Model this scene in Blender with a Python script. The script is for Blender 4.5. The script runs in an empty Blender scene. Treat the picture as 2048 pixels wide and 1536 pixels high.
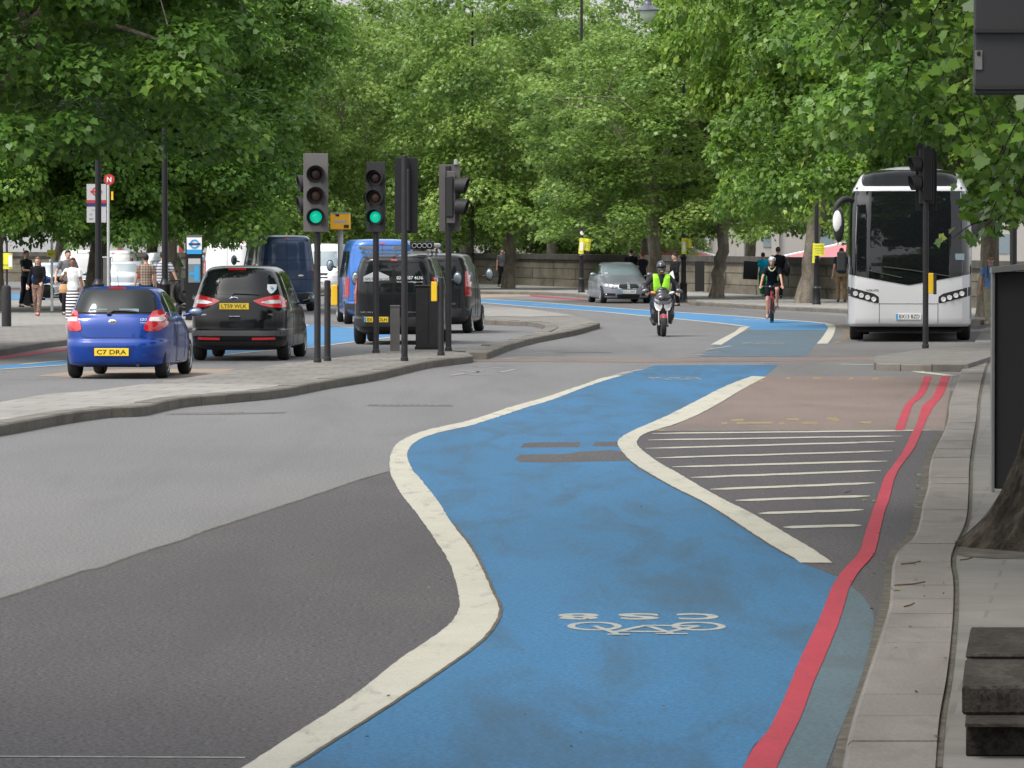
import bpy, bmesh, math, random
import numpy as np
from mathutils import Vector, Matrix, Euler
from mathutils.bvhtree import BVHTree
from mathutils.geometry import delaunay_2d_cdt
random.seed(7); np.random.seed(7)
R = math.radians
scene = bpy.context.scene
C = scene.collection
# ------------------------------------------------------------------ camera
F = 10000.0; HZ = 480.0; CAMH = 2.25
PITCH = math.atan((768-HZ)/F)
cd = bpy.data.cameras.new('camera'); cam = bpy.data.objects.new('camera', cd); C.objects.link(cam)
cd.sensor_width = 36; cd.lens = F/2048*36; cd.clip_start = 0.5; cd.clip_end = 3000
cam.location = (0, 0, CAMH); cam.rotation_euler = (math.pi/2-PITCH, 0, 0)
cd.dof.use_dof = True; cd.dof.focus_distance = 105; cd.dof.aperture_fstop = 40
scene.camera = cam
# ------------------------------------------------------------------ sky, sun, exposure
SUN_EL, SUN_AZ = R(56), R(231)      # azimuth clockwise from +Y: behind the camera, left
w = bpy.data.worlds.new('World'); scene.world = w; w.use_nodes = True
nt = w.node_tree; bg = nt.nodes['Background']
sky = nt.nodes.new('ShaderNodeTexSky'); sky.sky_type = 'NISHITA'; sky.sun_disc = False
sky.sun_elevation = SUN_EL; sky.sun_rotation = SUN_AZ; sky.dust_density = 6; sky.air_density = 1.0
hs = nt.nodes.new('ShaderNodeHueSaturation'); hs.inputs['Saturation'].default_value = 0.30
nt.links.new(sky.outputs[0], hs.inputs['Color'])
cl_ = nt.nodes.new('ShaderNodeVectorMath'); cl_.operation = 'ADD'; cl_.inputs[1].default_value = (2.6, 2.65, 2.75)   # even white overcast on top of the clear sky
nt.links.new(hs.outputs[0], cl_.inputs[0]); nt.links.new(cl_.outputs[0], bg.inputs[0]); bg.inputs[1].default_value = 0.15
sl = bpy.data.lights.new('sun', 'SUN'); sun = bpy.data.objects.new('sun', sl); C.objects.link(sun)
sl.energy = 1.3; sl.angle = R(16); sl.color = (1, .955, .88)
sd = Vector((math.sin(SUN_AZ)*math.cos(SUN_EL), math.cos(SUN_AZ)*math.cos(SUN_EL), math.sin(SUN_EL)))
sun.rotation_euler = sd.to_track_quat('Z', 'Y').to_euler(); sun.location = (0, 0, 60)
scene.view_settings.view_transform = 'Standard'; scene.view_settings.look = 'None'
scene.view_settings.exposure = 0.42; scene.view_settings.gamma = 1
# ------------------------------------------------------------------ photo pixel -> world
cp, sp = math.cos(PITCH), math.sin(PITCH)
def G(u, v, z=0.0):
    x, yf, zu = u-1024, F, -(v-768)
    dy = yf*cp+zu*sp; dz = -yf*sp+zu*cp
    t = (z-CAMH)/dz
    return (x*t, dy*t, z)
def P(u, v, d):
    x, yf, zu = u-1024, F, -(v-768)
    dy = yf*cp+zu*sp; dz = -yf*sp+zu*cp
    t = d/dy
    return (x*t, d, CAMH+dz*t)
# ------------------------------------------------------------------ object helpers
def link(o, parent=None):
    C.objects.link(o)
    if parent is not None: o.parent = parent
    return o
def tag(o, label=None, cat=None, group=None, kind=None):
    if label: o['label'] = label
    if cat: o['category'] = cat
    if group: o['group'] = group
    if kind: o['kind'] = kind
    return o
def thing(name, label, cat, loc=(0, 0, 0), rz=0, group=None):
    o = bpy.data.objects.new(name, None); o.empty_display_size = .2
    o.location = loc; o.rotation_euler = (0, 0, rz)
    return tag(link(o), label, cat, group)
def copy_tree(o, parent=None):
    c = o.copy(); C.objects.link(c)
    if parent is not None: c.parent = parent
    for ch in list(o.children): copy_tree(ch, c)
    return c
class MB:
    def __init__(s): s.v = []; s.f = []
    def add(s, vs, fs):
        n = len(s.v); s.v += [tuple(p) for p in vs]; s.f += [tuple(i+n for i in f) for f in fs]; return s
    def box(s, c, d, M=None):
        x, y, z = d[0]/2, d[1]/2, d[2]/2
        vs = [Vector((c[0]+a*x, c[1]+b*y, c[2]+e*z)) for a in (-1, 1) for b in (-1, 1) for e in (-1, 1)]
        if M: vs = [M @ p for p in vs]
        return s.add(vs, [(0,1,3,2),(4,6,7,5),(0,4,5,1),(2,3,7,6),(0,2,6,4),(1,5,7,3)])
    def bbox(s, c, d, b=.01):   # bevelled box (chamfer on all edges via 3 merged rings)
        x, y, z = d[0]/2, d[1]/2, d[2]/2
        def ring(q, zz): return [(c[0]+a*(x-q)+i, c[1]+e*(y-q)+j, c[2]+zz) for a, e, i, j in ()]
        vs = []; 
        for (ins, zz) in ((b, -z), (0, -z+b), (0, z-b), (b, z)):
            X, Y = x-ins, y-ins
            k = b if ins == 0 else b*.5
            vs += [(c[0]+px, c[1]+py, c[2]+zz) for px, py in ((-X+k,-Y),(X-k,-Y),(X,-Y+k),(X,Y-k),(X-k,Y),(-X+k,Y),(-X,Y-k),(-X,-Y+k))]
        fs = [tuple(range(7, -1, -1)), tuple(range(24, 32))]
        for r in range(3):
            for i in range(8):
                j = (i+1) % 8; fs.append((r*8+i, r*8+j, r*8+8+j, r*8+8+i))
        return s.add(vs, fs)
    def tube(s, pts, rad, n=10, cap=True):
        pts = [Vector(p) for p in pts]
        if not hasattr(rad, '__len__'): rad = [rad]*len(pts)
        vs = []; up = None
        for i, p in enumerate(pts):
            d = (pts[min(i+1, len(pts)-1)]-pts[max(i-1, 0)]).normalized()
            if up is None: up = d.orthogonal().normalized()
            a = (up-d*up.dot(d)).normalized(); up = a; b = d.cross(a)
            for k in range(n):
                t = 2*math.pi*k/n; vs.append(p+(a*math.cos(t)+b*math.sin(t))*rad[i])
        fs = []
        for i in range(len(pts)-1):
            for k in range(n):
                j = (k+1) % n; fs.append((i*n+k, i*n+j, i*n+n+j, i*n+n+k))
        if cap: fs.append(tuple(range(n-1, -1, -1))); fs.append(tuple((len(pts)-1)*n+k for k in range(n)))
        return s.add(vs, fs)
    def lathe(s, prof, n=24, M=None, c=(0, 0, 0)):   # prof: (r, z)
        vs = []; fs = []
        for r, z in prof:
            for k in range(n):
                t = 2*math.pi*k/n; p = Vector((c[0]+r*math.cos(t), c[1]+r*math.sin(t), c[2]+z)); vs.append(M @ p if M else p)
        for i in range(len(prof)-1):
            for k in range(n):
                j = (k+1) % n; fs.append((i*n+k, i*n+j, i*n+n+j, i*n+n+k))
        if prof[0][0] > 1e-4: fs.append(tuple(range(n-1, -1, -1)))
        if prof[-1][0] > 1e-4: fs.append(tuple((len(prof)-1)*n+k for k in range(n)))
        return s.add(vs, fs)
    def ball(s, c, r, n=12, m=8, M=None):
        if not hasattr(r, '__len__'): r = (r, r, r)
        vs = []; fs = []
        for i in range(m+1):
            ph = math.pi*i/m
            for k in range(n):
                t = 2*math.pi*k/n
                p = Vector((r[0]*math.sin(ph)*math.cos(t), r[1]*math.sin(ph)*math.sin(t), r[2]*math.cos(ph)))
                if M: p = M @ p
                vs.append(Vector(c)+p)
        for i in range(m):
            for k in range(n):
                j = (k+1) % n; fs.append((i*n+k, i*n+n+k, i*n+n+j, i*n+j))
        return s.add(vs, fs)
    def prism(s, poly, z0, z1, M=None):     # poly (x,y) extruded z0..z1
        n = len(poly); vs = [Vector((p[0], p[1], z)) for z in (z0, z1) for p in poly]
        if M: vs = [M @ p for p in vs]
        fs = [tuple(range(n-1, -1, -1)), tuple(range(n, 2*n))]+[(i, (i+1) % n, n+(i+1) % n, n+i) for i in range(n)]
        return s.add(vs, fs)
    def build(s, name, mat, parent=None, smooth=False, loc=None, rot=None, auto=None):
        me = bpy.data.meshes.new(name); me.from_pydata([tuple(p) for p in s.v], [], s.f)
        bm = bmesh.new(); bm.from_mesh(me); bmesh.ops.remove_doubles(bm, verts=bm.verts, dist=1e-5)
        bmesh.ops.recalc_face_normals(bm, faces=bm.faces); bm.to_mesh(me); bm.free()
        if smooth:
            me.polygons.foreach_set('use_smooth', [True]*len(me.polygons))
            me.set_sharp_from_angle(angle=R(auto or 40))
        me.materials.append(mat)
        o = bpy.data.objects.new(name, me)
        if loc: o.location = loc
        if rot: o.rotation_euler = rot
        return link(o, parent)
def cr(pts, n=6, closed=False):
    """Catmull-Rom through 2-D/3-D points"""
    p = [np.array(q, float) for q in pts]; out = []
    m = len(p); rng = range(m if closed else m-1)
    for i in rng:
        a = p[(i-1) % m] if closed or i > 0 else p[0]; b = p[i]; c = p[(i+1) % m]; d = p[(i+2) % m] if closed or i+2 < m else p[m-1]
        for k in range(n):
            t = k/n
            out.append(.5*((2*b)+(-a+c)*t+(2*a-5*b+4*c-d)*t*t+(-a+3*b-3*c+d)*t**3))
    if not closed: out.append(p[-1])
    return [tuple(q) for q in out]
# ------------------------------------------------------------------ materials
def mat(name, col, rough=.6, metal=0, coat=0, spec=.5, emit=None, estr=1, trans=0):
    m = bpy.data.materials.new(name); m.use_nodes = True; b = m.node_tree.nodes['Principled BSDF']
    b.inputs['Base Color'].default_value = (*col, 1); b.inputs['Roughness'].default_value = rough
    b.inputs['Metallic'].default_value = metal; b.inputs['Coat Weight'].default_value = coat
    b.inputs['Coat Roughness'].default_value = .03; b.inputs['Specular IOR Level'].default_value = spec
    if trans: b.inputs['Transmission Weight'].default_value = trans
    if emit: b.inputs['Emission Color'].default_value = (*emit, 1); b.inputs['Emission Strength'].default_value = estr
    return m
def nd(m, t, **k):
    n = m.node_tree.nodes.new(t)
    for a, b in k.items():
        if a in n.inputs: n.inputs[a].default_value = b
        else: setattr(n, a, b)
    return n
def noisy(name, stops, scale=1., detail=6, rough=.85, bump=.3, bscale=None, bdist=.01, scl=(1,1,1), speck=None, spec=.4, rot=0, nrough=.6, stain=None):
    """stops: [(pos, col)...] of a noise ramp; speck=(scale, amount) adds fine grain"""
    m = mat(name, stops[0][1], rough, spec=spec); L = m.node_tree.links; b = m.node_tree.nodes['Principled BSDF']
    tc = nd(m, 'ShaderNodeTexCoord'); mp = nd(m, 'ShaderNodeMapping'); mp.inputs['Scale'].default_value = scl; mp.inputs['Rotation'].default_value = (0,0,rot)
    L.new(tc.outputs['Object'], mp.inputs[0])
    n = nd(m, 'ShaderNodeTexNoise', Scale=scale, Detail=detail, Roughness=nrough); L.new(mp.outputs[0], n.inputs['Vector'])
    cr_ = nd(m, 'ShaderNodeValToRGB'); L.new(n.outputs['Fac'], cr_.inputs[0]); e = cr_.color_ramp.elements
    e[0].position, e[0].color = stops[0][0], (*stops[0][1], 1); e[1].position, e[1].color = stops[-1][0], (*stops[-1][1], 1)
    for p_, c_ in stops[1:-1]: q = e.new(p_); q.color = (*c_, 1)
    out = cr_.outputs[0]
    if speck:
        n2 = nd(m, 'ShaderNodeTexNoise', Scale=speck[0]*.9, Detail=3, Roughness=.8); L.new(tc.outputs['Object'], n2.inputs['Vector'])
        mr = nd(m, 'ShaderNodeMapRange'); mr.inputs[1].default_value = .36; mr.inputs[2].default_value = .64
        mr.inputs[3].default_value = 1-speck[1]; mr.inputs[4].default_value = 1+speck[1]; L.new(n2.outputs['Fac'], mr.inputs[0])
        mx = nd(m, 'ShaderNodeVectorMath', operation='SCALE'); L.new(out, mx.inputs[0]); L.new(mr.outputs[0], mx.inputs['Scale']); out = mx.outputs[0]
    if stain:      # stain = (colour, amount, scale vector, lo, hi): worn / dirty patches with their own shape
        m3 = nd(m, 'ShaderNodeMapping'); m3.inputs['Scale'].default_value = stain[2]; m3.inputs['Location'].default_value = (3.1, 7.7, 0); L.new(tc.outputs['Object'], m3.inputs[0])
        n3 = nd(m, 'ShaderNodeTexNoise', Scale=1, Detail=8, Roughness=.68, Distortion=.6); L.new(m3.outputs[0], n3.inputs['Vector'])
        r3 = nd(m, 'ShaderNodeMapRange'); r3.inputs[1].default_value = stain[3]; r3.inputs[2].default_value = stain[4]; r3.inputs[3].default_value = 0; r3.inputs[4].default_value = stain[1]; L.new(n3.outputs['Fac'], r3.inputs[0])
        x3 = nd(m, 'ShaderNodeMixRGB'); L.new(r3.outputs[0], x3.inputs[0]); L.new(out, x3.inputs[1]); x3.inputs[2].default_value = (*stain[0], 1); out = x3.outputs[0]
    L.new(out, b.inputs['Base Color'])
    if bump:
        nb = nd(m, 'ShaderNodeTexNoise', Scale=bscale or scale*6, Detail=4); L.new(tc.outputs['Object'], nb.inputs['Vector'])
        bp = nd(m, 'ShaderNodeBump', Strength=bump, Distance=bdist); L.new(nb.outputs['Fac'], bp.inputs['Height']); L.new(bp.outputs[0], b.inputs['Normal'])
    m['_col'] = 1
    return m
def bricky(name, c1, c2, cm, bw, bh, mortar=.012, rot=(0,0,0), rough=.85, stain=None, bump=.4, offset=.5, coords='Object', nscale=1.2, streak=(1,1,1)):
    m = mat(name, c1, rough); L = m.node_tree.links; b = m.node_tree.nodes['Principled BSDF']
    tc = nd(m, 'ShaderNodeTexCoord'); mp = nd(m, 'ShaderNodeMapping'); mp.inputs['Rotation'].default_value = rot; L.new(tc.outputs[coords], mp.inputs[0])
    br = nd(m, 'ShaderNodeTexBrick'); L.new(mp.outputs[0], br.inputs['Vector']); br.offset = offset
    for k, v in (('Color1', (*c1,1)), ('Color2', (*c2,1)), ('Mortar', (*cm,1)), ('Scale', 1), ('Mortar Size', mortar), ('Mortar Smooth', .1), ('Brick Width', bw), ('Row Height', bh)): br.inputs[k].default_value = v
    n = nd(m, 'ShaderNodeTexNoise', Scale=nscale, Detail=7, Roughness=.65)
    m2 = nd(m, 'ShaderNodeMapping'); m2.inputs['Scale'].default_value = streak; L.new(tc.outputs['Object'], m2.inputs[0]); L.new(m2.outputs[0], n.inputs['Vector'])
    mr = nd(m, 'ShaderNodeMapRange'); mr.inputs[1].default_value = .3; mr.inputs[2].default_value = .72
    lo, hi = stain or (.7, 1.15); mr.inputs[3].default_value = lo; mr.inputs[4].default_value = hi; L.new(n.outputs['Fac'], mr.inputs[0])
    mx = nd(m, 'ShaderNodeVectorMath', operation='SCALE'); L.new(br.outputs['Color'], mx.inputs[0]); L.new(mr.outputs[0], mx.inputs['Scale']); L.new(mx.outputs[0], b.inputs['Base Color'])
    bp = nd(m, 'ShaderNodeBump', Strength=bump, Distance=.01, invert=True); L.new(br.outputs['Fac'], bp.inputs['Height']); L.new(bp.outputs[0], b.inputs['Normal'])
    return m
M = {}
M['asphalt'] = noisy('asphalt', [(.3,(0.116,0.115,0.117)),(.5,(0.132,0.131,0.132)),(.72,(0.148,0.145,0.145))], .35, 8, .9, .18, 70, .003, (1,.25,1), (44,.55), stain=((0.088,0.087,0.087), .55, (.9,.06,1), .52, .72))
M['asphalt_dark'] = noisy('asphalt_dark', [(.3,(0.051,0.048,0.050)),(.55,(0.061,0.056,0.058)),(.75,(0.072,0.067,0.068))], .5, 8, .9, .2, 70, .003, (1,.3,1), (42,.8), stain=((0.039,0.037,0.037), .6, (1.2,.12,1), .5, .75))
M['asphalt_mid'] = noisy('asphalt_mid', [(.3,(0.094,0.092,0.090)),(.7,(0.123,0.120,0.118))], .4, 8, .9, .5, 60, .004, (1,.2,1), (40,.4), stain=((0.074,0.072,0.071), .6, (.8,.1,1), .5, .75))
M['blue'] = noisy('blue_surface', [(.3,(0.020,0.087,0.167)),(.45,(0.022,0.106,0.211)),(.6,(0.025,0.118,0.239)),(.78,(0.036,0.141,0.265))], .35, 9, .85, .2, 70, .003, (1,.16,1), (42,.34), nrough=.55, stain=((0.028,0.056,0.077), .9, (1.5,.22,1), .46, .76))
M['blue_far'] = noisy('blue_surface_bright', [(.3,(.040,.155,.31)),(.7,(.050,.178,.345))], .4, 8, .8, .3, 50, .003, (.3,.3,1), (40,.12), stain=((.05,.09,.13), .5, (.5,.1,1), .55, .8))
M['blue_worn'] = noisy('blue_surface_worn', [(.3,(0.060,0.088,0.108)),(.7,(0.070,0.111,0.147))], .5, 8, .85, .4, 50, .003, (.5,.2,1), (40,.3), stain=((0.063,0.064,0.066), .7, (.8,.15,1), .5, .75))
M['teal_worn'] = noisy('blue_edge_worn', [(.35,(.055,.085,.10)),(.65,(.072,.112,.135)),(.8,(.062,.075,.078))], .7, 8, .85, .4, 50, .003, (1,.3,1), (40,.3), stain=((0.049,0.049,0.045), .8, (1.8,.3,1), .5, .75))
M['pink'] = noisy('buff_surface', [(.3,(0.127,0.097,0.084)),(.7,(0.168,0.130,0.112))], .5, 8, .9, .4, 50, .003, (.6,.3,1), (40,.3), stain=((0.090,0.075,0.067), .7, (.7,.12,1), .5, .75))
M['buff'] = noisy('buff_light', [(.3,(0.221,0.172,0.131)),(.7,(0.262,0.213,0.164))], .5, 8, .9, .4, 50, .003, (1,1,1), (40,.2))
M['white'] = noisy('road_paint_white', [(.22,(0.250,0.240,0.200)),(.36,(0.340,0.331,0.276)),(.7,(0.390,0.375,0.315))], 2.2, 9, .8, .3, 60, .003, (1,.5,1), (60,.12), stain=((0.170,0.165,0.150), .8, (5,1.1,1), .54, .72))
M['white_worn'] = noisy('road_paint_worn', [(.35,(0.131,0.135,0.139)),(.6,(0.279,0.275,0.246))], 14, 6, .8, .1, 60, .002)
M['red'] = noisy('road_paint_red', [(.3,(0.265,0.020,0.035)),(.7,(0.333,0.029,0.050))], 2, 9, .8, .3, 60, .002, (1,.3,1), (50,.2), stain=((0.196,0.029,0.038), .7, (4,.6,1), .52, .74))
M['yellow'] = noisy('road_paint_yellow', [(.4,(0.153,0.118,0.076)),(.65,(0.251,0.196,0.076))], 5, 6, .8, .1, 60, .002)
M['blue_scuff'] = noisy('blue_scuffed', [(.35,(.024,.075,.125)),(.6,(.028,.10,.175))], 9, 7, .85, .2, 60, .002)
M['kerb'] = noisy('granite_kerb', [(.3,(0.115,0.105,0.089)),(.7,(0.164,0.152,0.131))], 3, 8, .85, .5, 40, .006, (1,.5,1), (60,.2), stain=((0.057,0.054,0.045), .6, (2.5,.8,5), .5, .75))
M['kerb_light'] = noisy('granite_kerb_light', [(.25,(0.119,0.109,0.097)),(.5,(0.149,0.135,0.122)),(.75,(0.178,0.164,0.149))], 1.3, 9, .85, .6, 40, .006, (1,.35,1), (60,.2), stain=((0.073,0.069,0.060), .75, (2.2,.7,1), .5, .76))
M['slab'] = bricky('paving_slabs', (0.151,0.144,0.131), (0.132,0.126,0.114), (0.113,0.106,0.095), .75, .6, .012, (0,0,.12), stain=(.75,1.12))
M['slab_light'] = bricky('paving_slabs_light', (0.254,0.248,0.228), (0.221,0.215,0.197), (0.148,0.139,0.127), .9, .75, .02, (0,0,.1), stain=(.8,1.1))
M['slab_dark'] = bricky('paving_slabs_dark', (0.193,0.182,0.164), (0.152,0.144,0.130), (0.094,0.089,0.080), .75, .6, .022, (0,0,.1), stain=(.7,1.15))
M['dirt'] = noisy('gutter_dirt', [(.35,(.045,.04,.03)),(.7,(.11,.1,.08))], 6, 8, .95, .6, 30, .01)
M['black'] = mat('black_paint', (.010,.010,.012), .4, spec=.4)
M['pole'] = noisy('pole_paint', [(.3,(.016,.0155,.018)),(.7,(.026,.025,.028))], 4, 5, .55, .1, 60, .001)
M['rubber'] = mat('rubber', (.018,.018,.019), .85)
M['dark'] = mat('dark_plastic', (.018,.018,.02), .65)
M['vdark'] = mat('underbody_black', (.008,.008,.009), .8)
M['grey'] = noisy('signal_grey', [(.3,(.10,.095,.092)),(.7,(.135,.128,.124))], 3, 6, .6, .1, 60, .001)
M['lgrey'] = mat('light_grey', (.42,.43,.43), .5)
M['alloy'] = mat('alloy', (.55,.56,.58), .3, .9)
M['chrome'] = mat('chrome', (.75,.76,.78), .12, 1)
M['glass'] = mat('tinted_glass', (.010,.013,.014), .04, spec=.38)
M['glass_light'] = mat('sky_pale_glass', (.17,.22,.24), .06, spec=1.0, coat=.5)  # pale blue base stands in for sky reflected in the glass
M['mirror'] = mat('mirror_sky_glass', (.25,.31,.35), .2, .5)  # sky reflection put into the pale blue base colour
M['lampred'] = mat('lamp_red', (.5,.012,.02), .12, coat=1)
M['lampclear'] = mat('lamp_clear', (.7,.7,.7), .15, .3, coat=1)
M['lampdark'] = mat('lamp_smoked', (.10,.105,.11), .12, .3, coat=1)
M['lamporange'] = mat('lamp_orange', (.75,.22,.04), .2, coat=1)
M['plate_y'] = mat('plate_yellow', (.80,.56,.03), .4)
M['plate_w'] = mat('plate_white', (.62,.63,.62), .4)
M['white_p'] = mat('white_plastic', (.75,.76,.76), .4)
M['txt'] = mat('text_black', (.012,.012,.014), .5)
M['txt_w'] = mat('text_white', (.8,.8,.8), .5)
M['ybox'] = mat('yellow_box', (.80,.50,.02), .4)
M['ysign'] = mat('yellow_sign', (.60,.58,.03), .6)
M['flag'] = mat('flag_white_shaded', (.42,.42,.43), .5)  # white greyed to carry the leaf shade over the flag
M['orange'] = mat('orange_yellow', (.95,.47,.02), .45)
M['signred'] = mat('sign_red', (.42,.03,.035), .4)
M['signblue'] = mat('sign_blue', (.03,.30,.62), .4)
M['navy'] = mat('sign_navy', (.02,.03,.12), .4)
M['skin_l'] = mat('skin_light', (.52,.30,.21), .55)
M['skin_d'] = mat('skin_dark', (.22,.105,.06), .5)
M['skin_m'] = mat('skin_tan', (.45,.24,.16), .55)
def paint(name, col, metal=.35, rough=.28, coat=.7, spec=.4): return mat(name, col, rough, metal, coat=coat, spec=spec)
def fabric(name, col, v=.25):
    return noisy(name, [(.3, tuple(c*(1-v) for c in col)), (.7, tuple(c*(1+v) for c in col))], 9, 5, .95, .4, 18, .02, spec=.12)
def text_mb(s, width=None, height=.1, mb=None, Mx=None, font=None, depth=.002, bold=0):
    cu = bpy.data.curves.new('t', 'FONT'); cu.body = s; cu.size = 1; cu.extrude = 0; cu.offset = bold; cu.resolution_u = 3
    o = bpy.data.objects.new('t', cu); C.objects.link(o); dg = bpy.context.evaluated_depsgraph_get(); dg.update()
    me = bpy.data.meshes.new_from_object(o.evaluated_get(dg)); vs = [v.co.copy() for v in me.vertices]; fs = [tuple(p.vertices) for p in me.polygons]
    bpy.data.objects.remove(o); bpy.data.curves.remove(cu); bpy.data.meshes.remove(me)
    x0 = min(v.x for v in vs); x1 = max(v.x for v in vs); y0 = min(v.y for v in vs); y1 = max(v.y for v in vs)
    sy = height/(y1-y0); sx = (width/(x1-x0)) if width else sy
    vs = [Vector(((v.x-(x0+x1)/2)*sx, (v.y-(y0+y1)/2)*sy, 0)) for v in vs]
    if Mx: vs = [Mx @ v for v in vs]
    mb = mb or MB(); mb.add(vs, fs); return mb
# ------------------------------------------------------------------ ground and road surfaces
def structure(o): o['kind'] = 'structure'; return o
LIFT = [0]
def sheet(name, px, m, z=0.0, lift=0.0):
    """flat sheet whose outline is given in photo pixels lying at height z"""
    LIFT[0] += 1; lift = lift*.5+(LIFT[0] % 12)*.00008
    vs = [G(u, v, z) for u, v in px]; vs = [(a, b, c+lift) for a, b, c in vs]
    tri = delaunay_2d_cdt([Vector((p[0], p[1])) for p in vs], [], [list(range(len(vs)))], 1, 1e-5)
    me = bpy.data.meshes.new(name); me.from_pydata([(p.x, p.y, z+lift) for p in tri[0]], [], [tuple(f) for f in tri[2]])
    bm = bmesh.new(); bm.from_mesh(me)
    for f in bm.faces:
        if f.normal.z < 0: f.normal_flip()
    bm.to_mesh(me); bm.free(); me.materials.append(m)
    return structure(link(bpy.data.objects.new(name, me)))
def raised(name, px, m, z, base=-.03):
    vs = [G(u, v, z) for u, v in px]; n = len(vs)
    tri = delaunay_2d_cdt([Vector((p[0], p[1])) for p in vs], [], [list(range(n))], 1, 1e-5)
    V = [(p.x, p.y, z) for p in tri[0]]; Fc = [tuple(f) for f in tri[2]]
    k = len(V); V += [(p[0], p[1], z) for p in vs]+[(p[0], p[1], base) for p in vs]
    Fc += [(k+i, k+(i+1) % n, k+n+(i+1) % n, k+n+i) for i in range(n)]
    mb = MB(); mb.add(V, Fc); return structure(mb.build(name, m))
def dens(pts, jit=0.0, n=6):
    q = cr(pts, n)
    if jit: q = [(u+random.uniform(-jit, jit), v+random.uniform(-jit, jit)*.3) for u, v in q]
    return q
def kerbline(name, px, z, width, side, m, stone=.92, gap=.014, base=-.02, bev=.02):
    """row of kerb stones along the traced top edge; side=+1 puts the body to the left of travel"""
    path = [Vector(G(u, v, z)) for u, v in dens(px)]
    L = [0]
    for a, b in zip(path, path[1:]): L.append(L[-1]+(b-a).length)
    def at(s):
        s = max(0, min(L[-1], s))
        i = max(0, min(len(path)-2, int(np.searchsorted(L, s))-1)); t = (s-L[i])/max(1e-6, L[i+1]-L[i])
        d = (path[i+1]-path[i]).normalized(); return path[i].lerp(path[i+1], t), d
    mb = MB(); s = 0
    while s < L[-1]-.1:
        e = min(L[-1], s+stone*random.uniform(.93, 1.07)); sub = 3; vs = []
        dz = random.uniform(-.004, .006)
        for k in range(sub+1):
            p, d = at(s+gap/2+(e-s-gap)*k/sub); nrm = Vector((-d.y, d.x, 0))*side
            q = lambda o, zz: (p.x+nrm.x*o, p.y+nrm.y*o, zz)
            vs += [q(0, base), q(0, z-bev+dz), q(bev, z+dz), q(width, z+dz), q(width, base)]
        fs = []
        for k in range(sub):
            for j in range(4): fs.append((k*5+j, k*5+j+1, k*5+5+j+1, k*5+5+j))
        fs += [(0,1,2,3,4), tuple(sub*5+j for j in (4,3,2,1,0))]
        mb.add(vs, fs); s = e
    return structure(mb.build(name, m))
def stroke(name, pts, wd, m, lift=.012, z=0.):
    """painted stroke of real width wd along pixel polyline"""
    LIFT[0] += 1; lift = lift*.5+(LIFT[0] % 12)*.00008
    q = [Vector(G(u, v, z)) for u, v in pts]; Lf = []; Rt = []
    for i, p in enumerate(q):
        d = (q[min(i+1, len(q)-1)]-q[max(i-1, 0)]); d.z = 0; d.normalize(); n_ = Vector((-d.y, d.x, 0))*wd/2
        Lf.append(p+n_); Rt.append(p-n_)
    mb = MB(); n = len(q); mb.add([(a.x, a.y, z+lift) for a in Lf+Rt], [(i, i+1, n+i+1, n+i) for i in range(n-1)])
    return structure(mb.build(name, m))
gm = MB(); gm.add([(-1500,-300,0),(1500,-300,0),(1500,2900,0),(-1500,2900,0)], [(0,1,2,3)])
structure(gm.build('ground', M['asphalt']))
kR = [(1933,716),(1921,744),(1908,782),(1899,809),(1897,836),(1886,866),(1867,904),(1859,934),(1856,972),(1845,1010),(1839,1043),(1826,1076),(1796,1103),(1785,1130),(1782,1168),(1777,1217),(1758,1277),(1736,1342),(1709,1424),(1693,1489),(1684,1536),(1640,1750)]
Lout = [(487,1536),(600,1463),(700,1398),(800,1320),(870,1273),(905,1243),(919,1212),(915,1180),(900,1130),(870,1080),(835,1030),(800,985),(782,950),(780,920),(788,895),(810,878),(850,862),(925,845),(970,832),(1020,815),(1090,795),(1160,772),(1200,758),(1234,751)]
Lin = [(583,1536),(700,1462),(800,1398),(900,1330),(960,1285),(990,1248),(999,1218),(985,1185),(965,1140),(940,1095),(905,1050),(880,1010),(850,970),(825,940),(815,915),(818,898),(835,882),(870,868),(940,852),(985,838),(1040,820),(1110,798),(1170,775),(1215,760),(1248,751)]
Rin = [(1589,1118),(1539,1089),(1494,1060),(1449,1030),(1404,1003),(1359,981),(1314,956),(1270,929),(1243,903),(1235,887),(1243,875),(1270,860),(1332,833),(1382,808),(1449,774),(1503,753)]
Rout = [(1665,1127),(1629,1102),(1584,1075),(1539,1048),(1494,1023),(1449,1001),(1404,976),(1359,949),(1323,929),(1288,904),(1274,889),(1276,879),(1288,869),(1314,860),(1359,846),(1404,826),(1449,801),(1494,774),(1532,754)]
# darker resurfaced asphalt of the foreground
dk = dens([(-60,1215),(0,1198),(100,1165),(175,1140),(200,1136),(293,1102),(366,1080),(415,1061),(488,1037),(586,1005),(680,973),(750,951),(790,940)], 1.2)
SEAM = dk
dkp = dk+[(900,915),(1235,885),(1300,862),(1886,862)]+dens(kR[5:])[1:]+[(-200,1900)]
sheet('dark_asphalt', dkp, M['asphalt_dark'], 0, .004)
sheet('dark_asphalt', [(1530,726),(1925,716),(1925,753),(1500,757)], M['asphalt_mid'], 0, .004)
sheet('dark_asphalt', [(1640,640),(1700,652),(1960,652),(1960,712),(1600,714),(1650,680)], M['asphalt_mid'], 0, .004)
sheet('dark_asphalt', [(1000,597),(1360,611),(1692,632),(1692,650),(1200,612),(1000,602)], M['asphalt_mid'], 0, .004)
sheet('bus_bay_surface', [(1505,760),(1540,753),(1906,752),(1897,800),(1888,862),(1320,862),(1404,828),(1470,790)], M['pink'], 0, .0062)
sheet('crossing_strip', [(850,716),(1300,718),(1935,712),(1935,720),(1300,725),(845,722)], M['pink'], 0, .0062)
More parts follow.
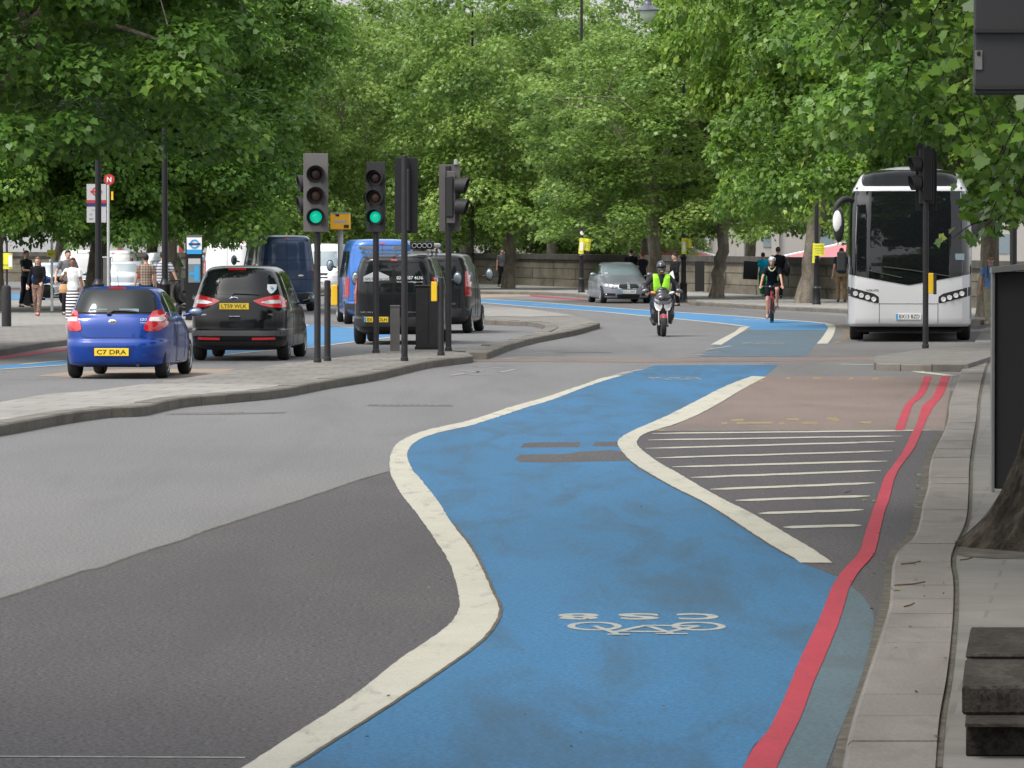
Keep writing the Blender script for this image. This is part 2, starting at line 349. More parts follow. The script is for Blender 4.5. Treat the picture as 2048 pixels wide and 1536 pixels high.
stroke('patch_seam', [(u, v+.5) for u, v in SEAM[:-2]], .035, M['dirt'], .007)
# bright blue cycle lane
bl = dens(Lin, .6)+[(1310,731),(1556,730),(1528,753)]+dens(Rin, .6)[::-1]+dens([(1600,1127),(1640,1141),(1680,1158)])+dens([(1687,1141),(1665,1174),(1646,1222),(1616,1288),(1600,1320),(1570,1395),(1538,1460),(1505,1497),(1487,1536),(1440,1620),(1380,1750)])[1:]+[(240,1750)]
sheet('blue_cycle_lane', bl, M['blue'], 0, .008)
sheet('blue_cycle_lane', dens([(1672,1152),(1710,1180),(1735,1205),(1748,1235),(1745,1270),(1730,1330),(1710,1390),(1685,1450),(1652,1536),(1590,1700)])+[(1450,1700),(1487,1536),(1538,1460),(1570,1395),(1600,1320),(1646,1222)], M['teal_worn'], 0, .0065)
sheet('cycle_lane_edge_line', dens([(400,1590)]+Lout, 1.1, 13)+dens([(500,1590)]+Lin, 1.1, 13)[::-1], M['white'], 0, .012)
sheet('cycle_lane_edge_line', dens(Rin, 1.0, 11)+dens(Rout[::-1], 1.0, 11)+[(1600,1127)], M['white'], 0, .012)
# asphalt showing through the blue where old marks were burnt off
for q in ([(1040,896),(1048,888),(1060,886),(1160,885),(1158,895)], [(1185,893),(1190,885),(1237,884),(1238,894)],
          [(1030,918),(1040,911),(1085,909),(1130,909),(1160,904),(1225,901),(1254,906),(1262,922),(1180,924),(1100,926),(1040,925)]):
    sheet('scorched_patch', q, M['asphalt_dark'], 0, .0105)
stroke('edge_grime', [(u+2.5+random.uniform(-1,1), v) for u, v in dens(Lin[:11], 0, 9)], .022, M['dirt'], .0165)
stroke('edge_grime', [(u-1.5+random.uniform(-.8,.8), v+1) for u, v in dens(Rin[:9], 0, 9)], .018, M['dirt'], .0165)
# red route lines
ra = [(1883,753),(1867,792),(1845,814),(1834,847),(1820,874),(1807,901),(1788,929),(1769,956),(1758,988),(1742,1032),(1728,1076),(1717,1108),(1687,1141),(1665,1174),(1646,1222),(1616,1288),(1600,1320),(1570,1395),(1538,1460),(1508,1497),(1487,1536),(1430,1650)]
rb = [(1899,753),(1886,790),(1867,814),(1853,841),(1839,874),(1826,901),(1801,934),(1788,961),(1780,994),(1766,1037),(1755,1086),(1747,1111),(1717,1146),(1698,1179),(1687,1217),(1668,1271),(1643,1331),(1622,1380),(1600,1440),(1575,1490),(1554,1536),(1505,1650)]
sheet('red_route_line', dens(ra, .5)+dens(rb, .5)[::-1], M['red'], 0, .014)
sheet('red_route_line', dens([(1849,753),(1834,787),(1812,809),(1799,836),(1790,862)])+dens([(1807,862),(1818,831),(1826,809),(1848,790),(1864,753)]), M['red'], 0, .014)
sheet('red_route_line', [(-30,716),(60,705),(127,697),(200,690),(200,694),(127,702),(60,711),(-30,723)], M['red'], 0, .01)
# ladder of transverse bars
for (x0, x1, y0, y1, t) in ((1304,1860,868,861.5,2.5),(1296,1805,881,873,2.5),(1291,1790,898,884,3),(1310,1784,917,903,3),(1345,1775,935,923,3.4),(1382,1762,956,942,3.6),(1420,1750,980,967,4),(1471,1740,1002,993,4.2),(1516,1727,1028,1021,4.6),(1567,1723,1056,1052,5)):
    n = 9; top = []; bot = []
    for i in range(n+1):
        f = i/n; u = x0+(x1-x0)*f; v = y0+(y1-y0)*f+random.uniform(-.35, .35)
        k = .25 if i in (0, n) else 1
        top.append((u, v-t/2*k)); bot.append((u, v+t/2*k))
    sheet('transverse_bar', top+bot[::-1], M['white'], 0, .012)
# bus bay yellow marks, edge dashes, zigzags
for i in range(11):
    f = i/10; u = 1512-f*196; v = 763+f*98*1.0
    v = 763+98*(f**1.25)
    sheet('yellow_dash', [(u,v-2),(u+16-4*f,v-2),(u+14-4*f,v+1.6),(u-3,v+1.6)], M['yellow'], 0, .01)
for u, v, a in ((1464,841,24),(1500,847,26),(1525,847,22),(1475,847,30),(1575,840,24),(1605,847,24),(1655,838,20),(1665,841,14),(1722,846,22),(1560,847,10),(1625,848,10),(1445,848,10),(1510,757,12),(1628,757,16),(1745,758,14),(1574,757,8),(1700,757,8)):
    sheet('yellow_dash', [(u,v-2.6),(u+a,v-2.6),(u+a-2,v+2),(u-3,v+2)], M['yellow'], 0, .01)
for s_ in ([(900,752),(930,747)], [(918,741),(955,745),(965,742)], [(950,733),(1004,737)], [(925,749),(975,751)], [(1010,718),(1070,713)], [(1068,702),(1130,699)], [(1090,693),(1150,694)], [(1070,705),(1125,709)],
           [(1375,712),(1412,709)], [(1392,706),(1440,704)], [(1410,700),(1462,692)], [(1362,716),(1400,713)], [(1235,748),(1285,739)], [(1262,737),(1310,738)], [(1225,752),(1262,745)], [(1000,745),(1030,739)]):
    stroke('zigzag_mark', s_, .10, M['white_worn'], .01)
stroke('zigzag_mark', [(1680,729),(1770,731),(1893,737),(1835,744),(1900,752)], .22, M['white'], .016)
stroke('road_line', [(-40,1514.5),(490,1517)], .045, M['white_worn'], .0095)
stroke('road_line', [(1325,862),(1890,861)], .10, M['white_worn'], .0115)
# CS8 cycle symbol drawn for riders coming the other way
def symbol(cx, cy, wpx, m, name='cycle_symbol', worn=False):
    """real sized stretched cycle symbol + CS8, upside down for this camera"""
    c = Vector(G(cx, cy)); s = wpx/ (F/c.y); k = s/1.0; st = k*2.05*1.0
    mb = MB(); lift = .0068; lz = [0]
    def seg(pts, wd):
        n = len(pts); vs = []
        for i, p in enumerate(pts):
            a = pts[max(i-1, 0)]; b = pts[min(i+1, n-1)]; dx, dy = b[0]-a[0], b[1]-a[1]; l = math.hypot(dx, dy) or 1
            nx, ny = -dy/l*wd/2, dx/l*wd/2
            vs.append((p[0]+nx, p[1]+ny)); vs.append((p[0]-nx, p[1]-ny))
        lz[0] += .00015
        V = [(c.x-x*k, c.y-(y)*st, lift+lz[0]) for x, y in vs]
        mb.add(V, [(2*i, 2*i+2, 2*i+3, 2*i+1) for i in range(n-1)])
    for wx in (-.33, .33):
        seg([(wx+.15*math.cos(t), .17+.15*math.sin(t)) for t in [2*math.pi*i/24 for i in range(25)]], .05)
    A = (.33,.17); B = (.0,.14); D = (-.12,.40); E_ = (-.33,.17); Hh = (.22,.42)
    for sgm in ((E_, D), (E_, B), (D, B), (B, Hh), (D, (.2,.38)), (A, Hh), (Hh, (.2,.5)), (D, (-.14,.47))): seg(list(sgm), .046)
    seg([(-.24,.475),(-.04,.475)], .04); seg([(.12,.5),(.26,.5)], .04)
    T = Matrix.Translation((c.x, c.y, lift)) @ Matrix.Diagonal((-k, -st, 1, 1))
    for ch, x in (('C', -.36), ('S', .03), ('8', .42)):
        text_mb(ch, .27, .27, mb, T @ Matrix.Translation((x, -.23, 0)), bold=.04)
    o = mb.build(name, m); return structure(o)
symbol(1290, 1246, 312, noisy('symbol_paint', [(.35,(.16,.19,.21)),(.5,(.27,.28,.26)),(.7,(.31,.305,.27))], 7, 7, .8, .1, 60, .002))
symbol(1352, 757.5, 100, M['white_worn']); symbol(1528, 687, 80, M['white_worn']); symbol(1500, 639, 60, M['white']); symbol(1092, 609, 50, M['white'])
# far cycle lane
up = [(880,592),(946,597),(1068,604),(1194,614),(1362,625),(1480,633),(1551,639),(1610,643),(1650,647)]
lo = [(880,600),(946,604),(1068,614),(1194,623),(1278,631),(1404,643),(1459,649),(1496,654)]
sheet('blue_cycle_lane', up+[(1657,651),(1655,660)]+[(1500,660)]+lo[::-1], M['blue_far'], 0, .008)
sheet('blue_cycle_lane', [(1500,660),(1655,660),(1648,673),(1633,688),(1610,714),(1395,714),(1430,692),(1480,668)], M['blue_worn'], 0, .008)
stroke('cycle_lane_edge_line', dens(up), .2, M['white'])
stroke('cycle_lane_edge_line', dens(lo), .2, M['white'])
sheet('cycle_lane_edge_line', [(1480,655),(1499,654),(1490,661),(1465,676),(1443,690),(1421,690),(1445,677),(1470,664)], M['white'], 0, .015)
sheet('cycle_lane_edge_line', dens([(1650,647),(1668,650),(1671,656),(1668,668),(1662,679),(1655,688)])+dens([(1633,688),(1643,677),(1652,664),(1656,656),(1652,651)]), M['white'], 0, .015)
yd = dens([(1675,651),(1689,659),(1697,669),(1690,679),(1672,687)], n=5)
for a in yd: sheet('yellow_dash', [(a[0]-6,a[1]-.7),(a[0]+6,a[1]-.7),(a[0]+6,a[1]+.3),(a[0]-6,a[1]+.3)], M['yellow'], 0, .011)
for u, v in ((1440,621),(1480,625),(1500,618),(1580,632),(1640,640),(1220,606),(1130,600)): stroke('road_line', [(u,v),(u+22,v+.4)], .15, M['white_worn'], .011)
sheet('buff_surface', [(946,588),(1060,589),(1060,592),(946,596)], M['buff'], 0, .004)
sheet('red_route_line', [(1060,590),(1173,599),(1173,601),(1060,593)], M['red'], 0, .01)
# cycle lane in the left carriageway
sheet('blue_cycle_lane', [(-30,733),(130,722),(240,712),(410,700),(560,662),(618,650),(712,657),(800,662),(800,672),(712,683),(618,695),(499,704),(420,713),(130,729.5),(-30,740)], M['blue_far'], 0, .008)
stroke('cycle_lane_edge_line', [(-30,741),(130,730.5),(420,713.5),(499,704.5),(618,695.5),(712,683.5),(800,672.5)], .16, M['white'])
stroke('cycle_lane_edge_line', [(40,729),(130,721.5)], .16, M['white']); stroke('cycle_lane_edge_line', [(560,661.5),(618,649.5),(712,656.5),(800,661.5)], .16, M['white'])
stroke('cycle_lane_edge_line', [(618,668.5),(712,667)], .1, M['white'])
sheet('blue_cycle_lane', [(-10,586),(95,592),(95,600),(-10,598)], M['blue_far'], 0, .008)
stroke('road_line', [(-10,759.5),(120,758.5)], .1, M['white_worn'], .01); stroke('road_line', [(-10,716),(80,714)], .1, M['white_worn'], .01); stroke('road_line', [(0,745),(20,744.5)], .1, M['white_worn'], .01)
sheet('buff_surface', [(130,745),(250,738),(470,738),(430,752),(200,756),(70,752)], M['buff'], 0, .004)
stroke('road_line', [(0,570),(100,575)], .15, M['white'], .011)
# pavement islands --------------------------------------------------
near = [(-60,858),(0,849),(47,841),(108,830),(173,820),(225,814),(281,812),(328,802),(375,794),(469,786),(562,777),(656,760),(750,745),(844,724),(891,717),(946,711)]
back = [(930,703),(844,698),(750,706),(656,717),(595,724),(553,729),(469,741),(375,755),(290,767),(188,781),(94,788),(0,804),(-60,812)]
raised('traffic_island', dens(near)+dens(back), M['slab_dark'], .12)
sheet('light_paving', dens([(-60,857),(0,847),(108,828),(281,810),(375,792),(469,784),(562,776),(612,769)])+[(560,770),(400,768),(290,768.5),(188,782),(94,789),(0,805),(-60,813)], M['slab_light'], .12, .012)
kerbline('kerb', near, .135, .30, 1, M['kerb'])
near2 = [(973,705),(997,696),(1026,686),(1068,675),(1110,667),(1152,659),(1186,650),(1200,646)]
inner = [(1190,643),(1169,637),(1127,628),(1060,618),(947,608),(880,603),(820,600)]
hook = [(820,634),(880,636),(946,638.5),(1005,640.5),(1060,643),(1080,646)]
hook2 = [(1080,646),(1092,653),(1068,665),(1020,678),(960,690),(900,700),(935,705)]
raised('traffic_island', dens(near2)+dens(inner)+dens(hook)+dens(hook2)[1:], M['slab_dark'], .12)
sheet('light_paving', dens([(1150,631.5),(1060,619),(947,609),(820,601)])+[(820,628),(946,632),(1060,634)], M['slab_light'], .12, .012)
kerbline('kerb', near2, .135, .30, 1, M['kerb']); kerbline('kerb', hook, .135, .30, 1, M['kerb']); kerbline('kerb', hook2[:5], .135, .3, 1, M['kerb_light'])
# left pavement
lp = [(-120,715),(0,699),(59,689),(127,680),(260,668),(400,652),(470,630)]
raised('left_pavement', dens(lp)+[(480,612),(400,603),(200,601),(0,600),(-120,600)], M['slab_light'], .12)
sheet('left_pavement', [(-60,655),(130,648),(135,676),(-60,704)], M['slab_dark'], .12, .004)
kerbline('kerb', lp, .125, .3, 1, M['kerb_light'])
# far river-side pavement
fk = [(600,580),(800,582),(947,582.5),(1041,583),(1142,587),(1173,590),(1360,597),(1380,603),(1458,608),(1536,612),(1634,616),(1692,619),(1760,626),(1960,640)]
raised('far_pavement', dens(fk)+[(2300,655),(2300,585),(1692,580),(900,555),(500,552)], M['slab_light'], .12)
kerbline('kerb', fk, .125, .3, 1, M['kerb'])
# right pavement
kRd = dens(kR)
inn = [(1984,700),(1967,749),(1957,798),(1954,836),(1946,885),(1940,934),(1939,983),(1933,1043),(1905,1111),(1910,1168),(1908,1244),(1897,1353),(1883,1435),(1875,1536),(1862,1750)]
raised('right_pavement', [(1950,712)]+kRd+[(2500,1750),(2500,640),(1985,636),(1950,680)], M['slab'], .035)
kR2 = [(u+1.5, v) for u, v in kR]
path = [Vector(G(u, v, .045)) for u, v in kR]
def strip(name, A, B, z0, z1, m, base=-.02, stone=.92, gap=.012, bev=.02):
    """kerb stones between two traced edges"""
    a = [Vector(G(u, v, z0)) for u, v in dens(A)]; b = [Vector(G(u, v, z0)) for u, v in dens(B)]
    def xat(p, y):
        ys = [q.y for q in p]; xs = [q.x for q in p]
        o = np.argsort(ys); return float(np.interp(y, np.array(ys)[o], np.array(xs)[o]))
    y = max(min(q.y for q in a), 15); ye = min(max(q.y for q in a), max(q.y for q in b)); mb = MB()
    while y < ye-.2:
        e = min(ye, y+stone*random.uniform(.9, 1.1)); vs = []; dz = random.uniform(-.003, .004)
        for k in range(4):
            yy = y+gap/2+(e-y-gap)*k/3; xa, xb = xat(a, yy), xat(b, yy)
            vs += [(xa,yy,base),(xa,yy,z0-bev+dz),(xa+bev,yy,z0+dz),(xb-.01,yy,z0+dz),(xb-.004,yy,base)]
        fs = [(k*5+j,k*5+j+1,k*5+6+j,k*5+5+j) for k in range(3) for j in range(4)]+[(0,1,2,3,4),(19,18,17,16,15)]
        mb.add(vs, fs); y = e
    return structure(mb.build(name, m))
strip('kerb', kR, inn, .055, .055, M['kerb_light'], stone=1.1)
stroke('gutter_joint', dens([(u+3, v) for u, v in inn[:-1]]), .028, M['dirt'], .006, .035)
stroke('gutter_dirt', dens([(u-6, v) for u, v in kR[2:-1]]), .06, M['dirt'], .0055, 0)
# kerb nose of the right crossing refuge
rn = [(1752,726),(1790,727),(1850,728),(1933,728)]
raised('right_pavement', [(1748,726),(1936,728),(1985,712),(2100,680),(1960,684),(1860,696),(1752,712)], M['slab'], .125)
kerbline('kerb', rn, .135, .3, 1, M['kerb_light'], stone=.6)
# covers, drains
def cover(u0, u1, v0, v1, m1, m2):
    sheet('drain_cover', [(u0,v0),(u1,v0+1),(u1+4,v1),(u0-4,v1)], m1, 0, .006)
    n = 9
    for i in range(n):
        a = u0+(u1-u0)*(.12+.76*i/n); sheet('drain_cover', [(a,v0+1.3),(a+(u1-u0)*.045,v0+1.4),(a+(u1-u0)*.045,v1-1.3),(a,v1-1.3)], m2, 0, .0095)
iron = noisy('cast_iron', [(.3,(.06,.058,.055)),(.7,(.11,.105,.1))], 5, 5, .7, .3, 40, .004)
dk_ = mat('grate_bar', (.15,.15,.15), .7); cover(738,902,808.5,812.5, iron, dk_); cover(1112,1222,703,706, iron, dk_); sheet('drain_cover', [(440,827),(570,824),(572,826.5),(442,829.5)], iron, 0, .006)
sheet('drain_cover', [(345,826),(490,824),(470,829),(330,830)], M['asphalt_mid'], 0, .005)
sheet('soil_pit', [(1915,1109),(1918,1096),(1940,1085),(2080,1080),(2090,1116),(1990,1118),(1930,1114)], M['dirt'], .035, .006)
# twigs and fallen leaves lying along the kerb
leafm = [mat('fallen_leaf', (.10,.17,.03), .6), mat('fallen_leaf_brown', (.09,.05,.02), .8)]
def litter():
    mbs = [MB(), MB()]
    spots = [(1835,950),(1838,972),(1840,978),(1835,1012),(1838,1014),(1750,1002),(1730,1001),(1790,1180)]
    for i, (u, v) in enumerate(spots+[(random.uniform(1700,1900), random.uniform(800,1500)) for _ in range(45)]+[(random.uniform(600,1700), random.uniform(880,1500)) for _ in range(26)]):
        p = G(u, v, .06 if u > 1750 and v > 760 else .014); s = random.uniform(.008, .022) if i >= 8 else .045; a = random.uniform(0, 6.3)
        q = [(p[0]+s*k*math.cos(a+t), p[1]+s*k*1.2*math.sin(a+t), p[2]+random.uniform(.001,.012)) for t, k in ((0,1),(1,.6),(2,1),(3.1,.5),(4.1,1),(5.2,.6))]
        mbs[0 if i < 8 or random.random() < .25 else 1].add(q, [(0,1,2,3,4,5)])
    for u, v, l in ((1802,1128,.14),(1790,1170,.2),(1808,1213,.07),(1920,1120,.1),(1690,985,.06)):
        p = Vector(G(u, v, .062)); mbs[1].tube([p, p+Vector((l*.6, .05, .004)), p+Vector((l, .12, .012))], .005, 5)
    for m_, mm in zip(mbs, leafm):
        o = m_.build('leaf_litter', mm); o['kind'] = 'stuff'; tag(o, 'small green fallen leaves scattered on kerb and road' if mm is leafm[0] else 'small brown dry leaves and twigs scattered on kerb and road', 'leaf litter')
litter()
# ------------------------------------------------------------------ trees
def leaf_mat(name, stops, trans=.45):
    m = bpy.data.materials.new(name); m.use_nodes = True; t = m.node_tree; L = t.links; b = t.nodes['Principled BSDF']; out = t.nodes['Material Output']
    at = nd(m, 'ShaderNodeAttribute', attribute_name='tint'); r = nd(m, 'ShaderNodeValToRGB'); L.new(at.outputs['Fac'], r.inputs[0]); e = r.color_ramp.elements
    e[0].position, e[0].color = stops[0][0], (*stops[0][1], 1); e[1].position, e[1].color = stops[-1][0], (*stops[-1][1], 1)
    for p_, c_ in stops[1:-1]: q = e.new(p_); q.color = (*c_, 1)
    L.new(r.outputs[0], b.inputs['Base Color']); b.inputs['Roughness'].default_value = .42; b.inputs['Specular IOR Level'].default_value = .5
    tr = nd(m, 'ShaderNodeBsdfTranslucent'); L.new(r.outputs[0], tr.inputs['Color'])
    mx = nd(m, 'ShaderNodeMixShader'); mx.inputs[0].default_value = trans; L.new(b.outputs[0], mx.inputs[1]); L.new(tr.outputs[0], mx.inputs[2]); L.new(mx.outputs[0], out.inputs['Surface'])
    return m
M['leaf'] = leaf_mat('plane_leaves', [(0,(.06,.13,.02)),(.45,(.125,.24,.033)),(.8,(.23,.36,.05)),(1,(.42,.50,.08))])
M['leaf_l'] = leaf_mat('plane_leaves_light', [(0,(.07,.145,.03)),(.4,(.165,.28,.05)),(.8,(.28,.41,.09)),(1,(.50,.58,.22))])
M['leaf_d'] = leaf_mat('plane_leaves_dark', [(0,(.06,.14,.025)),(.5,(.13,.26,.04)),(.85,(.24,.39,.06)),(1,(.42,.52,.09))])
def bark_mat(name, cols, scale=3):
    return noisy(name, [(.32, cols[0]), (.45, cols[1]), (.56, cols[2]), (.7, cols[3])], scale, 7, .95, .9, 14, .04, (1,1,.35), (30,.25), spec=.12)
M['bark'] = bark_mat('plane_bark', [(.12,.10,.08),(.18,.155,.125),(.25,.22,.175),(.32,.29,.235)])
M['bark_d'] = bark_mat('old_bark', [(.011,.009,.007),(.023,.019,.015),(.04,.034,.027),(.065,.057,.046)], 7)
# leaf outlines: stem end at the origin, tip along +Y, unit length
L5 = [(0,0),(.2,-.08),(.48,.02),(.43,.22),(.57,.5),(.36,.56),(.2,.78),(0,1.0),(-.2,.78),(-.36,.56),(-.57,.5),(-.43,.22),(-.48,.02),(-.2,-.08)]
L3 = [(0,0),(.45,.02),(.3,.28),(.5,.6),(.16,.6),(0,1.0),(-.16,.6),(-.5,.6),(-.3,.28),(-.45,.02)]
LB = [(0,0),(.07,-.04),(.18,-.09),(.26,-.03),(.38,-.05),(.42,.05),(.54,.08),(.46,.17),(.44,.26),(.53,.33),(.52,.43),(.62,.55),(.47,.56),(.40,.63),(.29,.60),(.26,.70),(.27,.79),(.12,.86),(0,1.03)]
LB = LB+[(-x, y) for x, y in LB[-2:0:-1]]
def leaf_mesh(name, pos, nrm, tip, size, tint, shape, m):
    k = len(shape); n = len(pos); S = np.array(shape)
    nrm = nrm/np.linalg.norm(nrm, axis=1, keepdims=True)
    tip = tip-nrm*(tip*nrm).sum(1, keepdims=True); tip /= np.linalg.norm(tip, axis=1, keepdims=True)+1e-9
    side = np.cross(tip, nrm)
    fold = (np.abs(S[:, 0])*.35-.25*(S[:, 1]-.4)**2)[None, :, None]*size[:, None, None]
    V = pos[:, None, :]+size[:, None, None]*(S[None, :, 0, None]*side[:, None, :]+S[None, :, 1, None]*tip[:, None, :])+fold*nrm[:, None, :]
    V = V.reshape(-1, 3).astype(np.float32)
    me = bpy.data.meshes.new(name); me.vertices.add(n*k); me.vertices.foreach_set('co', V.ravel())
    me.loops.add(n*k); me.loops.foreach_set('vertex_index', np.arange(n*k, dtype=np.int32))
    me.polygons.add(n); me.polygons.foreach_set('loop_start', np.arange(0, n*k, k, dtype=np.int32)); me.polygons.foreach_set('loop_total', np.full(n, k, dtype=np.int32))
    a = me.attributes.new('tint', 'FLOAT', 'FACE'); a.data.foreach_set('value', np.clip(tint, 0, 1).astype(np.float32))
    me.update(calc_edges=True); me.materials.append(m); return me
def clumps_to_leaves(rng, cl, per, size, tintbase=.45, upb=.75):
    """cl: list of (center, radius, outdir). leaves cover the upper/outer side of each clump"""
    pos = []; nr = []; tp = []; sz = []; ti = []
    for c, r, od in cl:
        n = int(per*(r/.8)**2*rng.uniform(.7, 1.25)); 
        d = rng.normal(size=(n, 3)); d /= np.linalg.norm(d, axis=1, keepdims=True)
        b = od*.55+np.array([0, 0, .55]); keep = (d@b) > rng.uniform(-.55, .2, n); d = d[keep]; n = len(d)
        rr = r*rng.uniform(.45, 1.08, n)**.7
        p = c+d*rr[:, None]*np.array([1, 1, .62]); p[:, 2] -= .18*(np.hypot(d[:, 0], d[:, 1])*rr)
        nn = d*.6+np.array([0, 0, upb])+rng.normal(size=(n, 3))*.42
        tt = d*np.array([1, 1, .2])+np.array([0, 0, -.55])+rng.normal(size=(n, 3))*.35
        ct = tintbase+rng.normal()*.13
        pos.append(p); nr.append(nn); tp.append(tt); sz.append(size*rng.uniform(.45, 1.2, n)); ti.append(ct+rng.normal(size=n)*.13+.25*(rng.random(n) < .05))
    return [np.concatenate(a) for a in (pos, nr, tp, sz, ti)]
def crown_clumps(rng, Rx, z0, z1, n, inner=.35, skirt=.3):
    zc = z0+(z1-z0)*.46; cl = []
    lob = rng.normal(size=(9, 3)); lob /= np.linalg.norm(lob, axis=1, keepdims=True); la = rng.uniform(.1, .32, 9)
    for i in range(n):
        d = rng.normal(size=3); d /= np.linalg.norm(d)
        bulge = .80+sum(a*max(0, d@l)**6 for a, l in zip(la, lob))
        q = rng.uniform(.80, 1.0) if rng.random() > inner else rng.uniform(.35, .8)
        hz = (z1-zc) if d[2] > 0 else (zc-z0)*1.0
        p = np.array([d[0]*Rx*bulge*q, d[1]*Rx*bulge*q, zc+d[2]*hz*min(1.06, bulge*1.05)*q])
        od = d.copy(); od[2] *= .5
        cl.append((p, rng.uniform(.45, 1.0), od/np.linalg.norm(od)))
    for i in range(int(n*skirt)):      # drooping skirt
        a = rng.uniform(0, 6.283); q = rng.uniform(.3, .95)**.6; 
        cl.append((np.array([math.cos(a)*Rx*q, math.sin(a)*Rx*q, z0+rng.uniform(-.35, 2.2)]), rng.uniform(.45, .95), np.array([math.cos(a), math.sin(a), 0])))
    return cl
def crown(seed, Rx, z0, z1, n, per, size, m, shape=L3, inner=.35, tb=.45, skirt=.3):
    rng = np.random.default_rng(seed); cl = crown_clumps(rng, Rx, z0, z1, n, inner, skirt)
    a = clumps_to_leaves(rng, cl, per, size, tb)
    return leaf_mesh('crown', *a, shape, m), cl
def trunk(seed, r, h, lean, cl, base=(0, 0, 0), flare=1.35, nl=7, wob=.08, n=14, fork=None):
    """tapered trunk with limbs reaching into the crown clumps"""
    rng = np.random.default_rng(seed+99); mb = MB(); b = Vector(base); top = b+Vector((lean[0], lean[1], h)); pts = []; rr = []
    for i in range(9):
        t = i/8; p = b.lerp(top, t)+Vector((rng.normal()*wob*r*2, rng.normal()*wob*r*2, 0))*min(1, t*3)
        pts.append(p); rr.append(r*(1-.22*t)*(1+(flare-1)*max(0, 1-t*7)**2))
    pts[0].z -= .15
    mb.tube(pts, rr, n)
    tg = [cl[i] for i in rng.choice(len(cl), min(len(cl), nl*4), replace=False)]; tg.sort(key=lambda c: math.atan2(c[0][1], c[0][0]))
    for j in range(nl):
        c = Vector(tg[j*4][0]); s = top-Vector((0, 0, rng.uniform(0, .25)*h*.3)); mid = s.lerp(c, .45)+Vector((0, 0, .5+rng.uniform(0, .7)))
        q = cr([s, s.lerp(mid, .5)+Vector((rng.normal()*.15, rng.normal()*.15, .1)), mid, c], 4); rad = [max(.025, r*.52*(1-i/(len(q)-1))**.8) for i in range(len(q))]
        mb.tube(q, rad, 8)
        for k in (1, 2, 3):
            c2 = Vector(tg[j*4+k][0]); i0 = int(len(q)*(.25+.2*k)); s2 = Vector(q[min(i0, len(q)-2)])
            q2 = cr([s2, s2.lerp(c2, .5)+Vector((rng.normal()*.3, rng.normal()*.3, .35)), c2], 4); mb.tube(q2, [max(.015, rad[min(i0, len(q)-2)]*.6*(1-i/(len(q2)-1))) for i in range(len(q2))], 6)
    return mb
CR = {}
CR['A'] = crown(1, 5.4, 2.5, 13.5, 350, 240, .185, M['leaf_l'], L3, .22, .5, .25)
CR['B'] = crown(2, 5.2, 2.4, 14.0, 350, 240, .185, M['leaf_l'], L3, .22, .45, .25)
CR['C'] = crown(3, 6.5, 2.4, 14.5, 540, 300, .165, M['leaf_d'], L5, .22, .42, .25)
CR['D'] = crown(4, 4.6, 2.9, 11.5, 270, 250, .19, M['leaf'], L5, .22, .55, .15)
def tree(name, label, key, loc, rz, r=.28, h=3.2, lean=(0, 0), s=(1, 1, 1), group=None, bark='bark', leaf=None, flare=1.35, nl=7, seed=None, dz=0, dy=0):
    t = thing(name, label, 'tree', loc, 0, group)
    me, cl = CR[key]
    if leaf: me2 = me.copy(); me2.materials[0] = M[leaf]; me = me2
    o = link(bpy.data.objects.new('crown', me), t); o.rotation_euler = (0, 0, rz); o.scale = s; o.location = (lean[0]*.8, lean[1]*.8+dy, dz)
    Mx = Matrix.Translation(o.location) @ Euler((0, 0, rz)).to_matrix().to_4x4() @ Matrix.Diagonal((*s, 1))
    cl2 = [(Mx @ Vector(c[0]), c[1], c[2]) for c in cl]
    trunk(seed or int(loc[0]*7+loc[1]) % 1000, r, h, lean, cl2, flare=flare, nl=nl).build('trunk', M[bark], t, smooth=True, auto=60)
    return t
FT = 'plane trees along the river wall'
def base(u, v, z=.12): p = G(u, v, z); return (p[0], p[1], z)
tree('plane_tree', 'slender plane tree with pale trunk directly before the river wall, man standing behind its trunk', 'B', base(1016,577), .5, .27, 3.4, (.15,0), (1.05,1,1), FT, dy=-3.2)
tree('plane_tree', 'thick straight grey plane trunk rising behind the grey saloon car and scooter rider', 'A', base(1307,597), 2.1, .25, 4.0, (0,0), (1.0,.85,.66), FT, dz=.9, dy=.5)
tree('plane_tree', 'plane tree forking low into two wide limbs beside a black slot in the river wall', 'D', base(1432,596), 1.2, .26, 2.3, (.25,0), (.95,.75,1.1), FT, nl=9, dy=3)
tree('plane_tree', 'plane tree leaning right beside the lamp post with the yellow notice nearest the coach', 'D', base(1606,606), 4.0, .28, 3.6, (.55,0), (.85,.7,1.25), FT, dy=1.2)
tree('plane_tree', 'plane tree just beyond the coach with mottled trunk beside the man in blue shirt', 'D', base(1975,640,.035), .3, .29, 3.6, (.1,0), (.95,.95,1.2), FT)
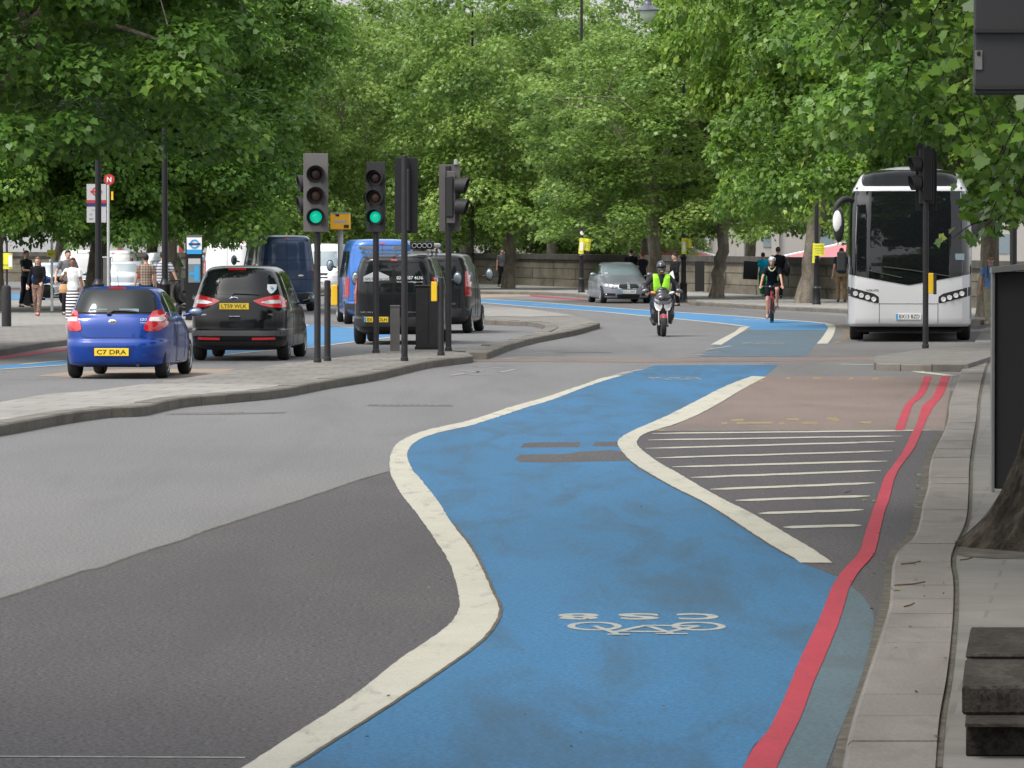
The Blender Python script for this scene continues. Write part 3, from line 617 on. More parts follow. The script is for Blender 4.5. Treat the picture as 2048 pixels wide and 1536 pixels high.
# along the river wall to the left and behind
bgd = [(840,'A',248,.4,'plane tree seen above the roof of the black roofing van'),(700,'B',236,1.9,'plane tree rising behind the yellow speed camera box'),(560,'A',226,3.3,'plane tree rising behind the dark blue van'),(430,'B',214,5.0,'plane tree rising behind the white panel van'),
       (1165,'A',262,2.7,'plane tree crown behind the lamp post left of the grey saloon'),(930,'B',262,1.0,'tall pale plane crown behind the gap in the row')]
for u, k, d, rz, lb in bgd:
    tree('plane_tree', lb, k, ((u-1024)*d/F, d, .12), rz, .3, 3.4, (.1,0), (1,1,1), FT)
bg2 = [(1105,'A',292,1.4,'low crown beyond the wall reaching down to its coping left of the saloon'),(1215,'B',300,.6,'low crown beyond the river wall behind the grey saloon roof'),(690,'A',300,2.2,'low crown beyond the wall behind the speed camera pole'),(1100,'B',285,.1,'plane crown in the second row above the river wall, just left of centre'),(1290,'A',270,4.4,'plane crown in the second row behind the hanging lantern'),(1500,'B',250,3.6,'plane crown in the second row above the cyclist'),(1700,'A',235,2.3,'plane crown in the second row behind the white coach'),(760,'A',290,5.2,'far plane crown showing sky at the top above the middle signal'),(1900,'B',230,1.5,'plane crown in the second row right of the coach'),
       (300,'A',235,.9,'far plane tree standing behind the bus stop flag'),(120,'B',230,2.9,'far plane tree standing behind the pedestrians at the left edge')]
for u, k, d, rz, lb in bg2:
    tree('plane_tree', lb, k, ((u-1024)*d/F, d, 0), rz, .3, 3.4, (.1,0), (1.1,1.1,1.2), 'plane trees in the second row', dz=-1.7 if 'low crown' in lb else 0)
# left group, darker and nearer
LT = 'plane trees on the left pavement'
tree('plane_tree', 'large dark plane tree with leaning trunk behind the bus stop lamp post', 'C', base(186,618), 1.1, .33, 4.0, (.35,0), (.93,1,.98), LT, dz=.45)
tree('plane_tree', 'dark plane tree drooping over the men in checked and striped shirts', 'C', ((330-1024)*168/F, 170, .12), 3.3, .28, 4.0, (0,0), (.55,.55,.85), LT, dz=.45)
# nearest left tree: foliage over the carriageway, its trunk outside the frame
t_ = tree('plane_tree', 'nearest left plane tree, its dark foliage filling the upper left corner', 'C', (-10.6, 96, .12), 4.6, .36, 5.0, (.5,0), (.95,.95,.9), LT, leaf='leaf_d', dz=2.15)
tree('plane_tree', 'dark plane tree at the far left edge with boughs reaching down to the yellow notices', 'C', (-15.5, 150, .12), 5.4, .34, 4.0, (0,0), (.8,.8,.95), LT, dz=.35)
# right side, between camera and coach
RT = 'plane trees on the right pavement'
t_ = tree('plane_tree', 'plane tree overhanging the coach roof with bright low boughs', 'C', (11.2, 128, .035), 2.2, .34, 4.2, (-.3,0), (.85,.85,.9), RT, leaf='leaf', dz=1.5)
t_ = tree('plane_tree', 'plane tree out of frame on the right whose boughs cover the upper right corner', 'C', (9.6, 78, .035), .6, .34, 4.2, (-.2,0), (.8,.8,.8), RT, leaf='leaf_d', dz=2.3)
tree('plane_tree', 'out of frame plane tree whose boughs reach over the front of the coach', 'C', (11.0, 98, .035), 4.6, .34, 4.4, (-.2,0), (.85,.85,.8), RT, leaf='leaf_d', dz=4.3)
# trees behind the camera shade the foreground and show in the car windows
OVER = ((-13,-18,'C',1,1),(8,-16,'C',2.4,1),(-12,14,'C',3.9,1.0),(8,24,'C',1.3,1.0),(9.5,50,'C',3.4,1.3),(-22,-45,'C',1.7,1.1),(-8,-60,'C',3.3,1.2),(6,-55,'C',.2,1.2),(20,-40,'C',5,1.1),(-30,-95,'C',2,1.5),(-12,-110,'C',4,1.5),(6,-115,'C',.5,1.5),(24,-100,'C',3,1.5),(-42,-80,'C',2.5,1.5),(38,-80,'C',1.5,1.5))
for i, (x, y, k, rz, sc_) in enumerate(OVER):
    lb = 'tall plane tree standing outside the frame, beside or behind the camera'
    t_ = tree('plane_tree', lb, k, (x, y, 0), rz, .34, 4.4, (0,0), (sc_,sc_,sc_*.85), 'plane trees outside the frame', dz=4.4 if y > 0 else 1.0)
# ---- nearest tree on the right: rough trunk with root flare, big drooping leaves
def near_tree():
    bx, by = 3.98, 36.2
    t = thing('plane_tree', 'nearest plane tree at the right edge with dark rough bark and large hanging leaves', 'tree', (bx, by, .03), 0, RT)
    rng = np.random.default_rng(5); N = 200; K = 130; vs = []; fs = []
    wv = [(int(rng.integers(7, 46)), rng.uniform(.5, 7), rng.uniform(0, 6.28), rng.uniform(0, 6.28), rng.uniform(.3, 1)) for _ in range(26)]
    lob = [(2.95, .40, 8), (3.6, .26, 10), (4.35, .42, 9), (5.2, .36, 9), (.3, .4, 7), (1.5, .4, 7), (2.2,.25,8)]
    ph = rng.uniform(0, 6.28, 12)
    for i in range(K):
        z = (i/(K-1))**1.6*5.2-.06
        fl = math.exp(-max(z, 0)/.34)
        for k in range(N):
            a = 2*math.pi*k/N
            rr = .40-.012*z+.06*math.exp(-max(z, 0)/1.0)
            for la, am, sh in lob:
                dd = math.cos(a-la); rr += am*fl*max(0, dd)**sh
            nz = sum(m_/n_**.5*math.sin(a*n_+p1+1.3*math.sin(z*f_+p2)) for n_, f_, p1, p2, m_ in wv); rr += .017*(abs(nz)-.6)+.008*math.sin(a*17+ph[0]+1.7*math.sin(z*3+a*2))+.010*math.sin(a*29+ph[1]+2*math.sin(z*5+ph[2]))+.006*math.sin(a*41+z*9+ph[4])+.03*math.sin(2*a+z*.8)
            vs.append((rr*math.cos(a)+.10+.13*max(z,0), rr*math.sin(a), z))
    for i in range(K-1):
        for k in range(N): j = (k+1) % N; fs.append((i*N+k, i*N+j, i*N+N+j, i*N+N+k))
    mb = MB(); mb.add(vs, fs)
    rngb = np.random.default_rng(12); cl = []
    for i in range(330):
        d = rngb.normal(size=3); d /= np.linalg.norm(d); q = rngb.uniform(.5, 1)
        p = np.array([d[0]*6.0*q+.6, d[1]*8.0*q-2, 8.4+d[2]*2.9*q]); cl.append((p, rngb.uniform(.6, 1.1), d))
    for c in cl[::22]:
        s = Vector((.2, 0, 4.6)); q = cr([s, s.lerp(Vector(c[0]), .5)+Vector((0, 0, .7)), Vector(c[0])], 5); mb.tube(q, [max(.03, .2*(1-i/(len(q)-1))) for i in range(len(q))], 8)
    # drooping branches with hanging twigs in view
    pos = []; nr = []; tp = []; sz = []; ti = []
    def twig(p0, p1, nl, ls, r=.006, droop=.25, tb=.45):
        p0 = Vector(p0); p1 = Vector(p1); mid = p0.lerp(p1, .5)+Vector((0, 0, droop*.5)); nl = int(nl*1.7); q = cr([p0, mid, p1], 6); mb.tube(q, [r*1.6*(1-.7*i/(len(q)-1)) for i in range(len(q))], 5)
        for i in range(nl):
            f = (i+.5)/nl; p = Vector(q[min(len(q)-1, int(f*len(q)))]); o = Vector((rng.normal(), rng.normal(), rng.normal()*.5))*.07
            pos.append(p+o); nr.append([rng.normal()*.5, -.45+rng.normal()*.35, .75+rng.normal()*.3]); tp.append([rng.normal()*.8, rng.normal()*.4-.15, -.7+rng.normal()*.45]); sz.append(ls*.60*rng.uniform(.55, 1.15)); ti.append(tb-.12+rng.normal()*.2)
    def at(u, v, d): q = P(u, v, d); return Vector((q[0]-bx, q[1]-by, q[2]-.03))
    #           start(px,py)  end(px,py)  depth  leaves size
    for (u0, v0, u1, v1, d, nl, ls) in (
        (2120,60,1850,150,31,13,.15),(2100,120,1880,215,30,13,.16),(2120,230,1930,300,31,14,.15),(2140,320,1960,420,33,16,.15),
        (2140,300,2000,350,30,10,.16),(2160,380,1935,425,34,20,.14),(2120,400,1955,470,35,18,.14),
        (2140,140,2040,260,29,11,.16),(1960,-60,1850,60,33,14,.14),(1900,-80,1740,30,34,14,.14),(2000,-60,1900,120,31,16,.15),(2080,200,1900,170,32,13,.15),(1840,-80,1600,15,38,16,.14),
        (1760,-80,1480,5,40,14,.13),(1600,-90,1400,0,42,12,.13),(2120,240,1990,330,31,14,.15),(2130,260,2020,420,33,16,.14),(2150,20,2060,120,30,10,.16),
        (2150,330,1940,370,36,20,.13),(1950,-40,1800,180,36,20,.13),(1900,-60,1700,110,38,20,.13),(1820,-60,1640,90,41,20,.13),(1980,20,1850,260,37,22,.13),(2140,330,1950,330,37,20,.13),(2140,180,1900,240,33,22,.14),(2000,-40,1880,230,34,24,.14),(2120,100,1960,290,32,20,.15)):
        a, b = at(u0, v0, d), at(u1, v1, d+rng.normal()*.8); twig(a, b, nl, ls)
        for k in range(5):
            f = .2+.17*k; s = a.lerp(b, f)+Vector((0, 0, .08)); e = s+Vector((rng.normal()*.12, rng.normal()*.4, -rng.uniform(.08, .34))); twig(s, e, max(4, nl//3), ls, .004, .05)
    mb.build('trunk', M['bark_d'], t, smooth=True, auto=70)
    a = clumps_to_leaves(rngb, cl, 120, .24)
    pos = np.concatenate([np.array(pos), a[0]]); nr = np.concatenate([np.array(nr), a[1]]); tp = np.concatenate([np.array(tp), a[2]]); sz = np.concatenate([np.array(sz), a[3]]); ti = np.concatenate([np.array(ti), a[4]])
    link(bpy.data.objects.new('crown', leaf_mesh('crown', pos, nr, tp, sz, ti, LB, M['leaf'])), t)
near_tree()
# ------------------------------------------------------------------ river wall and far bank
M['wall'] = bricky('wall_granite', (.17,.15,.11), (.13,.115,.085), (.03,.027,.022), 1.9, .47, .02, (R(90),0,0), .9, (.42,1.25), .5, nscale=.55, streak=(1,1,2.2))
M['coping'] = noisy('wall_coping', [(.3,(.035,.032,.028)),(.7,(.075,.068,.058))], 1.5, 7, .9, .4, 20, .01)
M['stone_pale'] = noisy('pale_stone', [(.3,(.30,.28,.26)),(.7,(.40,.38,.35))], .15, 7, .9, .1, 4, .02, (1,1,.4))
def wall():
    t = thing('river_wall', 'long low granite embankment wall with dark coping behind the far pavement', 'wall', (0, 0, 0))
    px = [(-300,556),(0,558),(500,563),(940,566),(1164,575),(1400,584),(1583,593),(1692,600),(1900,612),(2300,640)]
    pts = [Vector(G(u, v, .12)) for u, v in px]
    mb = MB(); cp_ = MB(); pl = MB()
    for i, (a, b) in enumerate(zip(pts, pts[1:])):
        for mbx, y0, y1, z0, z1 in ((mb, 0, .6, 0, 1.36), (mb, -.06, .0, 0, .33), (cp_, -.10, .7, 1.362, 1.60), (cp_, -.05, 0, 1.27, 1.36)):
            d = (b-a).normalized(); nrm = Vector((-d.y, d.x, 0)); nrm = nrm if nrm.y > 0 else -nrm
            A, B = a+nrm*y0, b+nrm*y0; A2, B2 = a+nrm*y1, b+nrm*y1
            mbx.add([(A.x,A.y,z0),(B.x,B.y,z0),(B2.x,B2.y,z0),(A2.x,A2.y,z0),(A.x,A.y,z1),(B.x,B.y,z1),(B2.x,B2.y,z1),(A2.x,A2.y,z1)], [(0,1,2,3),(4,7,6,5),(0,4,5,1),(1,5,6,2),(2,6,7,3),(3,7,4,0)])
    mb.build('wall_face', M['wall'], t); cp_.build('coping', M['coping'], t)
    s = MB(); p = G(1399, 585, .12); s.box((p[0], p[1]-.12, .78), (.38, .1, 1.22)); s.build('dark_slot', M['vdark'], t)
wall()
def far_bank():
    t = thing('stone_building', 'long pale grey stone building beyond the river wall, mostly hidden by trees', 'building', (0, 0, 0))
    y = 330; mb = MB(); wn = MB()
    x0, x1 = (1270-1024)*.033, (1900-1024)*.033
    mb.box(((x0+x1)/2, y+6, 2.0), (x1-x0, 12, 5.2)); mb.box(((x0+x1)/2, y+5.85, 4.75), (x1-x0+.6, 12.4, .35))
    for i in range(1, 9): mb.box((x0+(x1-x0)*i/9, y-.12, 1.9), (.5, .3, 5.2))
    mb.build('wall', M['stone_pale'], t)
    [MB().box((x0+q, y-.02, 2.6), (1.1, .1, 1.6)).build('window', M['glass_light'], t) for q in (9, 12.5)]
    # bridge steps with an arch
    s = thing('stone_steps', 'pale stone steps and low arch beyond the wall with small figures on them', 'steps', (0, 0, 0))
    m = MB(); k = .0335; y = 335; X = lambda u: (u-1024)*k
    for i in range(9):
        m.box(((X(808)+X(905))/2, y+1+i*.8, .5+i*.19), (X(905)-X(808), .8, 1.0+i*.38))
    m.prism([(X(893),0),(X(893),2.4),(X(878),3.0),(X(893),2.9),(X(912),1.9),(X(912),0)], 0, .8, Matrix.Translation((0, y+.5, 0)) @ Matrix.Rotation(R(90), 4, 'X'))
    m.box(((X(905)+X(975))/2, y+6, 1.6), (X(975)-X(905), 3, 4.4))
    m.build('stair_flight', M['stone_pale'], s)
    a = MB(); arc = [(X(912),1.45),(X(933),2.1),(X(952),1.5),(X(948),1.35)]+[(X(933)+1.*math.cos(q)*.45, 1.1+.5*math.sin(q)) for q in np.linspace(0, math.pi, 8)]
    a.prism(arc, -.2, .1, Matrix.Translation((0, y+4.3, 0)) @ Matrix.Rotation(R(90), 4, 'X')); a.build('arch_roof', mat('slate', (.10,.12,.14), .7), s)
    cols = [(.5,.06,.08),(.05,.16,.5),(.6,.25,.3),(.5,.5,.52),(.1,.12,.3),(.6,.2,.1),(.05,.25,.5)]
    for i, (u, v) in enumerate(((845,485),(853,480),(858,470),(868,466),(884,487),(890,483),(842,468))):
        p = P(u, v, y+1.5-(v-485)*-.25 if 0 else y+1.2+(487-v)*.28)
        z0 = p[2]-.8; mb = MB(); mb.tube([(0,0,0),(0,0,.45),(0,0,.8)], [.11,.14,.16], 8); mb.tube([(0,0,.8),(0,0,1.15),(0,0,1.4),(0,0,1.48)], [.17,.2,.17,.07], 8); mb.ball((0,0,1.62), (.1,.11,.13), 8, 6)
        o = mb.build('person', mat('far_clothes', cols[i], .8), smooth=True, auto=60); o.location = (p[0], p[1], z0)
        tag(o, 'tiny distant figure on the stone steps beyond the river wall', 'person', 'distant figures on the steps')
    M['canvas_r'] = mat('pink_red_canvas', (.62,.17,.19), .7); M['canvas_w'] = mat('white_canvas', (.8,.8,.8), .7)
    def tent(u0, u1, v0, vtop, d, lab, flip=False):
        x0, x1 = (u0-1024)*d/F, (u1-1024)*d/F; zt = P(0, vtop, d)[2]; zb = P(0, v0, d)[2]
        t = thing('marquee', lab, 'tent', ((x0+x1)/2, d, 0)); w_ = (x1-x0)/2
        xa = w_ if flip else (-w_ if flip is not None else 0)
        m = MB(); m.add([(-w_,-2,zb),(w_,-2,zb),(w_,2.5,zb),(-w_,2.5,zb),(xa,0,zt)], [(0,1,4),(1,2,4),(2,3,4),(3,0,4),(3,2,1,0)]); m.build('roof', M['canvas_r'], t)
        m = MB()
        for sx in (-w_, w_): m.tube([(sx,-2.02,zb),(xa,-.02,zt+.03)], .09, 6)
        m.build('white_trim', M['canvas_w'], t)
        m = MB(); m.box((0,.25,zb/2-.02), (2*w_-.1,4.3,zb-.05)); m.build('side_curtain', M.setdefault('canvas_g', mat('grey_canvas', (.22,.22,.23), .8)), t)
    tent(1300, 1432, 513, 478, 300, 'marquee with pale red pitched roof beyond the wall behind the scooter rider')
    tent(1562, 1705, 513, 484, 300, 'marquee with pale red roof beyond the wall right of the man in black', True)
    tent(395, 520, 508, 452, 310, 'marquee with pink roof half hidden by leaves above the white panel van', None)
    tent(215, 300, 508, 460, 315, 'marquee with red roof half hidden behind the left plane tree', None)
    b = thing('hoarding', 'white site hoarding with red posts beyond the wall on the left', 'hoarding', (0, 0, 0))
    m = MB(); m.box(((230-1024)*.0296, 296, 1.4), (14, .1, 2.4)); m.build('panel', mat('hoarding_grey', (.42,.42,.43), .8), b)
    for u in (240, 310, 362): m = MB(); m.box(((u-1024)*.0296, 295.9, 1.5), (.22, .12, 2.6)); m.build('post', M['signred'], b)
    # far white blocks of buildings deep behind the trees
    for x, w_, h_, lb in ((-62, 44, 8, 'pale stone block far behind the trees on the left'), (-14, 40, 7, 'long pale stone block far behind the trees in the middle'), (34, 44, 8, 'pale stone block far behind the trees on the right')):
        bb = thing('apartment_building', lb, 'building', (x, 460, 0)); m = MB(); m.box((0, 0, h_/2), (w_, 12, h_)); m.box((0, -.2, h_+.2), (w_+.8, 12.6, .5)); m.build('wall', M['stone_pale'], bb)
        for i in range(int(w_//5)):
            for j in range(int(h_//3.4)): m = MB(); m.box((-w_/2+2.5+i*5, -6.02, 1.9+j*3.4), (1.3, .08, 1.8)); m.build('window', M['glass_light'], bb)
far_bank()
# ------------------------------------------------------------------ street furniture
def sig_head(t, M4, n, lit=None, board=None, vis=.17, boardm='grey', pitch=.37, boxw=.30, side='signal_box'):
    """n aspects; local frame: faces -Y, top aspect centre at z=0 going down"""
    b = MB(); h = n*pitch; b.bbox((0, .095, -h/2+pitch/2), (boxw, .15, h-.01), .02); o = b.build(side, M['dark'], t); o.matrix_local = M4
    if board:
        b = MB(); bw, zt, zb = board; b.bbox((0, .0, (zt+zb)/2), (bw, .02, zt-zb), .006); o = b.build('backing_board', M[boardm], t); o.matrix_local = M4
        b = MB()
        pass
    cols = {'r': ((.022,.004,.004), None), 'a': ((.045,.016,.006), None), 'g': ((.01,.04,.03), None)}  # unlit lens colours darkened for the shade inside the hoods
    for i in range(n):
        k = 'rag'[i] if n == 3 else 'rg'[i]; z = -i*pitch; onn = lit == i
        mm = mat('lens_green_lit', (.0,.20,.13), .2, emit=(.0,.45,.27), estr=.75) if onn else M.setdefault('lens_'+k, mat('lens_'+k, cols[k][0], .45))
        b = MB(); b.lathe([(0,-.035),(.06,-.03),(.09,-.015),(.105,.0)], 20, Matrix.Rotation(R(90), 4, 'X') @ Matrix.Scale(-1, 4, (0,0,1)), (0,0,0))
        b2 = MB(); 
        for p in b.v: b2.v.append((p[0], p[1]-.028, p[2]+z))
        b2.f = b.f; o = b2.build('lens', mm, t, smooth=True); o.matrix_local = M4
        q = MB(); q.lathe([(.150,0),(.150,.012),(0,.013)], 24, Matrix.Translation((0,-.008,z)) @ Matrix.Rotation(R(90), 4, 'X')); o = q.build('lens_surround', M['black'], t); o.matrix_local = M4
        v = MB(); N = 24; vs = []   # cowl visor
        for r_ in (.148, .160):
            for a in range(N+1):
                th = -R(60)+R(300)*a/N; dep = vis*(.80+.20*math.sin(th))
                vs += [(r_*math.cos(th), -.01, z+r_*math.sin(th)), (r_*math.cos(th), -.02-dep, z+r_*math.sin(th)-.01*dep)]
        fs = []; K = 2*(N+1)
        for a in range(N):
            fs += [(2*a,2*a+1,2*a+3,2*a+2), (K+2*a,K+2*a+2,K+2*a+3,K+2*a+1), (2*a+1,K+2*a+1,K+2*a+3,2*a+3)]
        v.add(vs, fs); o = v.build('visor', M['dark'], t, smooth=True, auto=50); o.matrix_local = M4
def pole(t, h, r=.057, m='pole', z0=-.02):
    b = MB(); b.lathe([(r*1.0, z0), (r, h-.01), (r*.8, h), (0, h+.005)], 16); b.lathe([(r+.012,z0),(r+.012,.06),(r,.07)], 16); b.build('pole', M[m], t, smooth=True)
SG = 'traffic signals on the island'
def TR(x, y, z, rz=0): return Matrix.Translation((x, y, z)) @ Matrix.Rotation(rz, 4, 'Z')
p = base(635,725); t = thing('traffic_signal', 'tall traffic signal showing green with light grey backing board, leftmost on the island', 'traffic signal', p, 0, SG)
pole(t, 3.5); sig_head(t, TR(-.02,-.13,3.27), 3, 2, (.43,.36,-1.0)); sig_head(t, TR(-.20,.07,3.1,R(-78)), 2, None, None, vis=.14)
p = base(752,706); t = thing('traffic_signal', 'traffic signal showing green with dark board turned slightly left, second from left on island', 'traffic signal', p, 0, SG)
pole(t, 3.5); sig_head(t, TR(-.0,-.13,3.3,R(-14)), 3, 2, (.37,.30,-1.02), boardm='grey_d' if 'grey_d' in M else 'dark')
p = base(809,722); t = thing('traffic_signal', 'traffic signal seen from behind, plain black board on a black pole', 'traffic signal', p, 0, SG)
pole(t, 3.62); sig_head(t, TR(.03,.13,3.2,R(176)), 3, None, (.41,.38,-.95), boardm='black', boxw=.14); 
b = MB(); b.bbox((.03,.02,2.9), (.09,.08,1.2), .01); b.build('bracket', M['black'], t)
p = base(897,702); t = thing('traffic_signal', 'traffic signal with grey back board and two black hooded lamps facing right', 'traffic signal', p, 0, SG)
pole(t, 3.55); sig_head(t, TR(.02,.14,3.22,R(174)), 3, None, (.41,.36,-.93), boxw=.14); sig_head(t, TR(.14,-.08,3.16,R(78)), 2, None, None, vis=.24, pitch=.40)
b = MB(); b.bbox((.05,-.12,2.95), (.16,.1,1.0), .01); b.build('bracket', M['grey'], t)
b = MB(); b.lathe([(.04,0),(.04,.09),(.0,.1)], 10, None, (.14,.1,3.58)); b.build('sensor', M['lgrey'], t)
def pushpost(px, py, h, lab, side, d_=1):
    p = base(px, py); t = thing('push_button_post', lab, 'post', p, 0, 'push button posts on the island'); pole(t, h, .056)
    b = MB(); b.bbox((side*.125, -.02, h-.26), (.11, .10, .36), .01); o = b.build('button_box', M['ybox'], t)
    b = MB(); b.bbox((side*.19, -.01, h-.26), (.025, .11, .37), .004); b.build('box_back', M['dark'], t)
pushpost(655,722,1.42,'short grey post with yellow button box right of the leftmost signal', 1)
pushpost(882,711,1.44,'short grey post with yellow button box on its left, beside the black cabinet', -1)
p = base(790,702); t = thing('bollard', 'short flat-topped grey bollard standing left of the black cabinet', 'bollard', p); b = MB(); b.prism([(-.09,-.07),(.09,-.07),(.09,.07),(-.09,.07)], -.02, .84, None); b.build('body', M['grey'], t)
b = MB(); b.bbox((0,0,.86), (.2,.16,.04), .01); b.build('cap', M['grey'], t)
p = base(857,699); t = thing('utility_cabinet', 'large black street cabinet standing among the signals on the island', 'cabinet', p); 
b = MB(); b.bbox((0,.2,.62), (.50,.40,1.2), .015); b.build('body', M['pole'], t); b = MB(); b.bbox((0,.2,1.235), (.54,.44,.03), .01); b.build('lid', M['pole'], t); b = MB(); b.box((0,.2,.0), (.54,.44,.10)); b.build('plinth', M['vdark'], t)
b = MB(); b.box((0,-.003,.65), (.012,.01,1.05)); b.build('door_seam', M['vdark'], t)
# right signal
p = base(1851,695,.125); t = thing('traffic_signal', 'dark traffic signal on the right standing in front of the white coach', 'traffic signal', p, 0)
pole(t, 4.0); sig_head(t, TR(-.12,.02,3.62,R(-75)), 2, None, None, vis=.2); sig_head(t, TR(.02,.14,3.75,R(178)), 3, None, (.42,.30,-1.05), boardm='black')
b = MB(); b.bbox((.03,-.08,3.45), (.16,.12,1.1), .01); b.build('bracket', M['black'], t)
b = MB(); b.bbox((.10,-.04,1.27), (.10,.10,.40), .01); b.build('button_box', M['ybox'], t); b = MB(); b.bbox((.18,-.03,1.26), (.06,.12,.42), .008); b.build('box_back', M['dark'], t)
# speed camera
p = ((681-1024)*.0158, 158, .0); t = thing('speed_camera', 'orange yellow roadside speed camera box on a pale grey pole', 'speed camera', p)
b = MB(); b.lathe([(.09,0),(.09,2.7),(0,2.71)], 14); b.build('pole', M['lgrey'], t, smooth=True)
b = MB(); b.bbox((0,0,2.83), (.62,.75,.5), .02); b.build('housing', M['orange'], t); b = MB(); b.bbox((0,-.0,3.095), (.64,.77,.03), .006); b.build('top_plate', M['lgrey'], t)
b = MB(); b.box((.02,-.378,2.83), (.40,.01,.08)); b.build('stripe', M['lgrey'], t); b = MB(); b.box((.2,-.379,2.68), (.16,.01,.1)); b.box((-.08,-.379,3.03),(.12,.01,.07)); b.build('lens_port', M['dark'], t)
# lamp posts
def lamp(px, py, lab, kind=0, h=9.2, z=.12, arm=None, sc=1, tilt=0):
    p = base(px, py, z); t = thing('lamp_post', lab, 'lamp post', p, 0, 'black lamp posts along the road'); t.scale = (sc, sc, 1)
    b = MB()
    if kind == 0: b.lathe([(.145,-.02),(.145,.05),(.13,.08),(.13,.50),(.145,.54),(.095,.6),(.088,1.40),(.10,1.45),(.135,1.5),(.10,1.56),(.08,1.62),(.078,1.8)], 12)
    else: b.lathe([(.13,-.02),(.13,.9),(.15,.95),(.10,1.02),(.085,1.1)], 14)
    b.build('base', M['black'], t, smooth=True, auto=35)
    b = MB(); b.lathe([(.075,1.05 if kind else 1.78),(.07,4),(.055,h),(0,h+.01)], 12); b.build('column', M['black'], t, smooth=True)
    ax = arm or -1.3
    b = MB(); q = [(0,0,h-.3)]+[(ax*(.5-.5*math.cos(a)), 0, h-.3+abs(ax)*.55*math.sin(a)) for a in np.linspace(0.15, math.pi, 10)]
    b.tube(q, .03, 8); b.build('arm', M['black'], t, smooth=True)
    z1 = q[-1][2]; lt = thing('lantern', None, None, (0,0,0)); lt.parent = t
    b = MB(); b.lathe([(0,.12),(.11,.1),(.12,-.08),(.15,-.12),(.16,-.2),(.28,-.28),(.44,-.36),(.45,-.40),(0,-.41)], 20, None, (ax, 0, z1)); b.build('hood', mat('lantern_hood', (.10,.11,.13), .35, .3), lt, smooth=True, auto=30)
    b = MB(); b.lathe([(.33,-.415),(.27,-.6),(.12,-.82),(0,-.86)], 20, None, (ax, 0, z1)); b.build('glass', mat('lantern_glass', (.5,.56,.52), .15, 0, coat=1), lt, smooth=True)
    return t
lamp(1163,585,'black lamp post with yellow notice left of the grey saloon car', h=12.9, arm=-1.3)
lamp(1367,598,'black lamp post with yellow notice beside the man in dark jacket', h=11.1, arm=-1.3)
lamp(1633,609,'black lamp post with yellow notice between leaning plane tree and coach', h=11.5)
lamp(945,578,'thin black lamp post right of the second black van', h=13.5, sc=.8)
lamp(197,640,'thick black lamp post in front of the bus stop flag', 1, h=11, sc=1.15, arm=1.0)
lamp(330,640,'thick black lamp post in front of the man in striped shirt', 1, h=11, sc=1.1, arm=1.0)
lamp(2026,785,'black lamp post at the right edge behind the tall dark board', 1, h=6.5, z=.035, arm=1.2, sc=.7)
# yellow notices
def notice(u0, v0, u1, v1, d, lab, words, rot=0, white=None, grp='yellow notices tied to posts', curl=.03):
    c = P((u0+u1)/2, (v0+v1)/2, d); w_ = (u1-u0)*d/F; h_ = (v1-v0)*d/F
    t = thing('notice', lab, 'notice', c, 0, grp); t.rotation_euler = (0, rot, 0)
    m = MB(); n = 8; vs = []
    for k in (0, .006):
        for i in range(n+1): x = -w_/2+w_*i/n; y = curl*math.cos(i/n*math.pi*1.5)+k; vs += [(x, y, -h_/2), (x, y, h_/2)]
    K = 2*(n+1); fs = []
    for i in range(n): fs += [(2*i,2*i+2,2*i+3,2*i+1),(K+2*i,K+2*i+1,K+2*i+3,K+2*i+2),(2*i,K+2*i,K+2*i+2,2*i+2),(2*i+1,2*i+3,K+2*i+3,K+2*i+1)]
    fs += [(0,1,K+1,K),(2*n,K+2*n,K+2*n+1,2*n+1)]; m.add(vs, fs); m.build('sheet', M['ysign'], t)
    for s, x, z, hh in words:
        if isinstance(s, str): text_mb(s, None, hh, None, Matrix.Translation((x, -curl-.004, z)) @ Matrix.Rotation(R(90), 4, 'X')).build('lettering', M['txt'], t)
    if white:
        m = MB(); m.box((white[0], -curl-.008, white[1]), (white[2], .004, white[3])); m.build('paper', M['white_p'], t)
    return t
d = 212; d=base(1163,585)[1]-.25
notice(1164,477,1181,501,d,'curled yellow notice sheet flying from the lamp post left of the saloon car',[('NOTICE',0,.08,.05),('PARKING',0,-.02,.035),('SUSPENDED',0,-.1,.03)],R(8),None,curl=.05)
notice(1158,476,1168,508,d-.12,'narrow yellow notice with white paper on the lamp post left of the saloon car',[],R(5),(-.0,-.02,.13,.34),curl=.01)
t = thing('round_sticker', 'small white round plate high on the lamp post left of the saloon car', 'plate', P(1163.5,466,d-.05)); m = MB(); m.lathe([(.085,0),(.085,.01),(0,.012)], 14, Matrix.Rotation(R(90),4,'X')); m.build('disc', M['white_p'], t)
d = base(1367,598)[1]-.25
notice(1363,476,1373,508,d,'narrow yellow notice with white paper on the post above the man in dark jacket',[],R(0),(.0,-.02,.11,.34),curl=.01)
notice(1372,477,1383,496,d+.1,'small dull yellow notice behind the post above the man in dark jacket',[],R(-4),None,curl=.02)
d = base(1633,609)[1]-.25
notice(1628,487,1649,511,d,'square yellow notice with lines of text on the lamp post nearest the coach',[('NOTICE',0,.12,.05),('PARKING BAY',0,.03,.035),('SUSPENDED',0,-.04,.035),('PLEASE READ',0,-.12,.03)],R(-2),None)
notice(1625,486,1630,526,d+.05,'edge-on narrow yellow notice on the lamp post nearest the coach',[],R(2),None,curl=.005)
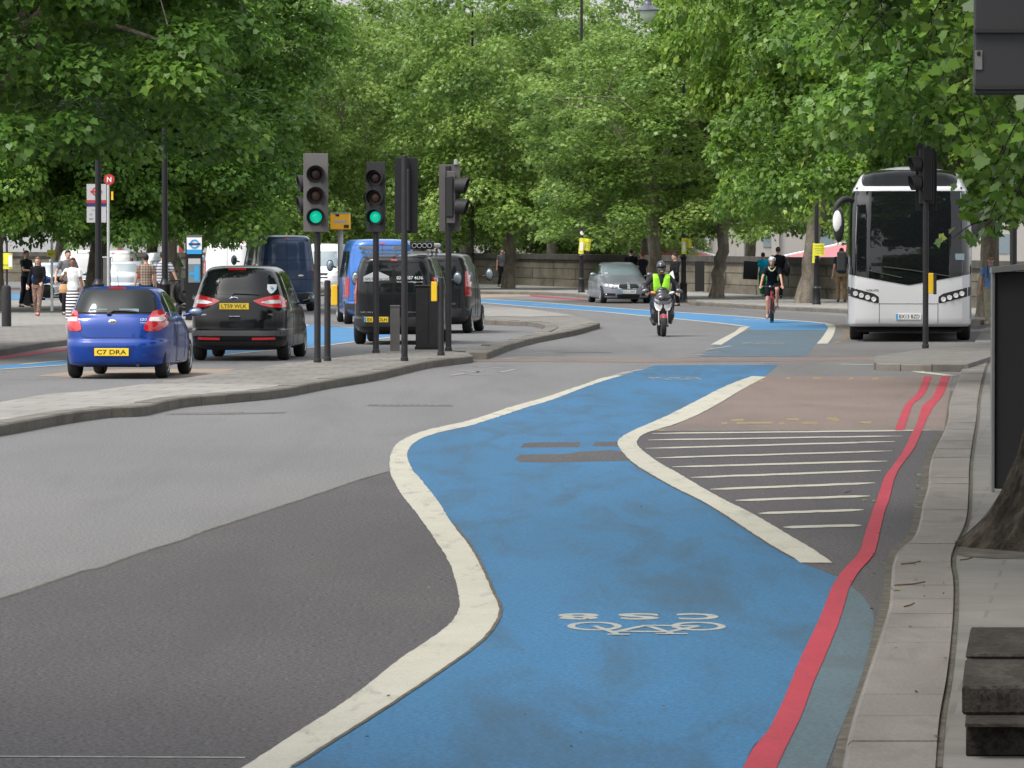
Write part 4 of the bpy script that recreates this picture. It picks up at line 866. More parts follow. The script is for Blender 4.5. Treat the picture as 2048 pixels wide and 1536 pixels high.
# bollard and notices at far left
p = base(13,653); t = thing('bollard', 'thick black bollard standing on the pavement at the left edge', 'bollard', p); b = MB(); b.lathe([(.12,-.02),(.118,.92),(.105,.99),(.06,1.02),(0,1.03)], 18); b.build('body', M['pole'], t, smooth=True)
def signpost(px, py, h, lab, m='pole', r=.03):
    p = base(px, py); t = thing('sign_post', lab, 'post', p); b = MB(); b.lathe([(r,-.02),(r,h),(0,h+.005)], 10); b.build('pole', M[m], t, smooth=True); return t, p
t, p = signpost(14,640,2.1,'thin grey post behind the black bollard at the left edge')
notice(6,506,25,538,p[1]-.1,'yellow notice reading NO with white paper, above the bollard at the left edge',[('NO',-.05,-.11,.06)],0,(.07,.0,.10,.32))
t, p = signpost(104,622,2.1,'thin white post behind the woman in the black top','white_p',.04)
notice(94,500,110,514,p[1]-.1,'small yellow notice reading NO behind the woman in the black top',[('NO',0,-.02,.07)],R(3),None)
# bus stop
p = base(217,628); t = thing('bus_stop_sign', 'bus stop with white roundel flag and red N disc on a grey pole', 'bus stop', p)
d = p[1]; k = d/F; zf = lambda v: P(0, v, d)[2]-.12; xf = lambda u: (u-217)*k
b = MB(); b.lathe([(.04,-.02),(.04,zf(370)),(0,zf(370)+.01)], 12); b.build('pole', M['lgrey'], t, smooth=True)
Rx = Matrix.Rotation(R(90), 4, 'X')
b = MB(); b.lathe([(.155,-.015),(.155,.015),(0,.016)], 28, Matrix.Translation((.03,0,zf(359))) @ Rx); b.build('disc', M['signred'], t)
text_mb('N', .13, .15, None, Matrix.Translation((.03,-.03,zf(359))) @ Rx, bold=.02).build('lettering', M['txt_w'], t)
def panel(u0, u1, v0, v1, m, nm, y=0, th=.03): b = MB(); b.box(((xf(u0)+xf(u1))/2, y, (zf(v0)+zf(v1))/2), (xf(u1)-xf(u0), th, zf(v0)-zf(v1))); return b.build(nm, M[m], t)
panel(174,213,368,445,'flag','flag'); panel(174,213,400,406,'signred','red_band',-.018,.006); panel(174,213,406,413,'navy','name_band',-.018,.006); panel(223,227,383,400,'orange','small_plate')
def roundel(t, c, r, mring, mbar, wd=1.32, th=.2):
    b = MB(); N = 32; vs = []
    for rr in (r, r*.7):
        for yy in (0, -.006):
            for a in range(N): q = 2*math.pi*a/N; vs.append((c[0]+rr*math.cos(q), c[1]+yy, c[2]+rr*math.sin(q)))
    fs = []
    for a in range(N):
        j = (a+1) % N; fs += [(N+a,N+j,3*N+j,3*N+a),(a,j,N+j,N+a),(2*N+a,3*N+a,3*N+j,2*N+j)]
    b.add(vs, fs); b.build('roundel_ring', mring, t); b = MB(); b.box((c[0], c[1]-.009, c[2]), (2*r*wd, .008, 2*r*th)); b.build('roundel_bar', mbar, t)
roundel(t, (xf(193),-.018,zf(383)), .125, M['signred'], M['signred'])
for i, s in enumerate(('Towards', '87', 'N87')): text_mb(s, None, .035 if i == 0 else .05, None, Matrix.Translation((xf(190)-(.0 if i == 0 else .10), -.019, zf(420+i*9))) @ Rx).build('lettering', M['txt'], t)
# stone-grey pillar cabinet
p = base(211,628); t = thing('pillar_cabinet', 'narrow grey pillar cabinet between lamp post and bus stop pole', 'cabinet', (p[0]-.0, p[1]+.6, p[2])); b = MB(); b.bbox((0,0,.8), (.2,.3,1.62), .01); b.build('body', M['grey'], t); b = MB(); b.bbox((0,0,1.63), (.25,.34,.05), .01); b.build('cap', M['lgrey'], t)
# totem
p = base(388,650); p = ((388-1024)*.0131, 131, .12); d = 131; k = d/F; t = thing('map_totem', 'tall street map totem with white head and light blue roundel left of the black car', 'totem', p)
zf = lambda v: P(0, v, d)[2]-.12; xf = lambda u: (u-388)*k
panel(371,405,470,640,'black','frame',.05,.14); panel(374,404,475,499,'white_p','head',-.03,.03); panel(374,404,499,508,'signblue','blue_band',-.03,.034); panel(373,405,470,475,'grey','cap',.05,.17)
roundel(t, (xf(389.5),-.05,zf(488)), .12, M['signblue'], M['navy'], 1.25)
panel(377,401,517,528,'lgrey','map_head',-.025,.01); panel(377,401,528,565,'glass_light','map',-.025,.01); panel(389,398,532,562,'signblue','map_detail',-.032,.006); panel(379,388,545,550,'signblue','map_detail',-.032,.006)
# dark board in the right foreground, its frame and the rear of the large sign
p = base(1986,985,.035); d = p[1]; k = d/F; t = thing('advert_board', 'tall black panel in a thin grey frame beside the nearest tree', 'board', p)
zt = P(0, 546, d)[2]-.035; b = MB(); b.bbox((.55,.10,zt/2+.02), (1.06,.12,zt-.02), .01); b.build('panel', M['vdark'], t)
b = MB(); b.bbox((.0,.06,zt/2), (.030,.10,zt+.02), .006); b.bbox((1.12,.06,zt/2), (.035,.22,zt+.02), .006)
b.add([(-.02,-.03,zt),(1.14,-.03,zt+.12),(1.14,.15,zt+.12),(-.02,.15,zt),(-.02,-.03,zt+.05),(1.14,-.03,zt+.17),(1.14,.15,zt+.17),(-.02,.15,zt+.05)], [(0,1,5,4),(1,2,6,5),(2,3,7,6),(3,0,4,7),(4,5,6,7),(3,2,1,0)]); b.build('frame', mat('frame_grey', (.13,.135,.13), .6), t)
d = 26; k = d/F; p = ((1946-1024)*k, d, 0.035); t = thing('road_sign', 'back of a large dark road sign high at the right edge', 'sign', p); m_ = mat('sign_back', (.028,.0285,.032), .6)
z0 = P(0,190,d)[2]-.035; b = MB(); b.bbox((.75,0,z0+1.0), (1.5,.04,2.0), .01); b.build('panel', m_, t)
b = MB()
for v in (62,175): b.box((.75,-.03,P(0,v,d)[2]-.035), (1.5,.03,.02))
b.build('rail', M['dark'], t); b = MB(); b.lathe([(.05,0),(.05,z0+2.2),(0,z0+2.2)], 12, None, (.95,.12,0)); b.build('post', M['pole'], t)
b = MB(); b.box((.023,-.025,P(0,120,d)[2]-.035), (.038,.006,.10)); b.build('sticker', mat('sticker_dull', (.16,.165,.16), .6), t); b = MB(); b.ball((.023,-.03,P(0,107,d)[2]-.035), (.011,.004,.014), 10, 6); b.build('sticker_mark', M['txt'], t)
d = 80; k = d/F; p = ((1984-1024)*k, d, 0.035); t = thing('road_sign', 'back of a smaller grey road sign among the leaves at the right edge', 'sign', p); z0 = P(0,372,d)[2]-.035
b = MB(); b.bbox((.45,0,z0+.26), (.9,.04,.50), .01); b.build('panel', mat('sign_back_grey', (.16,.18,.2), .5), t); b = MB(); b.box((.45,-.02,z0), (.92,.08,.06)); b.build('rail', M['dark'], t); b = MB(); b.lathe([(.04,0),(.04,z0+.4),(0,z0+.4)], 12, None, (.8,.1,0)); b.build('post', M['pole'], t); b = MB(); b.box((.025,-.025,z0+.1), (.035,.006,.14)); b.build('sticker', M['white_p'], t)
# stone bench bottom right
M['oldstone'] = noisy('old_dark_stone', [(.3,(.016,.0145,.012)),(.5,(.032,.029,.025)),(.7,(.055,.050,.043))], 3, 9, 1, .7, 30, .012, (1,.3,1), (40,.45), spec=.1)
def slabstone(nm, u0, v0, vb, u1b, z0, z1, par, b0=.012):
    a = G(u0, v0, z1); bk = G(u1b, vb, z1); w_ = 1.4
    pts = [(a[0],a[1]),(a[0]+w_,a[1]),(bk[0]+w_,bk[1]),(bk[0],bk[1])]; m = MB(); cx = sum(p[0] for p in pts)/4; cy = sum(p[1] for p in pts)/4
    ins = lambda q, s: [(cx+(p[0]-cx)*(1-s), cy+(p[1]-cy)*(1-s)) for p in q]
    lv = [(ins(pts,.012),z0),(pts,z0+b0),(pts,z1-b0),(ins(pts,.012),z1)]; vs = [(p[0],p[1],z) for q, z in lv for p in q]
    m.add(vs, [(3,2,1,0),(12,13,14,15)]+[(r*4+i,r*4+(i+1)%4,r*4+4+(i+1)%4,r*4+4+i) for r in range(3) for i in range(4)]); m.build(nm, M['oldstone'], par)
t = thing('stone_bench', 'worn dark stone bench of stacked slabs in the bottom right corner', 'bench', (0,0,0))
slabstone('lower_block',1932,1450,1262,1952,.03,.17,t); slabstone('seat_slab',1924,1372,1318,1930,.195,.32,t); slabstone('back_slab',1931,1308,1254,1941,.322,.345,t); slabstone('packing_slab',1930,1446,1275,1948,.172,.193,t,.004)
# ------------------------------------------------------------------ vehicles (local frame: +Y forward, ground z=0)
def supr(w, yr, yf, nr, nf, N=96):
    """closed ring: starts at rear centre, runs to +x side, front, -x side"""
    yc = (yr+yf)/2; L = (yf-yr)/2; out = []
    def quarter(L_, n, sgn):
        t = np.linspace(0, math.pi/2, 160); x = w*np.sin(t)**(2/n); y = L_*np.cos(t)**(2/n)
        s = np.concatenate([[0], np.cumsum(np.hypot(np.diff(x), np.diff(y)))]); q = np.linspace(0, s[-1], N//4+1)
        return np.interp(q, s, x), np.interp(q, s, y)
    xr, yr_ = quarter(L, nr, -1); xf, yf_ = quarter(L, nf, 1)
    R1 = [(a, yc-b) for a, b in zip(xr, yr_)]; R2 = [(a, yc+b) for a, b in zip(xf, yf_)][::-1]
    half = R1+R2[1:]
    return half+[(-a, b) for a, b in half[-2:0:-1]]
def pchip(xs, ys, q):
    xs = np.array(xs, float); ys = np.array(ys, float); h = np.diff(xs); d = np.diff(ys)/h; m = np.zeros(len(xs))
    m[0], m[-1] = d[0], d[-1]
    for i in range(1, len(xs)-1): m[i] = 0 if d[i-1]*d[i] <= 0 else 2*d[i-1]*d[i]/(d[i-1]+d[i])
    i = np.clip(np.searchsorted(xs, q)-1, 0, len(xs)-2); t = (q-xs[i])/h[i]
    return (2*t**3-3*t**2+1)*ys[i]+(t**3-2*t**2+t)*h[i]*m[i]+(-2*t**3+3*t**2)*ys[i+1]+(t**3-t**2)*h[i]*m[i+1]
def body_mesh(rings, N=96, sub=4):
    """rings: (z, yr, yf, halfwidth, nr, nf)"""
    r = np.array(rings, float); K = len(r); t = np.arange(K); q = np.linspace(0, K-1, (K-1)*sub+1)
    cols = [pchip(t, r[:, j], q) for j in range(6)]; vs = []; fs = []
    for z, a, b, w_, n1, n2 in zip(*cols): vs += [(x, y, z) for x, y in supr(w_, a, b, n1, n2, N)]
    n = len(supr(1, -1, 1, 2, 2, N)); m = len(q)
    for i in range(m-1):
        for k in range(n): j = (k+1) % n; fs.append((i*n+k, i*n+j, i*n+n+j, i*n+n+k))
    fs.append(tuple(range(n-1, -1, -1)))
    c = len(vs); z = cols[0][-1]; vs.append((0, (cols[1][-1]+cols[2][-1])/2, z+.012))
    for k in range(n): fs.append(((m-1)*n+k, (m-1)*n+(k+1) % n, c))
    return vs, fs
class Veh:
    def __init__(s, name, label, cat, loc, rz, rings, pm, arch=None, ar=.36, group=None, sub=4, bodyname='body'):
        s.t = thing(name, label, cat, loc, rz, group); vs, fs = body_mesh(rings, sub=sub)
        s.bvh = BVHTree.FromPolygons([Vector(v) for v in vs], fs)
        mb = MB(); mb.add(vs, fs); o = mb.build(bodyname, pm, s.t, smooth=True, auto=38); s.body = o
        if arch:
            cuts = []
            for y in arch:
                c = MB(); Mx = Matrix.Translation((0, y, ar*.92)) @ Matrix.Rotation(R(90), 4, 'Y')
                wmax = max(r[3] for r in rings)+.1
                for sx in (-1, 1): c.lathe([(ar, -.17), (ar, .17)], 28, Matrix.Translation((sx*(wmax-.17), y, ar*.92)) @ Matrix.Rotation(R(90), 4, 'Y'))
                co = c.build('cut', M['vdark']); cuts.append(co); md = o.modifiers.new('b', 'BOOLEAN'); md.object = co; md.operation = 'DIFFERENCE'; md.solver = 'EXACT'
            dg = bpy.context.evaluated_depsgraph_get(); dg.update(); me = bpy.data.meshes.new_from_object(o.evaluated_get(dg)); o.modifiers.clear(); old = o.data; o.data = me; me.name = bodyname
            for co in cuts: bpy.data.objects.remove(co)
            me.materials.clear(); me.materials.append(pm); me.materials.append(M['vdark'])
            # inside of the arches is dark
            for p in me.polygons:
                c = p.center
                for y in arch:
                    if (c.y-y)**2+(c.z-ar*.92)**2 < (ar*1.02)**2 and c.z > .05 and abs(c.x) < 5 and (abs(p.normal.x) > .95 and abs(c.x) < wmax-.3 or abs(math.hypot(c.y-y, c.z-ar*.92)-ar) < .02 and abs(p.normal.x) < .3): p.material_index = 1
            me.set_sharp_from_angle(angle=R(38))
    def hit(s, view, a, b):
        o, d = {'rear': ((a, -20, b), (0, 1, 0)), 'front': ((a, 20, b), (0, -1, 0)), 'right': ((20, a, b), (-1, 0, 0)), 'left': ((-20, a, b), (1, 0, 0)), 'top': ((a, b, 20), (0, 0, -1))}[view]
        h = s.bvh.ray_cast(Vector(o), Vector(d))
        if h[0] is None:
            k = 1.0
            h = s.bvh.find_nearest(Vector((a, -2 if view == 'rear' else 2, b)) if view in ('rear', 'front') else Vector((1 if view == 'right' else -1, a, b)))
            return h[0].copy(), h[1].copy()
        return h[0].copy(), h[1].copy()
    def patch(s, name, view, poly, m, off=.004, th=.02, step=.06, parent=None, rnd=0, smooth=True):
        if rnd: poly = roundp(poly, rnd)
        poly = resamp(poly, step); n = len(poly); xs = [p[0] for p in poly]; ys = [p[1] for p in poly]
        pts = [Vector(p) for p in poly]; 
        gx = np.arange(min(xs)+step*.5, max(xs), step); gy = np.arange(min(ys)+step*.5, max(ys), step)
        for a in gx:
            for b in gy:
                if inside(a, b, poly) and min((a-p[0])**2+(b-p[1])**2 for p in poly) > (step*.4)**2: pts.append(Vector((a, b)))
        V, E_, Fc, _, _, _ = delaunay_2d_cdt(pts, [], [list(range(n))], 1, 1e-6)
        top = []; bot = []
        out = {'rear': Vector((0,-1,0)), 'front': Vector((0,1,0)), 'right': Vector((1,0,0)), 'left': Vector((-1,0,0)), 'top': Vector((0,0,1))}[view]
        for p in V:
            h, nn = s.hit(view, p.x, p.y)
            if nn.dot(out) < 0: nn = -nn
            top.append(h+nn*off); bot.append(h-nn*th)
        k = len(top); mb = MB(); mb.v = [tuple(p) for p in top+bot]; mb.f = [tuple(f) for f in Fc]+[tuple(i+k for i in reversed(f)) for f in Fc]
        cnt = {}
        for f in Fc:
            for a, b in zip(f, list(f[1:])+[f[0]]): cnt[(a, b)] = 1
        for (a, b) in cnt:
            if (b, a) not in cnt: mb.f.append((b, a, a+k, b+k))
        return mb.build(name, m, parent or s.t, smooth=smooth, auto=35)
    def wheel(s, x, y, r=.31, w_=.2, spokes=5, rimr=None, steer=0, parent=None):
        sx = 1 if x > 0 else -1; rimr = rimr or r*.66
        Mx = Matrix.Translation((x, y, r)) @ Matrix.Rotation(steer, 4, 'Z') @ Matrix.Rotation(R(90)*sx, 4, 'Y')
        b = MB(); b.lathe([(rimr*.98,-w_/2+.01),(rimr,-w_/2),(r*.9,-w_/2),(r-.012,-w_/2+.02),(r,-w_/2+.05),(r,w_/2-.05),(r-.012,w_/2-.02),(r*.9,w_/2),(rimr,w_/2),(rimr*.98,w_/2-.01)], 36, Mx)
        b.lathe([(rimr*.97,-w_/2+.02),(0,-w_/2+.021)], 24, Mx); b.lathe([(rimr*.97,w_/2-.05),(0.0,w_/2-.049)], 24, Mx)
        o = b.build('wheel', M['rubber'], s.t, smooth=True)
        q = MB(); q.lathe([(rimr*.97,w_/2-.04),(rimr*.99,w_/2+.002),(rimr*.9,w_/2-.004),(rimr*.88,w_/2-.03)], 36, Mx)
        q.lathe([(.05,w_/2-.03),(.05,w_/2-.006),(0,w_/2-.004)], 14, Mx)
        for k in range(spokes):
            a = 2*math.pi*k/spokes; R_ = Mx @ Matrix.Rotation(a, 4, 'Z'); q.add([R_ @ Vector(p) for p in ((.03,-.028,w_/2-.035),(rimr*.93,-.045,w_/2-.03),(rimr*.93,.045,w_/2-.03),(.03,.028,w_/2-.035),(.03,-.022,w_/2-.008),(rimr*.92,-.034,w_/2-.012),(rimr*.92,.034,w_/2-.012),(.03,.022,w_/2-.008))], [(3,2,1,0),(4,5,6,7),(0,1,5,4),(1,2,6,5),(2,3,7,6),(3,0,4,7)])
        q.build('rim', M['alloy'], o, smooth=True)
    def plate(s, view, cx, cz, txt, m='plate_y', w_=.52, h=.11, band=False, th=.075):
        p, nn = s.hit(view, cx, cz); sg = -1 if view == 'rear' else 1; y = p.y+sg*.018
        b = MB(); b.bbox((cx, y, cz), (w_, .016, h), .003); o = b.build('number_plate', M[m], s.t)
        T = Matrix.Translation((cx+(.02*(-sg) if band else 0), y+sg*.0105, cz)) @ (Matrix.Rotation(math.pi, 4, 'Z') if sg > 0 else Matrix.Identity(4)) @ Matrix.Rotation(R(90), 4, 'X')
        text_mb(txt, w_*(.80 if band else .86), th, None, T, bold=.012).build('lettering', M['txt'], o)
        if band: b = MB(); b.box((cx+sg*(w_/2-.025), y+sg*.0105, cz), (.045,.004,h*.92)); b.build('blue_band', M['signblue'], o)
    def text(s, view, cx, cz, txt, h, m, width=None, off=.008, bold=0):
        p, nn = s.hit(view, cx, cz); sg = -1 if view == 'rear' else 1
        T = Matrix.Translation((cx, p.y+sg*off, cz)) @ (Matrix.Rotation(math.pi, 4, 'Z') if sg > 0 else Matrix.Identity(4)) @ Matrix.Rotation(R(90), 4, 'X')
        mb = text_mb(txt, width, h, None, T, bold=bold)
        mb.v = [tuple(s.hit(view, v[0], v[2])[0]+Vector((0, sg*off, 0))) for v in mb.v]
        return mb.build('lettering', m, s.t)
    def mirror(s, x, y, z, m, w_=.22, h=.15, face='glass', fwd=True, parent=None):
        sx = 1 if x > 0 else -1; b = MB(); b.ball((x, y, z), (w_/2, .07, h/2), 14, 8); b.tube([(x-sx*w_*.4, y, z-.03), (x-sx*(w_*.9), y+.02, z-.05)], .025, 8)
        o = b.build('wing_mirror', m, s.t, smooth=True)
        q = MB(); q.ball((x, y-.035, z), (w_*.42, .045, h*.41), 16, 8); q.build('mirror_face', M['mirror'], o, smooth=True)
def inside(x, y, poly):
    c = False; n = len(poly)
    for i in range(n):
        x1, y1 = poly[i][:2]; x2, y2 = poly[(i+1) % n][:2]
        if (y1 > y) != (y2 > y) and x < (x2-x1)*(y-y1)/(y2-y1)+x1: c = not c
    return c
def resamp(poly, step):
    out = []; n = len(poly)
    for i in range(n):
        a = poly[i]; b = poly[(i+1) % n]; l = math.hypot(b[0]-a[0], b[1]-a[1]); k = max(1, int(l/step))
        for j in range(k): out.append((a[0]+(b[0]-a[0])*j/k, a[1]+(b[1]-a[1])*j/k))
    return out
def roundp(poly, r, k=4):
    out = []; n = len(poly)
    for i in range(n):
        p0, p, p1 = Vector(poly[i-1][:2]), Vector(poly[i][:2]), Vector(poly[(i+1) % n][:2])
        a = p0-p; b = p1-p; ra = min(r, a.length*.48); rb = min(r, b.length*.48); A = p+a.normalized()*ra; B = p+b.normalized()*rb
        for j in range(k+1): t = j/k; q = A*(1-t)**2+p*2*t*(1-t)+B*t*t; out.append((q.x, q.y))
    return out
def rect(x0, z0, x1, z1): return [(x0, z0), (x1, z0), (x1, z1), (x0, z1)]
def mx(poly): return [(-a, b) for a, b in poly]
def heading(px, v, deg, off=0): 
    """place so that the rear axle/front point at pixel; deg clockwise from +Y"""
    g = G(px, v); return (g[0], g[1], 0), -R(deg)
BLUE = paint('metallic_blue', (.001,.040,.26), .1, .3, .6, .3); BLACK = paint('black_gloss', (.004,.004,.005), 0, .2, .35, .25); NAVY = paint('navy_van_paint', (.035,.065,.14), .3, .3); SKY = paint('blue_van_paint', (.03,.14,.46), .2, .3)
GREYM = paint('grey_metallic', (.22,.24,.275), .25, .28); VANBLK = paint('dark_van_paint', (.009,.0095,.011), 0, .3, .35, .25); WHITE = paint('white_van_paint', (.78,.78,.78), 0, .35); SILV = paint('silver_paint', (.42,.46,.5), .5, .3); COACH = paint('coach_white', (.53,.535,.545), 0, .4)
def sidewin(v, poly, y_split=(), m='glass', name='side_window', off=.005, both=True):
    for vw in (('left', 'right') if both else ('right',)):
        v.patch(name, vw, poly, M[m], off, .02, .10)
# --- blue hatchback
def hatch_rings(L=3.94, W=.855, H=1.49, b=1.0):
    r, f = -L/2, L/2
    return [(.19,r+.25,f-.25,W-.12,4.5,3.5),(.24,r+.06,f-.10,W-.03,5,3.6),(.36,r+.015,f-.02,W-.015,5,3.6),(.52,r,f,W,5,3.6),(.60,r+.015,f-.03,W,5,3.6),(.64,r+.05,f-.06,W-.002,5,3.6),(.74,r+.065,f-.2,W,5,3.6),(.86,r+.085,f-.55,W-.002,5,3.6),
            (.97,r+.13,f-.95,W-.03,5,3.6),(1.03,r+.17,f-1.15,W-.055,3.9,3.4),(1.12,r+.23,f-1.32,W-.09,4,3.6),(1.25,r+.32,f-1.55,W-.14,4,3.8),(1.38,r+.43,f-1.85,W-.20,4,3.8),(1.445,r+.50,f-2.1,W-.25,3.6,3.6),(H-.01,r+.66,f-2.4,W-.36,3,3),(H,r+1.0,f-2.6,W-.5,2.5,2.5)]
loc, rz = heading(238,756,4.5)
ax = 1.22; g = Vector(loc); d_ = Vector((math.sin(R(4.5)), math.cos(R(4.5)), 0)); loc = tuple(g+d_*ax)
v = Veh('hatchback_car', 'shiny blue hatchback seen from behind with yellow number plate C7 DRA', 'car', loc, rz, hatch_rings(), BLUE, (-1.22, 1.30), .345)
BL = v; T = M
v.patch('rear_window', 'rear', rect(-.66,1.075,.66,1.42)[:2]+[(.55,1.43),(-.55,1.43)], M['glass'], .011, .02, .05, rnd=.10)
v.patch('window_surround', 'rear', [(-.70,1.05),(.70,1.05),(.58,1.452),(-.58,1.452)], M['vdark'], .004, .01, .05, rnd=.12)
lampR = [(.70,1.12),(.60,1.09),(.57,.96),(.52,.88),(.50,.80),(.56,.775),(.72,.78),(.80,.84),(.845,.93),(.85,1.02),(.80,1.10)]
for vw, pl in (('rear', lampR), ('rear', mx(lampR)[::-1])):
    o = v.patch('tail_light', vw, pl, M['lampred'], .012, .03, .035, rnd=.03)
    sg = 1 if pl[0][0] > 0 else -1; v.patch('reversing_lens', 'rear', [(sg*a, b) for a, b in ((.59,.99),(.58,.93),(.78,.93),(.79,.99))], M['lampclear'], .017, .01, .04, parent=o, rnd=.02)
for sd_ in ('left', 'right'):
    v.patch('side_window', sd_, [(-1.15,1.08),(.40,1.06),(.02,1.40),(-.95,1.40),(-1.25,1.25)], M['glass'], .004, .02, .08, rnd=.07)
    v.patch('front_side_window', sd_, [(.46,1.06),(1.02,1.05),(.42,1.34)], M['glass'], .004, .02, .08, rnd=.04)
v.patch('windscreen', 'front', [(-.66,1.06),(.66,1.06),(.52,1.40),(-.52,1.40)], M['glass'], .004, .02, .08, rnd=.06)
v.plate('rear', 0.0, .44, 'C7 DRA', w_=.56, h=.125)
v.patch('plate_recess', 'rear', [(-.40,.52),(.40,.52),(.30,.36),(-.30,.36)], paint('blue_recess', (.008,.035,.24)), .002, .01, .06, rnd=.03)
v.patch('lower_bumper', 'rear', [(-.62,.17),(.62,.17),(.66,.27),(-.66,.27)], M['dark'], .006, .01, .06, rnd=.03)
gr = MB()
def seam(v, view, pts, r=.004, m='vdark', off=.0005):
    q = []
    for a, b in zip(pts, pts[1:]):
        l = math.hypot(b[0]-a[0], b[1]-a[1]); k = max(1, int(l/.05))
        for j in range(k): q.append((a[0]+(b[0]-a[0])*j/k, a[1]+(b[1]-a[1])*j/k))
    q.append(pts[-1]); P3 = []
    for a, b in q: P3.append(v.hit(view, a, b)[0])
    mb = MB(); mb.tube(P3, r, 6); return mb.build('panel_gap', M[m], v.t)
seam(v, 'rear', [(-.56,.80),(-.50,.70),(-.42,.67),(.42,.67),(.50,.70),(.56,.80)])
for sd_ in ('right', 'left'):
    seam(v, sd_, [(-1.05,1.05),(-.62,.75),(-.55,.4),(-.5,.25)]); seam(v, sd_, [(.42,1.04),(.40,.3)]); seam(v, sd_, [(-.5,1.04),(-.42,.8),(-.42,.26),(.95,.26),(1.0,1.0)])
b = MB(); b.ball((0, v.hit('rear',0,.925)[0].y-.008, .925), (.072,.012,.042), 18, 8); o = b.build('badge', M['chrome'], v.t, smooth=True); text_mb('H', .05, .042, None, Matrix.Translation((0, v.hit('rear',0,.925)[0].y-.024, .925)) @ Rx, bold=.01).build('lettering', M['dark'], o)
v.text('rear', .50, .965, 'i20', .04, M['chrome'], .10); v.text('rear', -.50, .965, 'HYUNDAI', .024, M['chrome'], .18); v.text('rear', .50, .915, 'Classic', .02, M['chrome'], .10)
b = MB(); q = [v.hit('rear', a, c)[0]+Vector((0,-.03,.0)) for a, c in ((-.07,1.06),(0,1.105),(.2,1.10),(.38,1.085))]; b.tube(q, .009, 6); b.ball(q[0], (.045,.02,.025), 10, 6); b.build('wiper', M['dark'], v.t)
v.patch('brake_light', 'rear', rect(-.13,1.452,.13,1.475), M['lampred'], .01, .02, .03)
for sg in (-1, 1): v.patch('reflector', 'rear', [(sg*a, b) for a, b in ((.50,.36),(.72,.40),(.72,.43),(.5,.385))], paint('blue_shade', (.01,.04,.27)), .004, .01, .05)
b = MB(); b.tube([(0,-1.25,1.49),(0,-1.4,1.75)], .003, 5); b.ball((0,-1.25,1.49), .02, 8, 6); b.build('aerial', M['dark'], v.t)
b = MB(); b.tube([(.42,-1.95,.23),(.42,-1.80,.23)], .025, 10); b.build('exhaust_pipe', M['dark'], v.t)
for x in (.715, -.715): v.wheel(x, -1.22, .305, .185); v.wheel(x, 1.30, .305, .185)
v.mirror(.99, .72, 1.05, BLUE, .24, .15); v.mirror(-.99, .72, 1.05, BLUE, .24, .15)
# papers on the parcel shelf
b = MB(); 
for a, w_ in ((-.25,.28),(.25,.32)):
    q = v.hit('rear', a, 1.11)[0]; b.box((q.x, q.y-.006, 1.115), (w_,.006,.045))
b.build('window_paper', mat('paper_blue', (.25,.38,.42), .4), v.t)
# --- black people carrier
def mpv_rings(L=4.82, W=.94, H=1.76):
    r, f = -L/2, L/2
    return [(.20,r+.30,f-.25,W-.14,4,3.5),(.28,r+.08,f-.10,W-.025,5.2,3.6),(.40,r+.01,f-.02,W-.01,5.4,3.6),(.50,r,f,W,5.4,3.6),(.575,r+.005,f,W,5.4,3.6),(.60,r+.06,f-.05,W-.004,5.2,3.6),(.75,r+.065,f-.15,W,5.2,3.6),(.92,r+.09,f-.5,W-.004,5.2,3.6),
            (1.06,r+.11,f-.9,W-.03,4.2,3.2),(1.16,r+.14,f-1.2,W-.06,4.2,3.4),(1.28,r+.20,f-1.4,W-.10,4.2,3.6),(1.45,r+.28,f-1.65,W-.16,4.2,3.8),(1.60,r+.36,f-1.9,W-.22,4,3.8),(1.69,r+.44,f-2.15,W-.28,3.6,3.6),(H-.015,r+.62,f-2.5,W-.38,3,3),(H,r+1.0,f-2.8,W-.5,2.5,2.5)]
loc, rz = heading(484,720,3.6); g = Vector(loc); d_ = Vector((math.sin(R(3.6)), math.cos(R(3.6)), 0)); loc = tuple(g+d_*1.42)
v = Veh('people_carrier', 'black people carrier seen from behind with yellow number plate LT59 WLK', 'car', loc, rz, mpv_rings(), BLACK, (-1.42, 1.43), .38)
v.patch('rear_window', 'rear', [(-.76,1.20),(-.50,1.235),(.50,1.235),(.76,1.20),(.60,1.665),(-.60,1.665)], M['glass'], .004, .02, .05, rnd=.05)
lampR = [(.30,1.12),(.50,1.18),(.76,1.235),(.86,1.12),(.88,1.0),(.78,.985),(.60,1.0),(.45,1.04)]
for sg in (1, -1):
    pl = [(sg*a, b) for a, b in lampR]; o = v.patch('tail_light', 'rear', pl, M['lampred'], .012, .03, .035, rnd=.02)
    v.patch('reversing_lens', 'rear', [(sg*a, b) for a, b in ((.44,1.09),(.55,1.06),(.78,1.07),(.76,1.13),(.60,1.13))], M['lampclear'], .017, .01, .04, parent=o, rnd=.02)
    v.patch('reflector', 'rear', [(sg*a, b) for a, b in ((.30,.395),(.72,.40),(.72,.445),(.30,.435))], M['lampred'], .006, .01, .05)
v.patch('bumper_strip', 'rear', [(-.90,.47),(.90,.47),(.90,.565),(-.90,.565)], mat('bumper_grey', (.06,.06,.063), .5), .004, .01, .05)
v.patch('lower_bumper', 'rear', [(-.78,.21),(.78,.21),(.84,.36),(-.84,.36)], M['dark'], .005, .01, .06)
v.plate('rear', -.04, 1.02, 'LT59 WLK', w_=.55, h=.115)
b = MB(); y = v.hit('rear', -.05, 1.165)[0].y; b.ball((-.05, y-.006, 1.165), (.082,.012,.034), 18, 8); o = b.build('badge', M['chrome'], v.t, smooth=True); b = MB(); b.ball((-.05, y-.012, 1.165), (.068,.010,.025), 18, 8); b.build('badge_face', mat('badge_blue', (.02,.05,.2), .2), o, smooth=True)
v.text('rear', .62, .865, 'TDCi', .026, M['chrome'], .09); v.text('rear', -.64, .865, 'GALAXY', .024, M['chrome'], .16)
